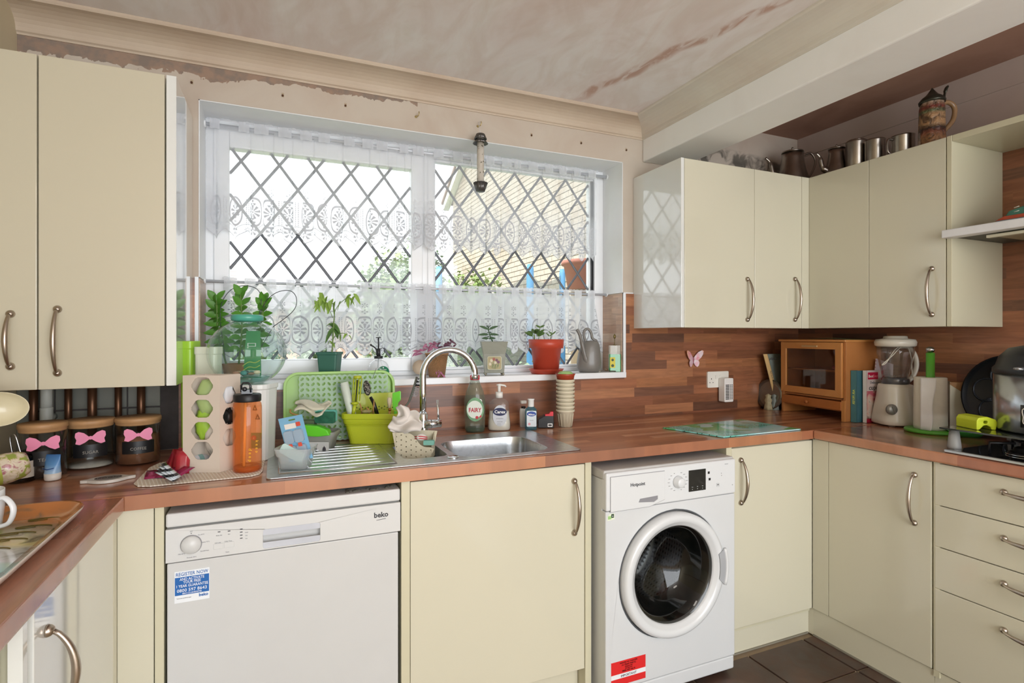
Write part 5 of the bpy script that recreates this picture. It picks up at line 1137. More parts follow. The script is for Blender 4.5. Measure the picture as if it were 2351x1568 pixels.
b=B(); b.prism([(-18*l.k,0),(20*l.k,0),(20*l.k,.022),(-18*l.k,.022)],l.p(566,V0,.0325,z=cz-.083),RV,ZV,FV*.002); b.prism([(-11*l.k,0),(9*l.k,0),(9*l.k,.012),(-11*l.k,.012)],l.p(568,V0,.0325,z=cz+.02),RV,ZV,FV*.002,holes=[[(-9*l.k,.002),(7*l.k,.002),(7*l.k,.01),(-9*l.k,.01)]]); part(b,'printed_panel',mat('#c9d8cf',.5),bk)
for i in range(7):
    a=i*.9; r_=.012+.006*i; b=B(); b.ell((0,0,0),(.011,.008,.005),10,6); b.rot(a,'X',(0,0,0)); b.xf(Matrix.Translation((l.x+r_*cos(a),l.y+r_*sin(a),zt1+.033+.001*i)))
    solo(b,'coin_pouch',None,'pebble',mat(('#9a7f6a','#6aa39b','#3d5f6a','#c9b48f','#b98a72','#4f8e88','#d8cfae')[i],.4),(l.x+r_*cos(a),l.y+r_*sin(a),zt1+.028),'small pebbles at the bottom of the glass globe')['label']='small coloured pebble at the bottom of the glass globe'
for o in list(COL.objects):
    if o.name.startswith('coin_pouch'): o.name=o.name.replace('coin_pouch','pebble')
# sachets
def sachet(p,w,h,yaw,pitch,roll,m,name,label,group):
    b=B(); V=[];F=[]
    for j in range(5):
        for i in range(4): x=(i/3-.5)*w; y=(j/4)*h; e=.0018*sin(PI*i/3)*sin(PI*j/4); V.append((x,y,e))
    for j in range(4):
        for i in range(3): a=j*4+i; F.append((a,a+1,a+5,a+4))
    b.add(V,F,0,True); b.xf(Matrix.Translation(p)@Matrix.Rotation(yaw,4,'Z')@Matrix.Rotation(pitch,4,'X')@Matrix.Rotation(roll,4,'Y')); o=solo(b,name,label,'sachet',m,tuple(p),group,solid=.0016); return o
REDS=mat('#a81f30',.25,var=.1,coat=.5); MAG=mat('#9c1f58',.25,var=.1,coat=.5); _n=NT('striped_foil'); _n.set(Base_Color=_n.ramp(_n.math('FRACT',_n.math('MULTIPLY',_n.sep(_n.pos())[2],75)),[(0,'#171b20'),(.42,'#2a3038'),(.5,'#cfd6dc'),(.8,'#b9c4cc')]),Roughness=.25,Coat_Weight=.5); BWS=_n.m
ls=LOC(400,1096,MZ)
for i,(u,v,yaw,pitch,roll,lab) in enumerate(((418,1062,-.35,1.25,.1,'rightmost red sachet, standing upright'),(405,1062,-.1,1.2,-.1,'red sachet left of the rightmost one'),(390,1068,.3,1.15,.1,'red sachet in the middle of the fan'),(378,1072,.5,1.0,0,'leftmost red sachet, leaning back'),(425,1070,-.5,1.35,.2,'front red sachet beside the white tube'))):
    q=P(u,1088-i*2,'z',MZ+.001); sachet(q,.036,.068,-YAW+yaw*-1,pitch,roll,REDS,'red_sachet',lab,'red sachets on the woven mat')
for i,(u,v,yaw,lab) in enumerate(((350,1098,.5,'magenta sachet lying flat at the mat corner'),(372,1096,.1,'magenta sachet under the striped ones'),(388,1100,-.3,'magenta sachet nearest the worktop edge'))):
    q=P(u,v,'z',MZ+.0012+.0022*i); sachet(q,.04,.07,-YAW+yaw,.12+.08*i,0,MAG,'magenta_sachet',lab,'magenta sachets on the woven mat')
for i in range(4):
    q=P(402+i*3,1104-i*3,'z',MZ+.008+.002*i); sachet(q,.020,.060,1.05,.42+.08*i,.1,BWS,'striped_sachet',('lowest','second','third','topmost')[i]+' black and white striped sachet in the fanned pile','striped sachets on the woven mat')
# white lotion bottle lying down
q0=P(440,1079,'z',MZ); q1=P(508,1066,'z',MZ); ax_=(q1-q0).normalized(); r=.0215; mid=q0+ZV*r; M=Matrix.Translation(q0+ZV*(r+.0005))@ZV.rotation_difference(ax_).to_matrix().to_4x4(); Lb=(q1-q0).length
t=thing('lotion_bottle','small white bottle with aqua label and blue band lying on the mat','bottle',tuple(q0))
b=B(); b.lathe([(.001,-.004),(r*.7,-.003),(r*.98,.004),(r,.02),(r*.95,Lb*.42),(r*.72,Lb*.55),(r*.72,Lb*.8),(r*.5,Lb*.84)],(0,0,0),28); b.xf(M); part(b,'bottle_body',mat('#e4e2e6',.3,coat=.3),t)
b=B(); b.lathe([(r*1.01,.016),(r*1.01,Lb*.33)],(0,0,0),28,close=False); b.xf(M); part(b,'label',mat('#9cc4c0',.3,.1,var=.1,scale=60),t)
b=B(); b.lathe([(r*.74,Lb*.68),(r*.76,Lb*.70),(r*.76,Lb*.78),(r*.74,Lb*.8)],(0,0,0),28,close=False); b.xf(M); part(b,'blue_band',mat('#3c86bf',.3),t)
b=B(); b.lathe([(r*.70,Lb*.8),(r*.74,Lb*.82),(r*.72,Lb*.98),(r*.6,Lb),(.001,Lb)],(0,0,0),28); b.xf(M); part(b,'cap',clear('#b9d6d2',.3,.05,.5),t)
# ================================================================ AROUND THE SINK
LIME=mat('#86b52c',.35,var=.03,coat=.2); LIME2=mat('#b2bd27',.38,var=.04,coat=.2)
# big green tray leaning on the splash
l=LOC(790,y=2.268); k=l.k; t=thing('green_tray','large lime green plastic tray leaning upright on the splash panel','tray',tuple(l.p(790,1000,0,z=.912)))
zb_,zt_2=.913,l.Z(853); ww=245*k; hh=zt_2-zb_; cx_=l.p(783,V0).x
def upr(b,loop,holes,y,cz,th,m=0): return b.prism(loop,(cx_,y,cz),(1,0,0),(0,0,1),(0,th,0),m,holes=holes)
b=B(); upr(b,rrect(ww,hh,.055,0,0,8),[],2.27,zb_+hh/2,.004); upr(b,rrect(ww,hh,.055,0,0,8),[rrect(ww-.02,hh-.02,.046,0,0,8)],2.248,zb_+hh/2,.022); b.rot(-.10,'X',(0,2.274,zb_)); part(b,'tray_shell',LIME,t,bevel=.002)
# translucent leaf-pattern sink mat
l=LOC(790,y=2.24); k=l.k; x0=l.p(686,V0).x; x1=l.p(899,V0).x; z1=l.Z(862); z0=.915; nx,nz=17,12; holes=[]
dx=(x1-x0)/nx; dz=(z1-z0)/nz
for i in range(nx):
    for j in range(nz):
        cx2=x0+dx*(i+.5); cz2=z0+dz*(j+.5); a=(.75 if (i)%2 else -.75); L=dz*.40; w=dx*.24
        holes.append([(cx2+L*cos(q)*cos(a+PI/2)-w*sin(q)*sin(a+PI/2),cz2+L*cos(q)*sin(a+PI/2)+w*sin(q)*cos(a+PI/2)) for q in [2*PI*m_/8 for m_ in range(8)]])
edge=[]
for i in range(nx): edge+=[(x0+dx*(i+.0),z0),(x0+dx*(i+.5),z0-.003)]
for j in range(nz): edge+=[(x1,z0+dz*j),(x1+.003,z0+dz*(j+.5))]
for i in range(nx,0,-1): edge+=[(x0+dx*i,z1),(x0+dx*(i-.5),z1+.004)]
for j in range(nz,0,-1): edge+=[(x0,z0+dz*j),(x0-.003,z0+dz*(j-.5))]
b=B(); b.prism(edge,(0,2.235,0),(1,0,0),(0,0,1),(0,.0018,0),holes=holes); b.rot(-.08,'X',(0,2.236,z0)); solo(b,'sink_mat','translucent sink mat with cut-out leaf pattern leaning on the green tray','sink mat',clear('#cfe6cf',.2,.25,.62,.5),((x0+x1)/2,2.235,z0))
# second lime rack piece behind planter
l=LOC(870,y=2.222); b=B(); lp=[(l.p(822,V0).x-.42*0,0)]
xa,xb_=l.p(796,V0).x,l.p(915,V0).x; hs=[]
for i in range(15):
    for j in range(8):
        hs.append(circ(.0026,6,xa+.022+i*(xb_-xa-.04)/14,.945+j*.0125+(.006 if i%2 else 0)))
b.prism([(xa,.93),(xb_,.93),(xb_,l.Z(902)),(xa+.06,l.Z(902)),(xa,l.Z(905))],(0,2.221,0),(1,0,0),(0,0,1),(0,.002,0),holes=hs); rack=solo(b,'perforated_rack','lime green perforated rack standing behind the planter','rack',LIME2,((xa+xb_)/2,2.221,.912))
b=B(); b.box(xa+.02,2.216,.912,xa+.03,2.226,.935); b.box(xb_-.03,2.216,.912,xb_-.02,2.226,.935); part(b,'foot',LIME2,rack)
# planter used as utensil holder
l=LOC(857,y=2.135,z=.9145); k=l.k; t=l.thing('lime_planter','lime green ribbed trough holding brushes and kitchen tools','planter'); wT=134*k; wB=100*k; H=l.Z(946)-.9145
V=[];F=[];pr=[(wB,.075,0),(wB+(wT-wB)*.55,.088,H*.6),(wT-.012,.094,H*.7),(wT-.008,.098,H*.82),(wT,.104,H*.83),(wT,.104,H*1.0),(wT-.006,.098,H*1.0),(wT-.02,.085,H*.80),(wB,.07,.01)]
cen=l.p(857,V0)
for w,d,z in pr:
    for p in rrect(w,d,.022,0,0,5): V.append(Vector((cen.x,cen.y,.9145+z))+RV*p[0]+FV*p[1])
nn=24
for j in range(len(pr)-1):
    for i in range(nn): F.append((j*nn+i,j*nn+(i+1)%nn,(j+1)*nn+(i+1)%nn,(j+1)*nn+i))
F.append([8*nn+i for i in range(nn)]); F.append(list(range(nn))[::-1]); b=B(); b.add(V,F,0,False)
part(b,'trough',LIME2,t,bevel=.0015)
b=B()
for i in range(3):
    z=.9145+H*(.62+.055*i); w=wB+(wT-wB)*(.58+.08*i)
    pts=[Vector((cen.x,cen.y,z))+RV*p[0]+FV*p[1] for p in rrect(w+.004,.094,.022,0,0,5)]; b.tube(pts+[pts[0]],.0014,5,caps=False)
part(b,'moulded_rib',LIME2,t)
rimz=l.Z(950)
def g(u,v,d=0): return l.p(u,v,d)
# spray can / paper roll leaning
t=thing('cylinder_pack','pale cylindrical pack with barcode leaning in the lime trough','pack',tuple(g(805,955,.0))); ax2=(g(786,875,.01)-g(808,955,.0)); M=Matrix.Translation(g(810,960,.0))@ZV.rotation_difference(ax2).to_matrix().to_4x4(); Lc=ax2.length
b=B(); b.lathe([(.013,-.02),(.014,0),(.0165,.02),(.0165,Lc),(.0155,Lc+.002),(.0001,Lc+.002)],(0,0,0),24); b.xf(M); part(b,'body',mat('#cfd8cb',.4,var=.05,scale=20),t)
b=B(); qq=g(782,888,-.010)
for i in range(9): b.prism([(-.006,0),(.007,0),(.007,.0013),(-.006,.0013)],g(781,880+i*2.6,-.0145),RV,ZV,-FV*.0004)
part(b,'barcode',mat('#3e5a7c',.5,var=0),t)
# whisk-like green tongs
t=thing('green_tool','lime slotted plastic cleaning tool standing in the trough','tool',tuple(g(818,948,-.015))); b=B()
b.lathe([(.0145,0),(.0155,.004),(.0155,.009),(.010,.011),(.0001,.011)],tuple(g(823,868,-.012)),24)
for dx in (-9,-3,4,10): b.tube([g(823+dx,868,-.018+abs(dx)*.0006),g(819+dx*.8,920,-.018+abs(dx)*.0006)],.0026,6)
b.lathe([(.010,0),(.0145,.003),(.0145,.008),(.009,.012)],tuple(g(817,928,-.014)),18); b.tube([g(817,928,-.014),g(812,955,-.012)],.007,10); part(b,'body',LIME2,t)
b=B(); b.tube(spline([g(823,872,-.012),g(821,895,-.012),g(819,922,-.013)],4),.0045,8); part(b,'bristle_core',mat('#3c4226',.8),t)
# scouring brush
n=NT('scourer'); n.set(Base_Color=n.ramp(n.noise(160,4),[(.4,'#1b1a17'),(.55,'#6b675e'),(.62,'#a8a398')]),Roughness=.6,Metallic=.3); n.bump(n.noise(180,3),1,.004)
t=thing('scouring_brush','dark steel-wool scourer on a black handle in the trough','brush',tuple(g(860,948,0))); b=B(); b.ell(g(842,891,.004),(.014,.013,.030),18,10); b.rot(-.15,'Y',g(842,891,.004)); part(b,'steel_wool',n.m,t); b=B(); b.tube([g(850,912,.004),g(858,925,.0),g(868,955,-.005)],[.006,.007,.008],8); part(b,'handle',mat('#101012',.3),t)
b=B(); b.tube([g(853,870,.015),g(861,846,.02)],.0009,5); solo(b,'thin_rod','thin dark rod sticking up above the scourer','rod',mat('#4d4a45',.5),tuple(g(853,870,.015)))
for i,(u0,v0,u1,v1) in enumerate(((832,945,827,925),(857,942,860,918),(850,944,842,934))):
    b=B(); b.tube([g(u0,v0+8,-.005),g((u0+u1)/2+1,(v0+v1)/2,-.008),g(u1,v1,-.008)],[.0035,.003,.002],7); solo(b,'wooden_stick',('short wooden stick leaning left in the trough','gnarled wooden stick standing right of the scourer','low wooden stick in the middle of the trough')[i],'stick',mat('#b58a50',.6,var=.15,scale=60),tuple(g(u0,v0+8,-.005)),'wooden sticks in the lime trough')
b=B(); b.ell(g(843,944,-.005),(.02,.012,.007),14,8); solo(b,'sponge_scrap','beige fibrous sponge scrap lying in the trough','sponge',mat('#a59a6c',.9,bump=.5,var=.2,scale=50),tuple(g(843,944,-.005)))
t=thing('basting_brush','pale bristled brush with copper ferrule standing in the trough','brush',tuple(g(896,948,0))); b=B(); b.cyl(tuple(g(895,943,0)),.0055,.010,12); part(b,'ferrule',mat('#b4713e',.35,.7),t); b=B(); b.lathe([(.005,0),(.0085,.03),(.006,.038),(.0001,.04)],tuple(g(894,936,0)),14,flute=.12,nf=7); part(b,'bristles',mat('#d8c9ab',.8,bump=.6),t); b=B(); b.tube([g(895,942,0),g(893,962,0)],.0045,8); part(b,'handle',mat('#b58a50',.6),t)
# green spatula
t=thing('spatula','bright green silicone spatula standing at the right end of the trough','spatula',tuple(g(909,948,.0))); b=B(); b.prism([(-.009,0),(.0055,0),(.010,.028),(.020,.040),(.020,.070),(.017,.0745),(-.012,.066),(-.013,.03)],g(908,942,.0),RV,ZV,FV*.006); part(b,'blade',mat('#6fd23c',.3,coat=.3,sss=.0),t,bevel=.002); b=B(); b.tube([g(908,944,.003),g(906,962,.003)],.006,8); part(b,'handle',mat('#6fd23c',.3),t)
# washing-up brush leaning behind the tap
l2=LOC(950,y=2.17); gg=lambda u,v,d=0:l2.p(u,v,d); t=thing('dish_brush','grey dish brush with black and white bristles behind the tap','brush',tuple(gg(920,950)))
b=B(); b.tube(spline([gg(915,948),gg(935,928),gg(943,912),gg(950,890),gg(957,865)],5),[.004]*8+[.005]*8+[.0045]*5,8); part(b,'handle',mat('#6d7068',.4),t); b=B(); c2=B()
for i in range(60):
    tt=i/60; base=gg(944+12*tt,910-42*tt); d=(RV*rnd.uniform(.5,1.1)+FV*rnd.uniform(-.7,.7)+ZV*rnd.uniform(-.35,.15)); (c2 if tt<.55 else b).tube([base,base+d*.022],.0008,4)
part(b,'black_bristles',BLACK,t,kind='stuff'); part(c2,'white_bristles',mat('#dcdce2',.6),t,kind='stuff')
# grey sink caddy with compartments
l=LOC(728,y=2.115,z=.9145); k=l.k; t=l.thing('sponge_caddy','grey plastic caddy with sponge and cloths left of the lime trough','caddy'); cen=l.p(718,V0); W_=112*k; H=l.Z(988)-.9145
V=[];F=[];pr=[(.86,0),(.90,H*.5),(1.0,H*.72),(1.04,H*.95),(1.02,H),(.96,H*.97),(.88,H*.7)]
for s_,z in pr:
    for p in rrect(W_*s_,.10*s_,.025,0,0,5): V.append(Vector((cen.x,cen.y,.9145+z))+RV*p[0]+FV*p[1])
for j in range(6):
    for i in range(24): F.append((j*24+i,j*24+(i+1)%24,(j+1)*24+(i+1)%24,(j+1)*24+i))
F.append([6*24+i for i in range(24)]); F.append(list(range(24))[::-1]); b=B(); b.add(V,F,0,True); part(b,'caddy_body',mat('#8f9089',.35,var=.05),t)
g3=lambda u,v,d=0:l.p(u,v,d)
b=B(); b.prism([(-30*k,0),(42*k,0),(42*k,-19*k),(-30*k,-19*k)],g3(723,1009,-.047),RV,ZV,-FV*.0015); part(b,'white_label',mat('#c5c6c3',.5),t)
b=B(); 
for u in (735,755): b.prism([(-4*k,0),(4*k,0),(3*k,6*k),(1*k,7*k),(0,10*k),(-1*k,7*k),(-3*k,6*k)],g3(u,1027,-.0495),RV,ZV,-FV*.0006)
part(b,'printed_shapes',INK,t)
b=B(); b.prism(rrect(38*k,22*k,5*k),g3(706,975,-.018),RV,ZV,FV*.03); part(b,'cup_insert',mat('#5c6b52',.4),t,bevel=.002)
t2=thing('sponge','aqua and dark green scrubbing sponge on the grey caddy','sponge',tuple(g3(748,985))); b=B(); b.prism(rrect(46*k,26*k,4*k),g3(750,957,-.018),RV,ZV,FV*.012); b.rot(-.1,'Z',g3(748,962)); part(b,'scour_side',mat('#2d6b52',.9,var=.2,scale=60,bump=.5),t2,bevel=.001); b=B(); b.prism(rrect(48*k,27*k,4*k),g3(747,955,-.005),RV,ZV,FV*.022); part(b,'sponge_side',mat('#6fc2b2',.9,bump=.6,var=.1),t2,bevel=.002)
b=B(); b.prism([(-44*k,-4*k),(-38*k,8*k),(-10*k,15*k),(20*k,13*k),(42*k,4*k),(48*k,-8*k),(20*k,-11*k),(-20*k,-9*k)],g3(722,985,-.062),RV,ZV,FV*.034); solo(b,'green_scraper','bright green moulded brush lying across the front of the caddy','brush',mat('#63cf2f',.35,coat=.2),tuple(g3(722,995,-.05)),bevel=.004,seg=3)
def cloth(c,w,h,m,name,label,seed,amp=.012,nrm=None,par=None,dr=0):
    q=random.Random(seed); ph=[q.uniform(0,6.3) for _ in range(6)]; b=B()
    def fn(s,t_):
        x=(s-.5)*w*(1+.12*sin(5*t_+ph[4])); y=amp*(sin(7*s+ph[0])*cos(5*t_+ph[1])+.6*sin(11*t_+3*s+ph[2])); z=(t_-.5)*h*(1+.2*sin(4*s+ph[3]))+.010*sin(6*s+ph[5])
        return Vector(c)+RV*x+FV*(y-dr*(1-t_))+ZV*z
    b.grid(fn,26,20); return solo(b,name,label,'cloth',m,tuple(c),solid=.005)
CL1=mat('#d8d3bd',.95,var=.08,scale=14,bump=.6,sheen=.3); CL2=mat('#ddd6cf',.95,var=.06,scale=10,bump=.6,sheen=.3)
cloth(g3(715,935,.02),.115,.035,CL1,'dish_cloth','cream crumpled dish cloth draped over the back of the caddy',3,.016,dr=.04)
b=B(); b.tube(spline([g3(690,955,.0),g3(668,948,-.0),g3(667,940)],4),.003,7); solo(b,'wooden_stick','thin wooden stick poking out left of the cream cloth','stick',mat('#b58a50',.6),tuple(g3(690,955)))
# plastic tub with blister pack on the drainer
l=LOC(685,1076,.917); k=l.k; t=l.thing('plastic_tub','small clear plastic tub on the drainer holding wrapped packs','tub'); CP=clear('#f4f9fb',.1,.06,.34,1.0)
V=[];F=[];pr=[(.78,.001),(.88,28*k),(.95,30*k),(1.05,46*k),(1.08,48*k),(1.04,47*k),(.86,29*k),(.74,.004)]
for s_,z in pr:
    for p in rrect(78*k*s_,.085*s_,.014,0,0,4): V.append(Vector((l.x,l.y+.02,.917+z))+RV*(p[0]-5*k)+FV*p[1])
for j in range(7):
    for i in range(20): F.append((j*20+i,j*20+(i+1)%20,(j+1)*20+(i+1)%20,(j+1)*20+i))
F.append([7*20+i for i in range(20)]); F.append(list(range(20))[::-1]); b=B(); b.add(V,F,0,True); part(b,'tub_body',CP,t)
t=thing('blister_pack','blue carded blister pack leaning in the clear tub','pack',tuple(l.p(690,1050,.02))); c0=l.p(686,1060,.02); tl=.13
def card(b,u0,v0,w,h,d,th,m=0,holes=()):
    n0=len(b.v); b.prism([(u0,v0),(u0+w,v0),(u0+w,v0+h),(u0,v0+h)],c0-FV*d,RV,ZV,-FV*th,m,holes=holes); 
b=B(); card(b,-28*k,0,56*k,106*k,0,.001,holes=[rrect(16*k,3.5*k,1.6*k,2*k,98*k,3)]); b.rot(.22,'Y' ,c0) if False else None
Rm=Matrix.Translation(c0)@Matrix.Rotation(-.20,4,FV)@Matrix.Rotation(.12,4,RV)@Matrix.Translation(-c0)
b.xf(Rm); part(b,'card',mat('#7db3d4',.45,var=.05),t)
b=B()
for sx in (-1,1):
    for j in range(2): b.prism(rrect(21*k,30*k,6*k,sx*11.5*k,(24+j*36)*k,4),c0-FV*.0012,RV,ZV,-FV*.012)
b.xf(Rm); part(b,'blister',clear('#dfeaf2',.1,.05,.5,1.0),t,bevel=.003)
b=B(); b.prism([(-18*k,78*k),(8*k,78*k),(8*k,90*k),(-18*k,90*k)],c0-FV*.0013,RV,ZV,-FV*.0004)
for sx in (-1,1): b.prism(rrect(9*k,9*k,1*k,sx*11*k,40*k,2),c0-FV*.0135,RV,ZV,-FV*.0004,1)
b.prism(rrect(10*k,10*k,1*k,14*k,86*k,2),c0-FV*.0013,RV,ZV,-FV*.0006,1)
b.xf(Rm); part(b,'label',[mat('#e8e4dc',.5),mat('#d8543f',.5)],t)
b=B(); b.prism(rrect(58*k,24*k,6*k),l.p(672,1040,-.005),RV,ZV,FV*.012); b.rot(.0,'Y',l.p(672,1040)); b.xf(Matrix.Translation(l.p(672,1040))@Matrix.Rotation(.5,4,FV)@Matrix.Translation(-l.p(672,1040))); solo(b,'soap_box','small pale blue rounded box tilted in the clear tub','box',mat('#c3dcd9',.4,var=.06,scale=30),tuple(l.p(672,1045)),bevel=.003)
# beige hanging sink basket
l=LOC(954,y=1.93); k=l.k; cen=l.p(954,V0); zt3,zb3=l.Z(990),l.Z(1050)
t=thing('sink_caddy','beige perforated basket hanging in the small sink bowl','caddy',(cen.x,cen.y,zb3)); SCM=mat('#c9c1a9',.5,var=.05)
wT2,wB2=94*k,70*k; hl=[]
def scx(s): return s
topz=lambda x:(zt3-zb3)*(1.03-.55/(1+math.exp(-(x-.012)/.008)) +.20/(1+math.exp(-(x-.035)/.006))*0)
loop=[(-wB2/2,0),(wB2/2,0),(wT2/2,(zt3-zb3)*.42)]+[(wT2/2-i*wT2/12,max((zt3-zb3)*.42,topz(wT2/2-i*wT2/12))) for i in range(1,12)]+[(-wT2/2,(zt3-zb3)*1.03)]
for i in range(8):
    for j in range(5):
        x=-wT2/2+.014+i*wT2*.118; z=.012+j*.0175+(.006 if i%2 else 0)
        if z<topz(x)-.008 and abs(x)<wB2/2+.3*z: hl.append(circ(.0024,7,x,z))
b=B(); b.prism(loop,l.p(954,V0,-.045,z=zb3),RV,ZV,FV*.0022,holes=hl); part(b,'front_wall',SCM,t)
b=B(); b.prism([(-wB2/2,0),(wB2/2,0),(wT2/2,(zt3-zb3)*.95),(-wT2/2,(zt3-zb3)*1.03)],l.p(954,V0,.035,z=zb3),RV,ZV,FV*.0022); 
for sg in (-1,1): b.prism([(-.045,0),(.037,0),(.037,(zt3-zb3)*.95),(-.045,(zt3-zb3)*(.42 if sg>0 else 1.03))],l.p(954,V0,0,z=zb3)+RV*(sg*wB2/2*1.14),FV,ZV,RV*.002)
b.prism([(-wB2/2,-.045),(wB2/2,-.045),(wB2/2,.037),(-wB2/2,.037)],l.p(954,V0,0,z=zb3),RV,FV,ZV*.002); part(b,'side_wall',SCM,t)
gg=lambda u,v,d=0:l.p(u,v,d)
cloth(gg(936,968,-.02),.105,.055,CL2,'dish_cloth','white terry cloth with grey hem slumped over the sink basket',9,.017,dr=.03)
b=B(); b.grid(lambda s,q: gg(928,955,-.02)+RV*(-.03+.045*s+.01*sin(3*q))+FV*(.012*sin(5*s+2*q))+ZV*(-.01+.055*q*(1-.5*abs(s-.5))),14,10); solo(b,'dish_cloth','white cloth corner with grey edging folded up beside the tap','cloth',CL2,tuple(gg(928,975,-.02)),solid=.004)
t=thing('striped_sock_cloth','small white cloth with red stripes on the basket edge','cloth',tuple(gg(975,1003,-.04))); b=B(); b.ell(gg(972,998,-.045),(.018,.012,.012),14,8); part(b,'cloth_body',CL2,t); b=B()
for dz in (-.002,.005): b.tube([gg(958,1000,-.050)+ZV*dz,gg(972,998,-.0585)+ZV*dz,gg(986,1001,-.050)+ZV*dz],.0016,6)
part(b,'red_stripe',mat('#c8263c',.8),t)
b=B(); b.prism(rrect(24*k,10*k,2*k),gg(988,1012,-.04),RV,ZV,FV*.02); solo(b,'green_scourer','small aqua scouring pad tucked into the basket corner','sponge',mat('#7cb3a5',.9,bump=.5),tuple(gg(988,1012,-.04)),bevel=.001)
# ================================================================ BOTTLES AND CUPS ALONG THE SPLASH
SWT2=mat('#f1f1ef',.4,var=0)
def decal_disc(name,par,c,rx,rz,m,d=0,th=.0006): b=B(); b.prism(circ(1,28,0,0,rx,rz),Vector(c)-FV*d,RV,ZV,-FV*th); return part(b,name,m,par)
l=LOC(1088,990); l.y-=.012; k=l.k; t=l.thing('washing_up_bottle','tall clear green washing-up liquid bottle with red cap','bottle')
pf=[(21,0),(22.5,4),(23,20),(24,50),(23.5,75),(20,92),(14,106),(11,114),(9.5,120)]
b=B(); b.lathe([(.001,.911)]+[(r*k,.911+h*k) for r,h in pf],(l.x,l.y,0),36,sx=1,sy=.72,close=False); b.rot(-YAW,'Z',(l.x,l.y,0)); part(b,'bottle_body',clear('#a9b8a4',.35,.05,.25,1.0),t)
b=B(); b.lathe([(.001,.9125)]+[(r*k*.95,.9125+h*k) for r,h in pf[:1]+[(22.5,3),(22.8,9)]]+[(.001,.9125+9*k)],(l.x,l.y,0),30,sx=1,sy=.72,close=False); b.rot(-YAW,'Z',(l.x,l.y,0)); part(b,'dark_base',clear('#1d5a40',.85,.1,.5),t)
b=B(); b.lathe([(10*k,.911+118*k),(11*k,.911+119*k),(11*k,.911+128*k),(7.5*k,.911+130*k),(6*k,.911+133*k),(.001,.911+134*k)],(l.x,l.y,0),24); part(b,'red_cap',mat('#c9243a',.3,coat=.3,var=0),t)
c=l.p(1090,937); dd=22.5*k*.74
decal_disc('label',t,c,20*k,27*k,mat('#7fae86',.35,var=.2,scale=60),dd); decal_disc('label_disc',t,c+RV*-1*k,17.5*k,20*k,mat('#dfe6dc',.35,var=0),dd+.0007)
text('FAIRY',.0185,mat('#b3223c',.4,var=0),t,c-FV*(dd+.0014)-ZV*.011-RV*.001,RV,ZV,bold=1.1,maxw=.053)
text('3x',.008,INK,t,l.p(1080,881)-FV*(11*k),RV,ZV); decal_disc('badge',t,c+RV*(11*k)+ZV*(19*k),4.5*k,4.5*k,SWT2,dd-.0005); decal_disc('badge',t,c+RV*(4*k)-ZV*(18*k),3.5*k,3.5*k,mat('#c23a48',.4,var=0),dd+.0008); decal_disc('badge',t,c+RV*(11*k)-ZV*(15*k),3.5*k,3.5*k,mat('#c23a48',.4,var=0),dd+.0005)
l=LOC(1145,987); l.y-=.005; k=l.k; t=l.thing('hand_soap_bottle','clear pump bottle of white hand soap with navy oval label','bottle')
pf=[(24,0),(26.5,4),(26,18),(23.5,38),(23,55),(22,64),(16,70),(8,73),(8,76)]
sq=3.0
b=B(); b.lathe([(.001,.911)]+[(r*k,.911+h*k) for r,h in pf],(l.x,l.y,0),40,sx=1,sy=.6,power=2.6,close=False); b.rot(-YAW,'Z',(l.x,l.y,0)); part(b,'bottle_body',clear('#dfe3e0',.12,.04,.08,1.2),t)
b=B(); b.lathe([(.001,.9125)]+[(r*k*.95,.9125+h*k) for r,h in pf[:4]]+[(23.2*k*.95,.9125+43*k),(.001,.9125+43*k)],(l.x,l.y,0),36,sx=1,sy=.6,power=2.6,close=False); b.rot(-YAW,'Z',(l.x,l.y,0)); part(b,'liquid_soap',mat('#d9d6c9',.3,var=.02,coat=.3),t)
b=B(); b.cyl((l.x,l.y,.911+74*k),8.5*k,13*k,24); b.cyl((l.x,l.y,.911+87*k),3.6*k,15*k,14); b.tube([l.p(1139,884),l.p(1146,883),l.p(1158,885),l.p(1161,888)],[.0035,.0048,.004,.003],8); part(b,'pump',mat('#e6e4de',.35,var=0),t)
c=l.p(1147,946); dd=25*k*.61; decal_disc('label',t,c-ZV*(6*k),16*k,24*k,mat('#cfd3da',.4,var=.03),dd); decal_disc('navy_oval',t,c+ZV*(3*k),15.5*k,9*k,mat('#252c54',.35,var=0),dd+.0007)
text('Carex',.0135,SWT2,t,c-FV*(dd+.0014)-ZV*.0005,RV,ZV,bold=1.2,maxw=.048); text('protection',.005,GREY,t,c-FV*(dd+.001)-ZV*(13*k),RV,ZV); text('hand wash',.004,GREY,t,c-FV*(dd+.001)-ZV*(20*k),RV,ZV)
l=LOC(1219,987); k=l.k; t=l.thing('sanitiser_bottle','small blue hand gel bottle with white cap','bottle'); pf=[(13,0),(14,3),(14,42),(12.5,48),(8,52),(7,54)]
b=B(); b.lathe([(.001,.911)]+[(r*k,.911+h*k) for r,h in pf],(l.x,l.y,0),32,sx=1,sy=.65,close=False); b.rot(-YAW,'Z',(l.x,l.y,0)); part(b,'bottle_body',clear('#4fb3cc',.45,.05,.25,1.1),t)
b=B(); b.lathe([(6.5*k,.911+53*k),(7*k,.911+54*k),(7*k,.911+68*k),(8*k,.911+69*k),(8*k,.911+71*k),(.001,.911+71*k)],(l.x,l.y,0),20); part(b,'flip_cap',mat('#e9e9e6',.3,var=0),t)
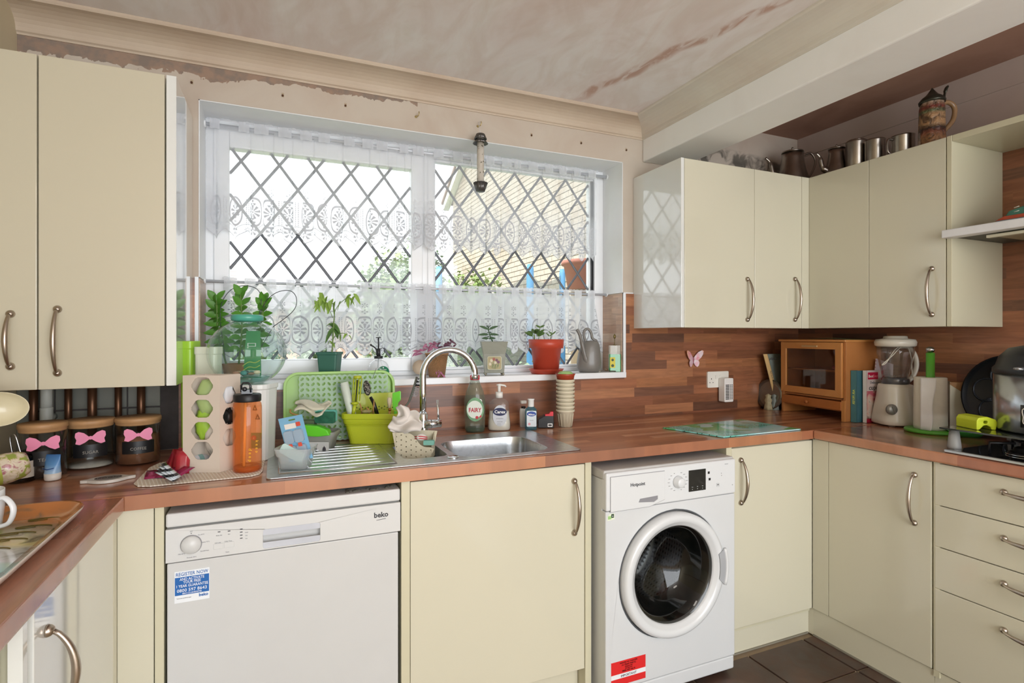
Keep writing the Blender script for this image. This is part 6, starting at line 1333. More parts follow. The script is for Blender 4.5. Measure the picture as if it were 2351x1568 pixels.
b=B(); b.prism(rrect(22*k,36*k,2*k),l.p(1220,960)-FV*(14*k*.66),RV,ZV,-FV*.0006); part(b,'label',mat('#d9e2e8',.4,var=.02),t); decal_disc('navy_oval',t,l.p(1220,949),10.5*k,5.5*k,mat('#2a4a9c',.35,var=0),14*k*.66+.0008); text('Milton',.0075,SWT2,t,l.p(1220,952)-FV*(14*k*.66+.0016),RV,ZV,bold=1,maxw=.034); text('hand gel',.0035,GREY,t,l.p(1220,964)-FV*(14*k*.66+.0008),RV,ZV); decal_disc('badge',t,l.p(1215,972),3*k,3*k,mat('#dca0a8',.4,var=0),14*k*.66+.0008)
l2=LOC(1209,983); l2.y+=.035; l2.k=k_at((l2.x,l2.y)); b=B(); tt=thing('white_bottle','white squeeze bottle with black collar half hidden by the blue gel bottle','bottle',(l2.x,l2.y,.911)); b.lathe([(.001,.911),(.017,.911),(.018,l2.Z(945)),(.016,l2.Z(937))],(l2.x,l2.y,0),24,sx=1,sy=.6,close=False); part(b,'bottle_body',mat('#dddcd6',.35),tt); b=B(); b.cyl((l2.x,l2.y,l2.Z(938)),.010,.010,16); part(b,'collar',BLACK,tt); b=B(); b.cbox((l2.x,l2.y,l2.Z(923)),(.026,.016,.014)); part(b,'flip_cap',mat('#e4e4df',.35),tt,bevel=.002)
a=LOC(1256,984); t=a.thing('battery_charger','low black device with red catch beside the plant pot stack','device'); k=a.k
b=B(); b.prism([(-20*k,0),(17*k,0),(17*k,34*k),(-2*k,30*k),(-20*k,20*k)],(a.x,a.y+.005,.911),RV,ZV,FV*.05); part(b,'body',mat('#17171a',.35,var=.03),t,bevel=.003); b=B(); b.prism([(-4*k,28*k),(15*k,28*k),(15*k,38*k),(9*k,38*k),(5*k,33*k),(-4*k,32*k)],(a.x,a.y+.002,.911),RV,ZV,FV*.02); part(b,'red_catch',mat('#d32738',.3,var=0),t,bevel=.001); b=B(); b.prism(rrect(11*k,8*k,1*k,8*k,7*k,2),Vector((a.x,a.y+.005,.911)),RV,ZV,-FV*.0006,holes=[rrect(8*k,4*k,1*k,8*k,7*k,2)]); part(b,'logo_plate',SWT2,t)
# stacked pots
l=LOC(1298,979); k=l.k; PT=mat('#d6cdb4',.5,var=.03)
for i in range(9):
    z=.911+ (i*8.6*k if i else 0); 
    lab=('lowest beige fluted pot of the stack on the worktop','second beige pot from the bottom of the stack','third beige pot from the bottom of the stack','fourth beige pot from the bottom of the stack','middle beige pot of the stack','fourth beige pot from the top of the stack','third beige pot from the top of the stack','second beige pot from the top of the stack','uppermost beige pot of the stack, under the red-brown dish')[i]
    t=thing('plant_pot',lab,'pot',(l.x,l.y,z),'stacked beige plant pots')
    b=B(); b.lathe([(.001,z+.001),(15*k,z),(18.8*k,z+33*k),(21*k,z+34*k),(21.6*k,z+36*k),(21*k,z+39*k),(19.4*k,z+39*k),(18.0*k,z+33*k),(14.4*k,z+.0025),(.001,z+.0025)],(l.x,l.y,0),48,close=False,flute=.0,nf=12); part(b,'pot_body',PT,t)
    if i==0:
        b=B()
        for j in range(14):
            q=2*PI*j/14; b.tube([(l.x+15.2*k*cos(q),l.y+15.2*k*sin(q),z+.002),(l.x+18.6*k*cos(q),l.y+18.6*k*sin(q),z+30*k)],.0014,5)
        part(b,'flute',PT,t)
zt4=.911+8*8.6*k+39*k
b=B(); b.lathe([(.001,zt4),(19*k,zt4),(21*k,zt4+9*k),(23.5*k,zt4+13*k),(22*k,zt4+13*k),(18*k,zt4+3*k),(.001,zt4+3*k)],(l.x,l.y,0),36); solo(b,'saucer','red-brown plastic dish on top of the beige pot stack','dish',mat('#a8452c',.4,var=.05),(l.x,l.y,zt4))
b=B(); b.lathe([(.001,zt4+.004),(17*k,zt4+.005),(18*k,zt4+13*k),(13*k,zt4+18*k),(.001,zt4+19.5*k)],(l.x,l.y,0),32); solo(b,'domed_cover','pale green domed lid lying in the red-brown dish','lid',mat('#9ec47a',.35,var=.05,coat=.3),(l.x,l.y,zt4+.004))
# ================================================================ WINDOW BOARD
SZ=wz0+.0008; SY=2.368
def potted(t,l,name,prof,m,n=36,**kw): b=B(); b.lathe(prof,(l.x,l.y,0),n,**kw); return part(b,name,m,t)
SOIL=mat('#3a2c22',.95,var=.2,scale=60,bump=.8); GL=mat('#5d9a35',.45,var=.15,scale=14,coat=.15); GL2=mat('#8fb24e',.5,var=.12,scale=14); GD=mat('#4f6b4d',.45,var=.1); STEM=mat('#6d8a45',.6)
# crassula with heart wire
l=LOC(548,y=2.366,z=SZ); k=l.k; t=l.thing('jade_plant','green succulent with three leafy stems behind the glass globe','plant')
b=B(); b.lathe([(.001,SZ),(.045,SZ),(.058,SZ+.075),(.053,SZ+.075),(.05,SZ+.068),(.001,SZ+.068)],(l.x,l.y,0),30); part(b,'pot',mat('#b0744f',.7),t); 
for i,(u0,u1,v0,v1,lw) in enumerate(((520,497,845,690,25),(548,553,842,676,24),(575,607,842,692,23))):
    b=B(); st_=B(); base=l.p(u0,v0,0,z=SZ+.068); tip=l.p(u1,v1); N=13 if i==0 else 11
    st_.tube(spline([base,base*.5+tip*.5+RV*(-.012 if i==0 else .008),tip],6),.0035,7); part(st_,'stem',STEM,t)
    for j in range(N):
        f=.22+.78*j/(N-1); pb=base.lerp(tip,f)+RV*((-.012 if i==0 else .008)*4*f*(1-f)); a=j*1.57+i*.6
        for sg in (0,PI):
            d=Vector((cos(a+sg),sin(a+sg),.25+.9*f**3)); leaf(b,pb,d,lw*k*(1.45-.35*f),lw*k*.8,droop=.25 if f<.8 else -.1,fold=.2)
            if abs(cos(a))<.5: d=Vector((cos(a+sg+.8),sin(a+sg+.8),.15+.9*f**3)); leaf(b,pb,d,lw*k*1.2,lw*k*.72,droop=.3)
    part(b,'foliage',GL,t)
b=B(); WIRE=mat('#4b4e52',.4,.6)
b.tube(spline([l.p(510,748,-.01),l.p(509,715,-.01),l.p(515,690,-.01),l.p(532,667,-.01),l.p(558,657,-.01),l.p(585,660,-.01),l.p(600,674,-.01),l.p(602,700,-.01),l.p(594,745,-.01)],6),.0014,6)
b.tube(spline([l.p(594,745,-.01),l.p(602,718,-.01),l.p(615,690,-.01),l.p(640,671,-.01),l.p(668,668,-.01),l.p(682,682,-.01),l.p(681,705,-.01),l.p(664,725,-.01),l.p(630,750,-.01)],6),.0014,6)
b.tube([l.p(510,748,-.01),l.p(520,0,-.0,z=SZ+.06)],.0014,5); b.tube([l.p(630,750,-.01),l.p(572,0,-.0,z=SZ+.06)],.0014,5)
solo(b,'wire_heart','thin dark wire bent into a heart-shaped plant support','plant support',WIRE,tuple(l.p(548,0,0,z=SZ+.06)))
# tomato seedling
l=LOC(757,y=SY,z=SZ); k=l.k; t=l.thing('seedling_pot','square dark green pot with a slender tomato seedling on the window board','plant'); Hp=l.Z(808)-SZ
b=B(); V=[];F=[]
for s_,z in ((.78,0),(.97,Hp*.9),(1.05,Hp*.92),(1.06,Hp),(.98,Hp),(.92,Hp*.9)):
    for p in rrect(46*k*s_,46*k*s_,.006,0,0,2): V.append(Vector((l.x,l.y,SZ+z))+RV*p[0]+FV*p[1])
for j in range(5):
    for i in range(12): F.append((j*12+i,j*12+(i+1)%12,(j+1)*12+(i+1)%12,(j+1)*12+i))
F.append(list(range(12))[::-1]); b.add(V,F); part(b,'pot',mat('#39695b',.5,var=.04),t); b=B(); b.prism(rrect(44*k,44*k,.006),(l.x,l.y,SZ+Hp*.88),RV,FV,ZV*.002); part(b,'soil',SOIL,t)
pp=lambda u,v,d=0:l.p(u,v,d)
b=B(); main_=[pp(762,815),pp(764,780),pp(766,745),pp(768,715),pp(764,696)]; b.tube(spline(main_,5),[.0028]*12+[.002]*9,7)
br=[([pp(768,716),pp(776,702),pp(788,690),pp(806,678)],),([pp(764,730),pp(755,708),pp(744,690),pp(736,678)],),([pp(765,778),pp(772,770),pp(786,765),pp(797,768)],),([pp(767,742),pp(758,742),pp(750,748)],),([pp(763,790),pp(757,782),pp(753,790)],)]
for q in br: b.tube(spline(q[0],4),.0014,6)
part(b,'stem',STEM,t)
q_=random.Random(5)
for ci,(cl_,ll,m_) in enumerate((([pp(736,678),pp(728,684),pp(722,690),pp(740,672),pp(745,684),pp(750,694),pp(758,690),pp(765,686),pp(770,692),pp(752,680),pp(733,672),pp(742,694)],22,GL2),([pp(806,676),pp(812,674),pp(798,684),pp(796,682),pp(815,680),pp(783,692)],20,GL2),([pp(760,742),pp(766,744),pp(754,744),pp(770,750)],26,mat('#557a3c',.5,var=.1)),([pp(783,768),pp(797,766),pp(800,770)],14,GL2),([pp(757,783),pp(764,786),pp(770,788)],10,GL2))):
    b=B()
    for j,c in enumerate(cl_): leaf(b,c,RV*q_.uniform(-.7,.7)+FV*q_.uniform(-.6,.6)-ZV*q_.uniform(.2,.9),ll*k*q_.uniform(.9,1.25),ll*k*.5,droop=.5,fold=.25)
    part(b,'foliage',m_,t)
b=B(); p0=LOC(700,y=2.40,z=SZ); b.cbox(p0.p(703,0,0,z=SZ+.0105),(.125,.03,.018)); solo(b,'wooden_strip','short flat wooden strip lying on the window board left of the seedling','wood strip',mat('#a7a06d',.6,var=.1,scale=30),tuple(p0.p(703,0,0,z=SZ)),bevel=.002)
# plant mister
l=LOC(869,y=SY,z=SZ); k=l.k; t=l.thing('plant_mister','round clear glass plant mister with black pump on the window board','mister'); 
b=B(); cz=l.Z(848); r=24*k; b.lathe([(.001,SZ)]+[(r*cos(a),cz+r*.95*sin(a)) for a in [-1.1+2.45*i/14 for i in range(15)]]+[(9*k,l.Z(824))],(l.x,l.y,0),40,close=False,flute=.01,nf=16); part(b,'glass_body',clear('#e8eff2',.10,.02,.03,1.5),t)
b=B(); b.cyl((l.x,l.y,l.Z(823)),10*k,6*k,24); b.cyl((l.x,l.y,l.Z(818)),4.5*k,18*k,14); b.cyl((l.x,l.y,l.Z(800)),1.6*k,24*k,10); b.cyl((l.x,l.y,l.Z(776)),6*k,2*k,16)
b.tube(spline([l.p(865,815),l.p(864,803),l.p(858,796),l.p(850,792)],4),.0032,8); b.cyl(tuple(l.p(850,792)),.0045,.006,10,axis='x'); b.tube(spline([l.p(873,801),l.p(880,799),l.p(883,808),l.p(878,815)],5),.0016,6); part(b,'pump',mat('#2b2d30',.35),t); b=B(); b.tube([l.p(869,822),l.p(867,862)],.003,8); part(b,'dip_tube',clear('#cfd6d8',.3,.1,.3),t)
dt=thing('hanging_tag','round green tag with white lettering hanging on the mister','tag',tuple(l.p(884,856,-.03))); b=B(); b.prism(circ(13.5*k,28,0,-1*k)+[],l.p(884,852,-.03),RV,ZV,-FV*.0015,holes=[circ(1.6*k,8,0,9*k)]); part(b,'disc',mat('#1f7a5a',.4,var=0),dt); text('Orchid',.0065,SWT2,dt,l.p(884,849,-.0318),RV,ZV); text('Mister',.0065,SWT2,dt,l.p(884,856,-.0318),RV,ZV); b=B(); b.tube([l.p(884,843,-.031),l.p(877,830,-.02),l.p(872,822,-.012)],.0006,4); part(b,'string',mat('#cfcabc',.6),dt)
# wicker basket with purple plant
l=LOC(1003,y=SY,z=SZ); k=l.k; t=l.thing('wicker_pot','small wicker basket of pink and purple trailing plant behind the tap','plant'); Hb=l.Z(812)-SZ
n=NT('wicker'); s3=n.sep(n.obj()); a_=n.math('SINE',n.math('MULTIPLY',s3[2],900)); b_=n.math('SINE',n.math('MULTIPLY',n.math('ARCTAN2',s3[1],s3[0]),42)); n.set(Base_Color=n.ramp(n.math('MULTIPLY',a_,b_),[(.3,'#a9794f'),(.6,'#cda67a'),(.9,'#d9b88d')]),Roughness=.8); n.bump(n.math('MULTIPLY',a_,b_),.8,.004)
b=B(); b.lathe([(.001,0),(18*k,0),(26*k,Hb),(24*k,Hb),(17*k,.006),(.001,.006)],(0,0,0),36); b.xf(Matrix.Translation((l.x,l.y,SZ))); part(b,'basket',n.m,t)
b=B(); pts=[(l.x+26*k*cos(q),l.y+26*k*sin(q),SZ+Hb) for q in [2*PI*i/24 for i in range(25)]]; b.tube(pts,.003,6,caps=False); part(b,'rim',mat('#b58a5c',.8,bump=.6),t)
b=B(); b2=B(); q_=random.Random(11)
for i in range(34):
    u=q_.uniform(960,1040); v=812-12*sin((u-950)/90*PI)-q_.uniform(0,12)+(8 if u<975 else 0); (b if (u<1000 or i%3) else b2).v and None
    tgt=b if (u<1002) else b2; leaf(tgt,l.p(u,v,q_.uniform(-.03,.02)),RV*q_.uniform(-1,1)+FV*q_.uniform(-1,.3)+ZV*q_.uniform(-.2,.8),15*k*q_.uniform(.8,1.3),7*k,droop=.4)
for c in ((1036,785),(1030,792),(1040,798)):
    for j in range(4): leaf(b2,l.p(c[0],c[1]),RV*q_.uniform(-1,1)+ZV*q_.uniform(-.2,1)+FV*q_.uniform(-.5,.5),13*k,6*k)
for j in range(6): leaf(b,l.p(1001+3*j,838+4*j,-.03),RV*q_.uniform(-1,1)-ZV*.4-FV*.2,14*k,5*k)
part(b,'pink_foliage',mat('#c07a9c',.5,var=.15,scale=25),t,'pink leaves'); part(b2,'purple_foliage',mat('#6d4358',.5,var=.2,scale=25),t,'dark purple leaves')
b=B(); b.tube(spline([l.p(1015,812),l.p(1028,800),l.p(1036,788)],4),.0014,6); b.tube(spline([l.p(990,812,-.025),l.p(996,830,-.032),l.p(1008,848,-.035),l.p(1015,862,-.04)],4),.0014,6); part(b,'stem',mat('#7c5a50',.6),t)
b=B(); b.lathe([(.001,-.002),(17*k,-.002),(17*k,.003),(.001,.0035)],(0,0,0),32); b.rot(PI/2,'X',(0,0,0)); b.xf(Matrix.Translation(l.p(962,0,.025,z=l.Z(844)))@Matrix.Rotation(FA,4,'Z')@Matrix.Rotation(-.12,4,'X')); ds_=solo(b,'wooden_disc','round pale wooden disc with a small motif leaning behind the tap','disc',mat('#cdb9a2',.6,var=.04),tuple(l.p(962,0,.025,z=SZ)))
# tin planter
l=LOC(1135,y=SY,z=SZ); k=l.k; t=l.thing('tin_planter','flared antique grey tin planter with tulip picture and a small jade plant','plant'); z0_=SZ+.012; z1_=l.Z(784)
a_=.32; 
def sqv(s_,z): 
    o=[]
    for p in ((-1,-1),(1,-1),(1,1),(-1,1)):
        x,y=p[0]*s_,p[1]*s_; o.append(Vector((l.x+x*cos(a_)-y*sin(a_),l.y+.008+x*sin(a_)+y*cos(a_),z)))
    return o
V=sqv(.046,z0_)+sqv(.049,z0_+.02)+sqv(.053,z0_+(z1_-z0_)*.6)+sqv(.064,z1_)+sqv(.061,z1_)+sqv(.048,z1_-.03); F=[(3,2,1,0)]
for j in range(5):
    for i in range(4): F.append((j*4+i,j*4+(i+1)%4,(j+1)*4+(i+1)%4,(j+1)*4+i))
b=B(); TIN=paint('aged_tin','#8f9184','#6d7064',9,.7,.4,.2); a_=-.30
V=sqv(.044,z0_)+sqv(.046,z0_+.02)+sqv(.050,z0_+(z1_-z0_)*.6)+sqv(.061,z1_)+sqv(.058,z1_)+sqv(.046,z1_-.03); b.add(V,F); part(b,'tin_body',TIN,t,bevel=.001)
b=B(); b.add(sqv(.052,z1_-.02),[(0,1,2,3)]); part(b,'soil',SOIL,t)
fx_=Vector((cos(a_),sin(a_),0)); fn_=Vector((sin(a_),-cos(a_),0)); cc=Vector((l.x,l.y+.008,0))+fn_*.0495
b=B(); b.prism(rrect(.066,.062,.008),cc+ZV*(z0_+.046),fx_,ZV,fn_*.002,holes=[rrect(.060,.056,.007)]); part(b,'raised_frame',mat('#a39f86',.4,.3),t)
b=B(); b.prism(rrect(.062,.058,.007),cc+ZV*(z0_+.046)+fn_*.0004,fx_,ZV,fn_*.001); part(b,'picture',mat('#b3a67c',.5,var=.1,scale=30),t)
b=B()
for i,(x,z,m_) in enumerate(((-.014,.012,0),(-.003,.018,1),(.010,.013,2),(.018,.005,2),(-.020,-.004,0),(.004,.002,0))):
    b.prism([(x-.006,z-.004),(x,z-.009),(x+.006,z-.004),(x+.005,z+.007),(x+.002,z+.003),(x,z+.008),(x-.002,z+.003),(x-.005,z+.007)],cc+ZV*(z0_+.046)+fn_*.0015,fx_,ZV,fn_*.0006,m_); 
    b.prism([(x-.0008,z-.008),(x+.0008,z-.008),(x*.3+.0008,-.026),(x*.3-.0008,-.026)],cc+ZV*(z0_+.046)+fn_*.0013,fx_,ZV,fn_*.0006,3)
for x in (-.012,.0,.012): b.prism([(x,-.026),(x+.003,-.01),(x+.006,.0),(x+.007,-.012)],cc+ZV*(z0_+.046)+fn_*.0017,fx_,ZV,fn_*.0006,3)
part(b,'painted_tulips',[mat('#ddd3b9',.5),mat('#a85a4e',.5),mat('#7c5366',.5),mat('#6f8458',.5)],t)
for i,p in enumerate(sqv(.040,SZ)): b=B(); b.ell((p.x,p.y,SZ+.0065),(.0065,.0065,.0065),14,8); part(b,'ball_foot',mat('#9b9786',.3,.7),t)
b=B(); b.tube([(l.x,l.y,z1_-.02),l.p(1123,765),l.p(1121,752)],.0028,7); part(b,'stem',GD,t); b=B()
for v,L_,e in ((777,11,.1),(768,17,.05),(757,17,.5)):
    for sg in (-1,1): leaf(b,l.p(1122,v),RV*sg+ZV*e+FV*.3*sg,L_*k*1.5,8*k,droop=.1)
    for sg in (-1,1): leaf(b,l.p(1122,v-4),RV*sg*.4+ZV*e-FV*.9*sg,L_*k,6*k,droop=.1)
part(b,'foliage',GD,t)
# terracotta-red pot and saucer
l=LOC(1254,y=SY,z=SZ); k=l.k; REDP=mat('#c04a35',.4,var=.03,coat=.1)
b=B(); b.lathe([(.001,SZ),(34*k,SZ),(40*k,SZ+10*k),(41*k,SZ+11*k),(38*k,SZ+11*k),(33*k,SZ+3*k),(.001,SZ+3*k)],(l.x,l.y-.0,0),40); solo(b,'saucer','red plastic saucer under the round red plant pot','saucer',REDP,(l.x,l.y,SZ))
z0_=SZ+.0055; z1_=l.Z(779); t=thing('red_plant_pot','round red plastic pot with small succulents on the window board','plant',(l.x,l.y,z0_))
b=B(); b.lathe([(.001,z0_),(28*k,z0_),(34.5*k,z1_-21*k),(39*k,z1_-20*k),(41*k,z1_),(39*k,z1_),(36.5*k,z1_-16*k),(.001,z1_-16*k)],(l.x,l.y,0),48); part(b,'pot',REDP,t); b=B(); b.lathe([(.001,z1_-8*k),(37*k,z1_-8*k)],(l.x,l.y,0),30,close=False); part(b,'soil',SOIL,t)
b=B()
for i in range(13):
    q=i*2.4; leaf(b,l.p(1228+6*cos(q),772-3*(i%4),.0),RV*cos(q)+FV*sin(q)+ZV*.7,19*k*rnd.uniform(.8,1.2),10*k,droop=.15)
for v in (752,762,770):
    for sg in (-1,1): leaf(b,l.p(1240,v),RV*sg+ZV*.5,12*k,6*k,droop=0)
for u,v in ((1262,772),(1268,768)):
    for sg in (-1,1): leaf(b,l.p(u,v),RV*sg+ZV*.9,12*k,4*k,droop=0)
part(b,'foliage',mat('#5b7a3f',.45,var=.15,scale=20),t); b=B(); b.tube([l.p(1236,785),l.p(1240,748)],.0015,6); b.tube([l.p(1262,785),l.p(1267,762)],.0013,6); b.tube([l.p(1228,785),l.p(1226,768)],.003,6); part(b,'stem',STEM,t)
# watering can
l=LOC(1351,y=SY,z=SZ); k=l.k; t=l.thing('watering_can','small grey plastic watering can with upright spout on the window board','watering can'); GW=mat('#77746f',.35,var=.04,coat=.2)
z=lambda v:l.Z(v); b=B(); V=[];F=[]
for rx,v_,du in ((22,848,0),(27,845,0),(28,832,0),(26,812,1),(22,795,3),(18,786,4),(14,782,5)):
    for i in range(28): q=2*PI*i/28; V.append(l.p(1352+du,v_)+RV*rx*k*cos(q)+FV*rx*k*.62*sin(q)+ZV*(0 if v_<848 else SZ-z(848)))
for j in range(6):
    for i in range(28): F.append((j*28+i,j*28+(i+1)%28,(j+1)*28+(i+1)%28,(j+1)*28+i))
F.append(list(range(28))[::-1]); F.append([6*28+i for i in range(28)]); b.add(V,F,0,True); part(b,'body',GW,t)
b=B(); b.tube(spline([l.p(1348,836,-.02),l.p(1342,820,-.028),l.p(1336,795,-.028),l.p(1330,770,-.026),l.p(1323,756,-.024)],6),[.014]*7+[.0105]*8+[.008]*10,12); part(b,'spout',GW,t)
b=B(); b.tube(spline([l.p(1344,785,-.004),l.p(1340,768,-.004),l.p(1343,757,-.004),l.p(1351,756,-.004),l.p(1357,765,-.004),l.p(1360,777,-.004),l.p(1370,783,-.002)],6),.0068,10); part(b,'handle',GW,t)
# plant food bottle and finial
l=LOC(1411,y=SY-.012,z=SZ); k=l.k; t=l.thing('plant_food_bottle','pale bottle half full of green plant food at the right end of the window board','bottle'); zt5_=l.Z(793)
b=B(); b.prism(rrect(25*k,.032,.004),(l.x,l.y,SZ),RV,FV,ZV*(zt5_-SZ)); part(b,'bottle_body',clear('#e6e2cf',.1,.1,.3,1.0),t,bevel=.002); b=B(); b.prism(rrect(25*k+.0012,.0332,.004),(l.x,l.y,SZ+.0005),RV,FV,ZV*((zt5_-SZ)*.66)); part(b,'green_liquid',mat('#2f9a55',.2,var=.03,coat=.5),t); b=B(); b.prism(rrect(12*k,24*k,1*k),l.p(1405,832,-.0175),RV,ZV,-FV*.0006); b.prism(circ(3*k,12),l.p(1405,826,-.0182),RV,ZV,-FV*.0006,1); b.prism(circ(3.4*k,12),l.p(1405,839,-.0182),RV,ZV,-FV*.0006,1); part(b,'yellow_label',[mat('#d8cb3c',.5),mat('#2e4a2c',.5)],t)
t=thing('key_ornament','brass leaf-shaped ornament standing on the plant food bottle','ornament',tuple(l.p(1411,0,0,z=zt5_))); BR=mat('#8a7a4e',.35,.8); b=B(); b.cyl(tuple(l.p(1411,0,0,z=zt5_+.0005)),.010,.003,16); b.tube([l.p(1411,0,0,z=zt5_),l.p(1411,778)],.0018,8); b.lathe([(.0001,0),(.004,.002),(.0068,.010),(.0055,.018),(.002,.024),(.0001,.027)],tuple(l.p(1411,778)),14,flute=.2,nf=6); part(b,'finial',BR,t)
for i,(a0,a1) in enumerate((((1378,846),(1412,850)),((1372,848),(1408,846)),((1385,843),(1400,852)))):
    p0=l.p(a0[0],0,-.01+i*.004,z=SZ+.003); p1=l.p(a1[0],0,-.022+i*.012,z=SZ+.003); b=B(); b.tube([p0,p0.lerp(p1,.5)+ZV*.001,p1],.0022,6); solo(b,'twig',('dark twig lying behind the others beside the watering can','pale wooden skewer lying in front of the plant food bottle','short brown twig beside the plant food bottle')[i],'twig',mat(('#4a3a2c','#c2a884','#6a4a34')[i],.7),tuple(p0),'twigs on the window board')
b=B(); b.ell(l.p(1393,0,.01,z=SZ+.008),(.009,.008,.0078),12,8); solo(b,'snail_shell','small brown round shell left of the plant food bottle','shell',mat('#8a6a4a',.5,var=.2,scale=80),tuple(l.p(1393,0,.01,z=SZ)))
# ================================================================ RIGHT-HAND CORNER
# glass worktop saver
n=NT('worktop_saver_print'); s3=n.sep(n.pos()); v=n.comb(n.math('MULTIPLY',s3[0],1.0),n.math('MULTIPLY',s3[1],1.6),0); a=n.noise(4.5,2,v,dist=.8); b_=n.noise(4.2,1,v,dist=1.4)
cl_=n.mix(n.ramp(b_,[(.57,(0,0,0,1)),(.6,(1,1,1,1))]),n.ramp(a,[(.35,'#d3f0f2'),(.5,'#b0e6ea'),(.6,'#7fd6cc'),(.72,'#4fb89c')]),C('#4fc07c'))
d_=n.new('ShaderNodeTexVoronoi'); d_.inputs['Scale'].default_value=110; n.link(n.pos(),d_.inputs['Vector'])
n.set(Base_Color=n.mix(n.math('MULTIPLY',n.ramp(d_.outputs[0],[(.25,(1,1,1,1)),(.35,(0,0,0,1))]),n.ramp(a,[(.55,(0,0,0,1)),(.6,(1,1,1,1))])),cl_,C('#123c3a')),Roughness=.12,Coat_Weight=.15)
b=B(); b.prism([(1.566,1.966),(1.648,1.690),(2.098,1.700),(2.075,2.012)],(0,0,.9112),(1,0,0),(0,1,0),(0,0,.0045)); b.f=b.f; wsv=solo(b,'chopping_board','teal and white patterned glass chopping board on the corner worktop','chopping board',[n.m],(1.85,1.84,.911),bevel=.001)
for x,y in ((1.60,1.94),(1.66,1.72),(2.07,1.73),(2.05,1.98)): pass
# little wooden cabinet
O=Vector((2.530,2.170,.911)); X_=Vector((-.044,-.400,0)); Wc=X_.length; X_.normalize(); Y_=Vector((-X_.y,X_.x,0)); Y_=Vector((.995,-.10,0)); Y_=Vector((-X_.y,X_.x,0)) if -X_.y>0 else Vector((X_.y,-X_.x,0))
PINE=paint('honey_pine','#c68a4f','#b4743b',5,.6,.35,.05); PINE2=paint('honey_pine_shade','#b87a45','#a56a38',5,.6,.35,.05)
kc=k_at((2.49,1.80)); Hc=.392; Dc=.22
t=thing('display_cabinet','small pine display cabinet with glass door and bottom drawer in the corner','cabinet',tuple(O))
def cb(b,x0,x1,y0,y1,z0,z1,m=0):
    s_=len(b.v); b.box(x0,y0,z0,x1,y1,z1,m)
    for i in range(s_,len(b.v)): p=b.v[i]; b.v[i]=O+X_*p.x+Y_*p.y+ZV*p.z
    return b
b=B(); cb(b,0,.014,0,Dc,0,Hc-.012); cb(b,Wc-.014,Wc,0,Dc,0,Hc-.012); cb(b,.014,Wc-.014,Dc-.006,Dc,.04,Hc-.012); cb(b,.014,Wc-.014,.01,Dc-.006,.098,.108); cb(b,.014,Wc-.014,.01,Dc-.006,.045,.053); part(b,'carcass',PINE2,t,bevel=.001)
b=B(); cb(b,-.012,Wc+.006,-.012,Dc+.002,Hc-.012,Hc); part(b,'top_board',PINE,t,bevel=.003)
b=B(); cb(b,.014,Wc-.014,.03,Dc-.01,.232,.239); part(b,'shelf',PINE,t)
fw_=.034; z0,z1=.112,Hc-.014
def frame(x0,x1,z0,z1,w,y0,y1):
    b=B()
    for pl in ([(x0,z0),(x0+w,z0+w),(x0+w,z1-w),(x0,z1)],[(x1,z0),(x1,z1),(x1-w,z1-w),(x1-w,z0+w)],[(x0,z0),(x1,z0),(x1-w,z0+w),(x0+w,z0+w)],[(x0,z1),(x0+w,z1-w),(x1-w,z1-w),(x1,z1)]): b.prism(pl,O+Y_*y0,X_,ZV,Y_*(y1-y0))
    return b
dr_=part(frame(.008,Wc-.016,z0,z1,fw_,-.012,.004),'door',PINE,t,bevel=.0015)
b=B(); cb(b,.008+fw_-.003,Wc-.016-fw_+.003,-.005,-.003,z0+fw_-.003,z1-fw_+.003); part(b,'glass',clear('#9a8070',.35,.03,0,1.2),dr_)
b=B(); cb(b,Wc*.38,Wc*.62,-.017,-.012,z1-.024,z1-.016); part(b,'door_pull',mat('#c9ad7d',.4,.3),dr_,bevel=.001)
b=B(); cb(b,.010,Wc-.02,-.010,.15,.052,.094); dw=part(b,'drawer',mat('#b06c36',.35,var=.08),t,bevel=.0015); b=B(); b.lathe([(.004,0),(.004,.006),(.009,.012),(.008,.018),(.0001,.02)],(0,0,0),18); b.xf(Matrix.Translation(O+X_*(Wc*.47)+ZV*.073-Y_*.010)@ZV.rotation_difference(-Y_).to_matrix().to_4x4()); part(b,'knob',mat('#a5622f',.35),dw)
b=B(); cb(b,Wc-.02,Wc-.002,-.006,.012,0,.1); part(b,'leg',PINE,t)
q_=random.Random(3)
for i in range(3): c=O+X_*(.285+.03*i)+Y_*(.06)+ZV*(.2385+.0125); b=B(); b.ell(tuple(c),(.014,.015,.012),12,8); solo(b,'wrapped_sweet','%s pink foil-wrapped sweet on the upper shelf of the pine cabinet'%('left','middle','right')[i],'sweet',mat('#c4506a',.2,.4,.3,80),tuple(c-ZV*.0122))
for i in range(6): c=O+X_*(.06+.034*i)+Y_*(.05+.01*(i%2))+ZV*(.1085+.007); b=B(); b.ell(tuple(c),(.012,.013,.0068),10,6); solo(b,'glass_trinket','small clear glass trinket on the bottom shelf of the pine cabinet','trinket',mat('#a8a39a',.1,.6,.3,90),tuple(c-ZV*.0068),'glass trinkets behind the lower pane')
# leaflet on top
b=B(); b.grid(lambda s,q:O+X_*(.16+.22*s)+Y_*(.02+.16*q)+ZV*(Hc+.0015+.006*sin(2.6*s+1.2*q)**2),12,8); solo(b,'leaflet','glossy green leaflet lying on top of the pine cabinet','leaflet',mat('#6f8f5c',.2,var=.4,scale=14,coat=.5),tuple(O+X_*.27+Y_*.1+ZV*(Hc)),solid=.0012)
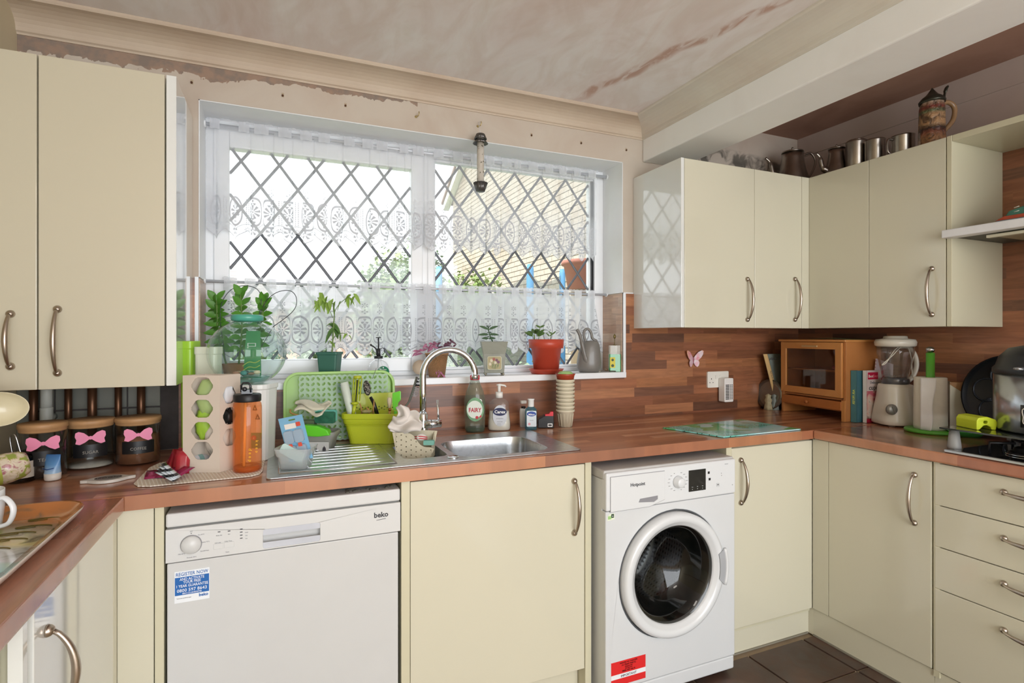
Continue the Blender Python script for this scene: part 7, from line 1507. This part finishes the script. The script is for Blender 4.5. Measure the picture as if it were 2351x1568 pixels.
# books etc. left of the cabinet
l=LOC(1772,930,x=2.60); l.y=2.235
def bookbox(name,label,c,wx,wy,h,ang,tilt,cover,spine_txt=None,tcol=None,grp=None,pages='#e2d9c2',cat='book'):
    "c = foot corner; wx along view right, wy thickness"
    b=B(); X=RV*cos(ang)+FV*sin(ang); Y=-RV*sin(ang)+FV*cos(ang); M=Matrix.Translation(c)@Matrix.Rotation(tilt,4,Y)@Matrix.Translation(-Vector(c))
    def bx(x0,x1,y0,y1,z0,z1,mm): 
        s_=len(bb.v); bb.box(x0,y0,z0,x1,y1,z1,mm)
        for i in range(s_,len(bb.v)): p=bb.v[i]; bb.v[i]=Vector(c)+X*p.x+Y*p.y+ZV*p.z
    t=thing(name,label,cat,tuple(c),grp); bb=B(); bx(0,wx,0,.0022,0,h,0); bx(0,wx,wy-.0022,wy,0,h,0); bx(0,.0022,0,wy,0,h,0); bb.xf(M); part(bb,'cover',cover,t)
    bb=B(); bx(.002,wx-.003,.0022,wy-.0022,.003,h-.003,0); bb.xf(M); part(bb,'pages',mat(pages,.8,var=.05,scale=80),t); return t,M,X,Y
c=Vector((2.578,2.262,.9115))
t,M,X,Y=bookbox('book','tall cream-spined book leaning against the left side of the pine cabinet',Vector((2.553,2.215,.9115)),.16,.034,.285,1.35,0,mat('#c9ad7a',.5,var=.06)) if False else (None,)*4
b=B()
def quad_book(name,label,base,top,th,dep,cover,spine,txt=None,h=.008):
    "a book whose spine runs from base to top; thickness vector th, depth vector dep"
    base,top,th,dep=map(Vector,(base,top,th,dep)); ud=(top-base); Hh=ud.length; ud.normalize(); t=thing(name,label,'book',tuple(base)); b=B()
    def pb(a0,a1,b0,b1,c0,c1):
        V=[base+th*a+dep*bb_+ud*cc for cc in (c0,c1) for bb_ in (b0,b1) for a in (a0,a1)]
        return V,[(0,1,3,2),(4,6,7,5),(0,4,5,1),(2,3,7,6),(0,2,6,4),(1,5,7,3)]
    for r in ((0,.08,0,1,0,Hh),(.92,1,0,1,0,Hh)): b.add(*pb(*r),0)
    b.add(*pb(0,1,0,.015,0,Hh),1); part(b,'cover',[cover,spine],t); b=B(); b.add(*pb(.08,.92,.015,.97,.003,Hh-.003)); part(b,'pages',mat('#d9cfb8',.8,var=.05,scale=80),t)
    if txt: text(txt,h,txt and MATS.get('tx',mat('#20242a',.5,var=0)),t,base+th*.5-dep.normalized()*.0008+ud*(Hh*.5)-th.normalized()*h*.5*0-th.normalized()*(-h*.5),-ud,th*-1 if False else th,align='CENTER',maxw=Hh*.7)
    return t,ud,Hh
lk=LOC(1770,y=2.235); pB,pT=lk.p(1776,908),lk.p(1752,813)
quad_book('book','cream book leaning against the left side of the pine cabinet',pB,pT,RV*.024,FV*.06+RV*.10,mat('#8f9a92',.5,var=.2,scale=12),mat('#cda96c',.5,var=.05),'Plant Guide',.007)
text('plants',.016,INK,bpy.data.objects['book'],lk.p(1774,826,-.0)-FV*.002,RV,ZV,shear=.3,maxw=.04)
b=B(); b.lathe([(.001,0),(.055,.002),(.082,.010),(.084,.012),(.055,.005),(.001,.003)],(0,0,0),40); q1=lk.p(1764,900,.02); b.xf(Matrix.Translation(Vector((lk.p(1772,900,.012).x,lk.p(1772,900,.012).y,.911+.0835)))@Matrix.Rotation(-YAW-1.05,4,'Z')@Matrix.Rotation(PI/2-.1,4,'X')); solo(b,'silver_plate','thin dark silver-rimmed plate standing on edge behind the cream book','plate',mat('#8d8c84',.2,.8),(q1.x,q1.y,.9115))
for i,(u,c1,v0) in enumerate(((1764,'#b5aa88',905),(1779,'#97a09c',913))):
    o_=LOC(u,941); b=B(); k_=o_.k; b.lathe([(.001,.911),(9*k_,.911),(8*k_,.911+8*k_),(6*k_,.911+16*k_),(8*k_,.911+22*k_),(5*k_,.911+28*k_),(6.5*k_,.911+33*k_),(.001,.911+37*k_)],(o_.x,o_.y+.0,0),16,flute=.12,nf=5); solo(b,'figurine',('small beige stone figurine at the left foot of the pine cabinet','small grey-blue figurine touching the pine cabinet')[i],'figurine',mat(c1,.7,var=.15,scale=60),(o_.x,o_.y,.911),'figurines beside the pine cabinet')
# cookbooks against the cabinet side
S0=O+X_*(Wc+.004); 
def flatbook(name,label,x0,w,y0,th,h,cover,spine,tilt=0):
    "book lying against the cabinet side: cover towards the photographer"
    c=Vector((x0,y0,.9115)); t=thing(name,label,'book',tuple(c)); b=B(); b.box(x0,y0,.9115,x0+w,y0+.002,.9115+h,0); b.box(x0,y0+th-.002,.9115,x0+w,y0+th,.9115+h,0); b.box(x0-.0005,y0,.9115,x0+.0015,y0+th,.9115+h,1); part(b,'cover',[cover,spine],t); b=B(); b.box(x0+.0015,y0+.002,.9135,x0+w-.003,y0+th-.002,.9095+h); part(b,'pages',mat('#e4dccb',.8,var=.05,scale=80),t); return t
yS=S0.y
t=flatbook('book','slim teal cookbook with green spine next to the pine cabinet',2.512,.20,yS-.030,.028,.245,mat('#3d6f7c',.4,var=.1),mat('#4d8086',.4,var=.05)); text('AIR FRYER',.011,mat('#c9d86a',.5,var=0),t,(2.5112,yS-.030+.0085,.9115+.12),(0,0,-1),(0,1,0) if False else (0,-1,0) and (0,1,0),bold=1,maxw=.12)
n=NT('cupcake_cover'); s3=n.sep(n.pos()); n.set(Base_Color=n.mix(n.ramp(n.math('SUBTRACT',s3[2],.911),[(0,'#a8203a'),(.014,'#a8203a'),(.0145,'#d3a9a4'),(.2,'#e0d3cf')],'LINEAR'),n.ramp(n.noise(16,2,dist=.6),[(.4,'#d9a0a6'),(.5,'#e3d4cd'),(.6,'#7a4536')]),C('#d8b4ae')) ,Roughness=.25)
n2=NT('cupcake_cover_2'); s4=n2.sep(n2.pos()); zz=n2.math('SUBTRACT',s4[2],.911); mask=n2.math('MULTIPLY',n2.math('GREATER_THAN',zz,.02),n2.math('LESS_THAN',zz,.15))
n2.set(Base_Color=n2.mix(mask,n2.mix(n2.math('GREATER_THAN',zz,.1),C('#a8203a'),C('#d9cbc8')),n2.ramp(n2.noise(15,2,dist=.6),[(.38,'#c76a7a'),(.48,'#dcb9ad'),(.56,'#d9cfc6'),(.62,'#6a3a2c')])),Roughness=.25); 
t=flatbook('book','pink and cream cupcake cookbook standing left of the blender',2.545,.19,yS-.056,.018,.246,n2.m,mat('#e6dfd8',.4)); fy_=yS-.0565
b=B(); b.box(2.553,fy_-.0006,.911+.205,2.625,fy_,.911+.238); part(b,'red_banner',mat('#bf1f45',.4,var=0),t); text('Best',.014,SWT2,t,(2.556,fy_-.0009,.911+.214),(1,0,0),(0,0,1),align='LEFT'); text('Ever',.014,mat('#e7808f',.4,var=0),t,(2.588,fy_-.0009,.911+.214),(1,0,0),(0,0,1),align='LEFT'); text('Delicious',.013,GREY,t,(2.568,fy_-.0009,.911+.184),(1,0,0),(0,0,1),align='LEFT'); text('cupcakes',.024,INK,t,(2.560,fy_-.0009,.911+.155),(1,0,0),(0,0,1),align='LEFT')
b=B(); b.box(2.62,yS-.040+.006,.912,2.80,yS-.034+.0035,.911+.30); tt=thing('recipe_notebook','white spiral notebook with pink dot standing behind the cookbooks','book',(2.70,yS-.034,.912)); b=B(); b.prism([(0,0),(.15,0),(.17,.27),(.045,.30)],(2.60,yS-.0375,.9125),(1,0,0),(0,0,1),(0,.005,0)); part(b,'pages',mat('#d8c9cf',.5,var=.05),tt); b=B()
for i in range(18): b.tube([(2.600+.045*i/17-.002,yS-.0385,.93+.27*i/17),(2.600+.045*i/17-.005,yS-.036,.933+.27*i/17),(2.600+.045*i/17+.002,yS-.034,.935+.27*i/17)],.0011,4)
part(b,'spiral_binding',mat('#b0455c',.4),tt); b=B(); b.prism(circ(.007,16),(2.672,yS-.0376,1.18),(1,0,0),(0,0,1),(0,-.0006,0)); part(b,'pink_dot',mat('#a32046',.4,var=0),tt)
# blender
l=LOC(2033,972); l.x,l.y=2.622,1.628; l.u=V0 and 2033; l.k=k_at((l.x,l.y)); l.u=1175.5+FPX*(_c*l.x-_s*l.y)/(_s*l.x+_c*l.y); k=l.k; t=l.thing('blender','white jug blender with clear jug and grey dial beside the cookbooks','blender'); WB=mat('#dbd6c9',.3,var=.02,coat=.2)
z_=l.Z
b=B(); V=[];F=[]; pr=[(42,.0,0),(44,.0,2),(44,0,10),(40,0,35),(35,0,62),(33,0,84),(31,0,90),(24,0,92)]
for r,_,h in pr:
    for i in range(36):
        q=2*PI*i/36; m_=(abs(cos(q))**3+abs(sin(q))**3)**(-1/3); V.append(Vector((l.x,l.y,.911+.006+h*k))+RV*r*k*m_*.95*cos(q)+FV*r*k*m_*.95*sin(q))
for j in range(7):
    for i in range(36): F.append((j*36+i,j*36+(i+1)%36,(j+1)*36+(i+1)%36,(j+1)*36+i))
F.append([7*36+i for i in range(36)]); F.append(list(range(36))[::-1]); b.add(V,F,0,True); part(b,'motor_base',WB,t)
b=B()
for a in (.8,2.4,3.9,5.5): b.cyl(tuple(Vector((l.x,l.y,.911))+RV*.062*cos(a)+FV*.062*sin(a)),.014,.008,14)
part(b,'rubber_foot',mat('#b9b4aa',.5),t)
b=B(); c0=l.p(2020,935,-.078); M=Matrix.Translation(c0)@ZV.rotation_difference(-FV).to_matrix().to_4x4(); b.lathe([(12*k,-.004),(12*k,.004),(9.5*k,.012),(.001,.013)],(0,0,0),28); b.cbox((0,0,.014),(.004,.030,.006)); b.xf(M); part(b,'dial',mat('#8f8e88',.35,.4),t)
jr=B(); zt_b=z_(793); zb_b=.917+92*k
jr.lathe([(24*k,zb_b+6*k),(25*k,zb_b+14*k),(36*k,zt_b-20*k),(38*k,zt_b),(36.5*k,zt_b),(34.5*k,zt_b-20*k),(23*k,zb_b+14*k),(.001,zb_b+12*k)],(l.x,l.y,0),40,close=False,flute=.02,nf=8); part(jr,'glass_jug',clear('#dfe2e0',.14,.02,.03,1.5),t)
b=B(); b.lathe([(25*k,zb_b-2*k),(28*k,zb_b),(27.5*k,zb_b+10*k),(25.5*k,zb_b+14*k),(.001,zb_b+14*k)],(l.x,l.y,0),36); part(b,'collar',mat('#55565a',.2,.1,coat=.5),t); b=B(); 
for j in range(4): q=j*PI/2+.4; b.prism([(0,-.003),(.018,-.002),(.022,.003),(0,.003)],Vector((l.x,l.y,zb_b+15*k)),(cos(q),sin(q),.25),(-sin(q),cos(q),0),(0,0,.001))
part(b,'blades',STEEL,t)
b=B(); b.lathe([(36*k,zt_b-3*k),(40*k,zt_b),(41*k,zt_b+8*k),(38*k,zt_b+14*k),(30*k,zt_b+15*k),(24*k,zt_b+16*k),(23*k,zt_b+21*k),(20*k,zt_b+22*k),(.001,zt_b+22*k)],(l.x,l.y,0),40); part(b,'lid',WB,t)
b=B(); b.tube(spline([l.p(2066,796,0),l.p(2085,797,0),l.p(2100,815,0),l.p(2104,840,0),l.p(2095,865,0),l.p(2075,882,0),l.p(2058,888,0)],6),[.012]*36+[.010],12,flat=.8); part(b,'handle',WB,t)
b=B(); b.tube(spline([l.p(2070,792,-.03),l.p(2040,800,-.05),l.p(2010,830,-.075),l.p(2002,835,-.07),l.p(2025,815,-.07),l.p(2050,797,-.05),l.p(2072,796,-.03),l.p(2085,822,-.02),l.p(2084,860,-.03),l.p(2096,892,-.03),l.p(2085,930,-.03),l.p(2076,972,-.03)],6),.0022,6); solo(b,'power_cord','white blender flex wound round the jug and hanging to the worktop','cord',mat('#d9d4c8',.4),tuple(l.p(2076,972,-.03)))
# kitchen roll
l=LOC(2136,992); k=l.k; t=l.thing('kitchen_roll_holder','green kitchen roll holder with steel ball finial','holder'); GR=mat('#5aa53a',.35,var=.04)
b=B(); b.lathe([(.001,.911),(48*k,.911),(50*k,.915),(50*k,.921),(48*k,.925),(.001,.925)],(l.x,l.y,0),48); part(b,'base',GR,t); b=B(); b.cyl((l.x,l.y,.925),8.5*k,l.Z(810)-.925,20); part(b,'pole',GR,t); b=B(); b.ell((l.x,l.y,l.Z(803)),(8.5*k,8.5*k,7.5*k),20,12); part(b,'ball_finial',STEEL,t)
t=thing('kitchen_roll','white kitchen roll with a torn loose sheet on the green holder','kitchen roll',(l.x,l.y,.9255)); PAP=mat('#ddd9cc',.9,var=.03,scale=40,bump=.3); zt7=l.Z(866)
b=B(); b.lathe([(.019,.9255),(31.5*k,.9255),(32*k,.94),(31*k,zt7-.002),(30*k,zt7),(.019,zt7)],(l.x,l.y,0),44,close=False); part(b,'roll',PAP,t)
b=B(); b.grid(lambda s,q:Vector((l.x,l.y,0))+RV*((-33-3*(1-q)+ (20-10*(1-q)+2*sin(q*9))*s)*k)-FV*((14+19*s+3*(1-q))*k)+ZV*(.927+(zt7-.929)*q),8,12); part(b,'loose_sheet',mat('#e9e8e6',.9,bump=.2),t,solid=.0008)
# card box, tins, tray behind
l=LOC(2212,981); l.x-=.03; l.k=k_at((l.x,l.y)); k=l.k; t=l.thing('card_box','cream and brown cardboard box standing behind the kitchen roll','box'); Hx=.205
b=B(); pr=[(0,0),(28*k,0)]; X1=(RV*.86-FV*.5).normalized(); Y1=(RV*.5+FV*.86).normalized(); base=l.p(2190,V0,0,z=.9112)
b.prism([(0,0),(.055,0),(.055,Hx-.035),(0,Hx)],base,X1,ZV,Y1*.07,0); part(b,'box_body',mat('#d2cbb4',.6,var=.05),t); b=B(); b.prism([(0,Hx-.002),(.0555,Hx-.002),(.0555,Hx-.055),(.0,Hx-.012)],base-Y1*.0008,X1,ZV,Y1*.071); b.prism([(.0552,0.001),(.0562,.001),(.0562,Hx-.002),(.0552,Hx-.002)],base,X1,ZV,Y1*.07,1); part(b,'printed_face',[mat('#a87c50',.6),mat('#6b6246',.6)],t)
b=B(); b.lathe([(.001,0),(.155,0),(.165,.022),(.17,.024),(.158,.004),(.001,.003)],(0,0,0),48); b2=b
M=Matrix.Translation((2.792,1.27,.913+.158))@Matrix.Rotation(-PI/2+.12,4,'Y'); b.xf(M); tn=thing('baking_tin','round black baking tin with moulded petals leaning on the right wall','baking tin',(2.792,1.27,.913)); part(b,'tin',mat('#16181c',.3,.3,var=.05),tn)
b=B()
for j in range(6):
    q=j*PI/3+.3; pts=[Vector((.088*cos(q)+.048*cos(w),.088*sin(q)+.048*sin(w),.006)) for w in [q-PI*.72+PI*1.44*i/12 for i in range(13)]]; b.tube(pts,.004,6)
b.xf(M); part(b,'petal_ridge',mat('#2b2f36',.3,.3),tn)
l=LOC(2205,982); b=B(); k=l.k; b.lathe([(.001,.911),(.05,.911),(.078,.932),(.08,.934),(.074,.934),(.048,.915),(.001,.915)],(2.60,1.33,0),32,sy=.8); solo(b,'green_bowl','shallow bright green bowl behind the hob end','bowl',mat('#3fae4c',.35,var=.05,coat=.3),(2.60,1.33,.911))
l=LOC(2180,950,x=2.74); b=B(); b.lathe([(.001,.911),(.03,.911),(.042,.96),(.03,.985),(.001,.986)],(2.735,1.545,0),24); solo(b,'black_pot','small black container between kitchen roll and card box','pot',BLACK,(2.735,1.545,.911))
# glass stand over the hob with silicone holder and air fryer
zs=.985; t=thing('glass_stand','smoked glass shelf on grey cone legs over the gas hob','stand',(2.40,1.0,.918))
pts=[P(2156,984,'z',zs),P(2215,958,'z',zs)]; a=pts[0]; 
b=B(); x0,x1=a.x,a.x+.46; y1=a.y; b.prism([(x0,y1-.55),(x1,y1-.55),(x1,y1),(x0,y1)],(0,0,zs),(1,0,0),(0,1,0),(0,0,.006)); part(b,'glass_top',mat('#2a2f2c',.05,var=0,coat=.8),t,bevel=.001)
lg=[(x0+.035,y1-.03),(x1-.04,y1-.03),(x0+.035,y1-.5),(x1-.04,y1-.5)]
for x,y in lg: b=B(); zb8=.9225 if x<2.2 else .9185; b.lathe([(.001,zb8-.0035),(.021,zb8-.0035),(.021,zb8+.006),(.0145,zs-.003),(.001,zs-.0005)],(x,y,0),24); part(b,'leg',mat('#9a9a98',.45,var=.02),t)
l=LOC(2254,985,zs+.0065); k=l.k; t=l.thing('silicone_holder','yellow-green arched silicone rest with a hole, on the glass stand','silicone rest'); YG_=mat('#c3d12c',.45,var=.03); xx=[]
def arch(s,q): 
    a=PI*s; r=.030; return l.p(2248,V0,0,z=0)+RV*(-.034*cos(a)*1.0+.0)+FV*(-.02+.10*q)+ZV*(zs+.0085+.026*sin(a)**.7)
b=B(); X=[(-.0375,0),(-.030,0),(-.022,.006),(-.012,.0155),(.002,.016),(.012,.008),(.016,0),(.030,0),(.036,.024),(.030,.036),(.0,.046),(-.030,.043),(-.038,.032)]
b.prism(X,l.p(2256,V0,-.02,z=zs+.0065),RV,ZV,FV*.09,holes=[circ(.0055,14,-.006,.027,1.4,1)]); part(b,'arch',YG_,t,bevel=.003,seg=3)
b=B(); b.grid(lambda s,q:l.p(2276,V0,.03,z=zs+.012)+RV*(.0+.028*s)+FV*(.06*q)+ZV*(.020+.008*sin(s*6)-.02*s),10,6); part(b,'strap',YG_,t,solid=.003)
ax_,ay_=2.425,.995; t=thing('air_fryer','black and steel multi cooker with domed lid on the glass stand','cooker',(ax_,ay_,zs+.0065)); r=.148; zb9=zs+.0065; kf9=k_at((ax_,ay_)); zst=EYE-(866-V0)*(kf9*.94)
b=B(); b.lathe([(r*.96,zb9+.002),(r,zb9+.008),(r,zst)],(ax_,ay_,0),64,close=True); part(b,'steel_body',mat('#aeb1b3',.22,.9,.05),t)
b=B(); b.lathe([(r*1.005,zst),(r*1.02,zst+.006),(r*1.02,zst+.02),(r*.96,zst+.03),(r*.9,zst+.06),(r*.72,zst+.09),(r*.3,zst+.105),(.001,zst+.107)],(ax_,ay_,0),56); part(b,'domed_lid',mat('#26282b',.4,var=.04),t)
dh=(-RV*1.0-FV*.35).normalized(); b=B(); b.tube([Vector((ax_,ay_,zst+.022))+dh*(r*.95),Vector((ax_,ay_,zst+.024))+dh*(r+.035)],[.013,.009],12,flat=.6); part(b,'side_handle',mat('#9fa2a4',.25,.8),t)
fr=-FV; b=B(); b.grid(lambda s,q:(ax_+(r+.0012)*sin(PI+1.181+(s-.5)*.95+.02),ay_+(r+.0012)*cos(PI+1.181+(s-.5)*.95+.02),zb9+.025+.075*q),18,2); o_=part(b,'control_panel',mat('#2b2d30',.3,var=0,coat=.4),t,solid=.002)
b=B(); pth=[(ax_+(r+.003)*sin(PI+1.181+a),ay_+(r+.003)*cos(PI+1.181+a),z) for a,z in [(-.42,zb9+.09),(0,zb9+.093),(.42,zb9+.09),(.44,zb9+.06),(.40,zb9+.035),(0,zb9+.03),(-.40,zb9+.035),(-.44,zb9+.06),(-.42,zb9+.09)]]; b.tube(spline(pth,4),.0014,6); part(b,'panel_trim',mat('#cfc6b8',.4),o_)
cpt=Vector((ax_,ay_,0))+(-FV)*(r+.004)+RV*.05*1; 
pe=Vector((ax_+(r+.0042)*sin(PI+1.181+.33),ay_+(r+.0042)*cos(PI+1.181+.33),0)); tn_=Vector((cos(PI+1.181+.33),-sin(PI+1.181+.33),0))*-1
text('SPEEDI',.006,SWT2,o_,pe+ZV*(zb9+.080)+tn_*.008,tn_,ZV); text('o  o  o',.004,SWT2,o_,pe+ZV*(zb9+.064)+tn_*.008,tn_,ZV); b=B(); b.prism(rrect(.03,.012,.005),pe+ZV*(zb9+.045)+tn_*.008,tn_,ZV,-FV*.0008,holes=[rrect(.028,.010,.004)]); part(b,'button_outline',GREY,o_)
# folded things on the hood
q=P(2268,506,'x',2.47); hz=hz1+.0
t=None
SH=Vector((2.50,1.10,hz1-.0015))
for i,(col,lab,dz,inx) in enumerate((('#6f8f98','blue-grey folded cloth at the bottom of the pile on the hood',0,0),('#c2593f','orange-red folded cloth in the pile on the hood',.016,.016),('#4f8270','green folded cloth with white stitching topping the pile on the hood',.032,.035))):
    t=thing('folded_cloth',lab,'cloth',(2.62,.92,SH.z+dz),'folded cloths on the cooker hood'); b=B()
    x0_=2.49+inx; y1_=(P(2266,V0,'x',2.49).y,P(2282,V0,'x',2.506).y,P(2306,V0,'x',2.525).y)[i]; h_=.0155 if i<2 else .036
    b.prism([(.70,0),(y1_,0),(y1_-.012,h_*.55),(y1_-.03-(.05 if i==2 else 0),h_),(.70,h_)],(x0_,0,SH.z+dz),(0,1,0),(0,0,1),(.24-inx,0,0)); part(b,'cloth',mat(col,.9,var=.12,scale=30,bump=.4),t,bevel=.004)
    if i==2:
        b=B()
        for r_ in range(2):
            for j in range(14): b.tube([(x0_-.0006,y1_-.03-j*.03,SH.z+dz+.012+r_*.016),(x0_-.0006,y1_-.045-j*.03,SH.z+dz+.015+r_*.016)],.0016,5)
        part(b,'white_stitching',mat('#dfe0d2',.8),t)
# ================================================================ ON TOP OF THE WALL CABINETS
ZT2=zt+.0005; TP=mat('#a8a097',.3,1,.12,18)
def ontop(u,x): p=P(u,V0,'x',x); return p.x,p.y,k_at(p)
def teapot(name,label,u,vtop,rpx,side,flare=1,x=2.62,yy=None):
    x_,y_,k=ontop(u,x) if yy is None else (x,yy,k_at((x,yy))); H=EYE-(vtop-V0)*k-ZT2; r=rpx*k; t=thing(name,label,'teapot',(x_,y_,ZT2))
    b=B(); b.lathe([(.001,ZT2),(r*.85,ZT2),(r*1.08,ZT2+H*.1),(r*1.08,ZT2+H*.2),(r*.86,ZT2+H*.45),(r*.72,ZT2+H*.75),(r*.70,ZT2+H*.9)],(x_,y_,0),40); part(b,'body',TP,t)
    b=B(); b.lathe([(r*.73,ZT2+H*.9),(r*.72,ZT2+H*.93),(r*.35,ZT2+H*.97),(.0001,ZT2+H*.98)],(x_,y_,0),32); kb=part(b,'lid',TP,t); b=B(); b.ell((x_,y_,ZT2+H*1.02),(.006,.006,.008),12,8); part(b,'lid_knob',TP,kb)
    c=Vector((x_,y_,0)); 
    b=B(); b.tube(spline([c+side*(-r*.8)+ZV*(ZT2+H*.22),c+side*(-r*1.35)+ZV*(ZT2+H*.35),c+side*(-r*1.6)+ZV*(ZT2+H*.65),c+side*(-r*1.95)+ZV*(ZT2+H*.78)],6),[.016]*6+[.011]*6+[.007]*7,10); part(b,'spout',TP,t)
    b=B(); b.tube(spline([c+side*(r*.68)+ZV*(ZT2+H*.84),c+side*(r*1.3)+ZV*(ZT2+H*.9),c+side*(r*1.65)+ZV*(ZT2+H*.68),c+side*(r*1.3)+ZV*(ZT2+H*.35),c+side*(r*.95)+ZV*(ZT2+H*.25)],6),.006,10); part(b,'handle',TP,t)
    b=B(); b.cbox(c+side*r*.72+ZV*(ZT2+H*.92),(.012,.012,.010)); part(b,'hinge',TP,t)
SD=(RV*1).normalized()
teapot('metal_teapot','largest dull steel teapot in the corner on top of the wall cabinets',1828,343,32,SD,x=2.565,yy=2.13)
teapot('metal_teapot','smaller steel teapot second from the corner, spout to the left',1921,336,24,SD,x=2.62)
def jug(label,u,vt,rp,x,lid=True,handle=1,hs=1):
    x_,y_,k=ontop(u,x); H=EYE-(vt-V0)*k-ZT2; r=rp*k; t=thing('metal_jug' if lid else 'metal_cup',label,'jug' if lid else 'cup',(x_,y_,ZT2)); c=Vector((x_,y_,0))
    b=B(); b.lathe([(.001,ZT2),(r*.94,ZT2),(r,ZT2+.006),(r,ZT2+H*.96),(r*1.04,ZT2+H),(r*.93,ZT2+H),(r*.92,ZT2+H*.9),(r*.9,ZT2+.01),(.001,ZT2+.008)],(x_,y_,0),40,close=False); part(b,'body',TP,t)
    if lid: b=B(); b.lathe([(r*.98,ZT2+H),(r*.9,ZT2+H+.006),(r*.3,ZT2+H+.009),(.0001,ZT2+H+.01)],(x_,y_,0),32); b.cbox(c+ZV*(ZT2+H+.012),(.03,.012,.006)); b.cbox(c+SD*r+ZV*(ZT2+H+.004),(.012,.012,.014)); part(b,'lid',TP,t)
    sd=SD*hs; b=B(); b.tube(spline([c+sd*r*.98+ZV*(ZT2+H*.85),c+sd*r*1.5+ZV*(ZT2+H*.84),c+sd*r*1.55+ZV*(ZT2+H*.5),c+sd*r*1.4+ZV*(ZT2+H*.3),c+sd*r*.98+ZV*(ZT2+H*.25)],6),.005,8); part(b,'handle',TP,t)
jug('straight steel jug with hinged lid in the middle of the row on the cabinets',1966,326,21,2.63)
jug('plain steel cup right of the lidded jug on the cabinets',2009,322,20,2.63,False)
jug('short wide steel cup nearest the beer stein',2073,313,23,2.62,False,hs=-1)
# beer stein
x_,y_,k=ontop(2140,2.60); t=thing('beer_stein','carved brown pottery beer stein with pointed grey lid on the wall cabinet','stein',(x_,y_,ZT2)); z_=lambda v:EYE-(v-V0)*k; c=Vector((x_,y_,0))
n=NT('carved_stein'); s3=n.sep(n.pos()); a=n.noise(34,4,dist=1.5); zr=n.math('MULTIPLY',n.math('SUBTRACT',s3[2],ZT2),1/(z_(236)-ZT2))
colr=n.ramp(zr,[(0,'#6e4a34'),(.2,'#a5794f'),(.35,'#7a4634'),(.42,'#2a1c18'),(.52,'#b08a62'),(.72,'#a8845e'),(.78,'#5b6b48'),(.86,'#7e3128'),(.93,'#8b6a52'),(1,'#a89480')])
n.set(Base_Color=n.mix(n.ramp(a,[(.35,(.8,.8,.8,1)),(.55,(0,0,0,1))]),colr,C('#33241c')),Roughness=.4,Coat_Weight=.4); n.bump(a,1,.01)
b=B(); b.lathe([(.001,ZT2),(27*k,ZT2),(28*k,ZT2+4*k),(26*k,ZT2+10*k),(25*k,z_(290)),(24*k,z_(250)),(22*k,z_(238)),(23*k,z_(234)),(20*k,z_(234)),(.001,z_(236))],(x_,y_,0),48,flute=.03,nf=9); part(b,'body',n.m,t)
GRY=mat('#4a4a40',.35,.7,.1); b=B(); b.lathe([(25*k,z_(238)),(26*k,z_(233)),(20*k,z_(225)),(12*k,z_(219)),(7*k,z_(212)),(3*k,z_(206)),(.0001,z_(201))],(x_,y_,0),40); ld=part(b,'pewter_lid',GRY,t)
b=B(); p=lambda u,v,d=0: c+RV*((u-2140)*k)+FV*d+ZV*z_(v); b.tube(spline([p(2160,232),p(2167,226),p(2169,215),p(2172,204),p(2177,196)],5),[.010]*6+[.006]*6+[.009]*6+[.008,.005,.002],8,flat=.6); part(b,'thumb_lift',GRY,ld)
b=B(); b.tube(spline([p(2160,238),p(2176,235),p(2188,242),p(2192,255),p(2188,275),p(2176,292),p(2165,305)],6),[.010]*31+[.008]*6,10); part(b,'handle',mat('#a8855f',.4,var=.12,scale=30,coat=.4),t)
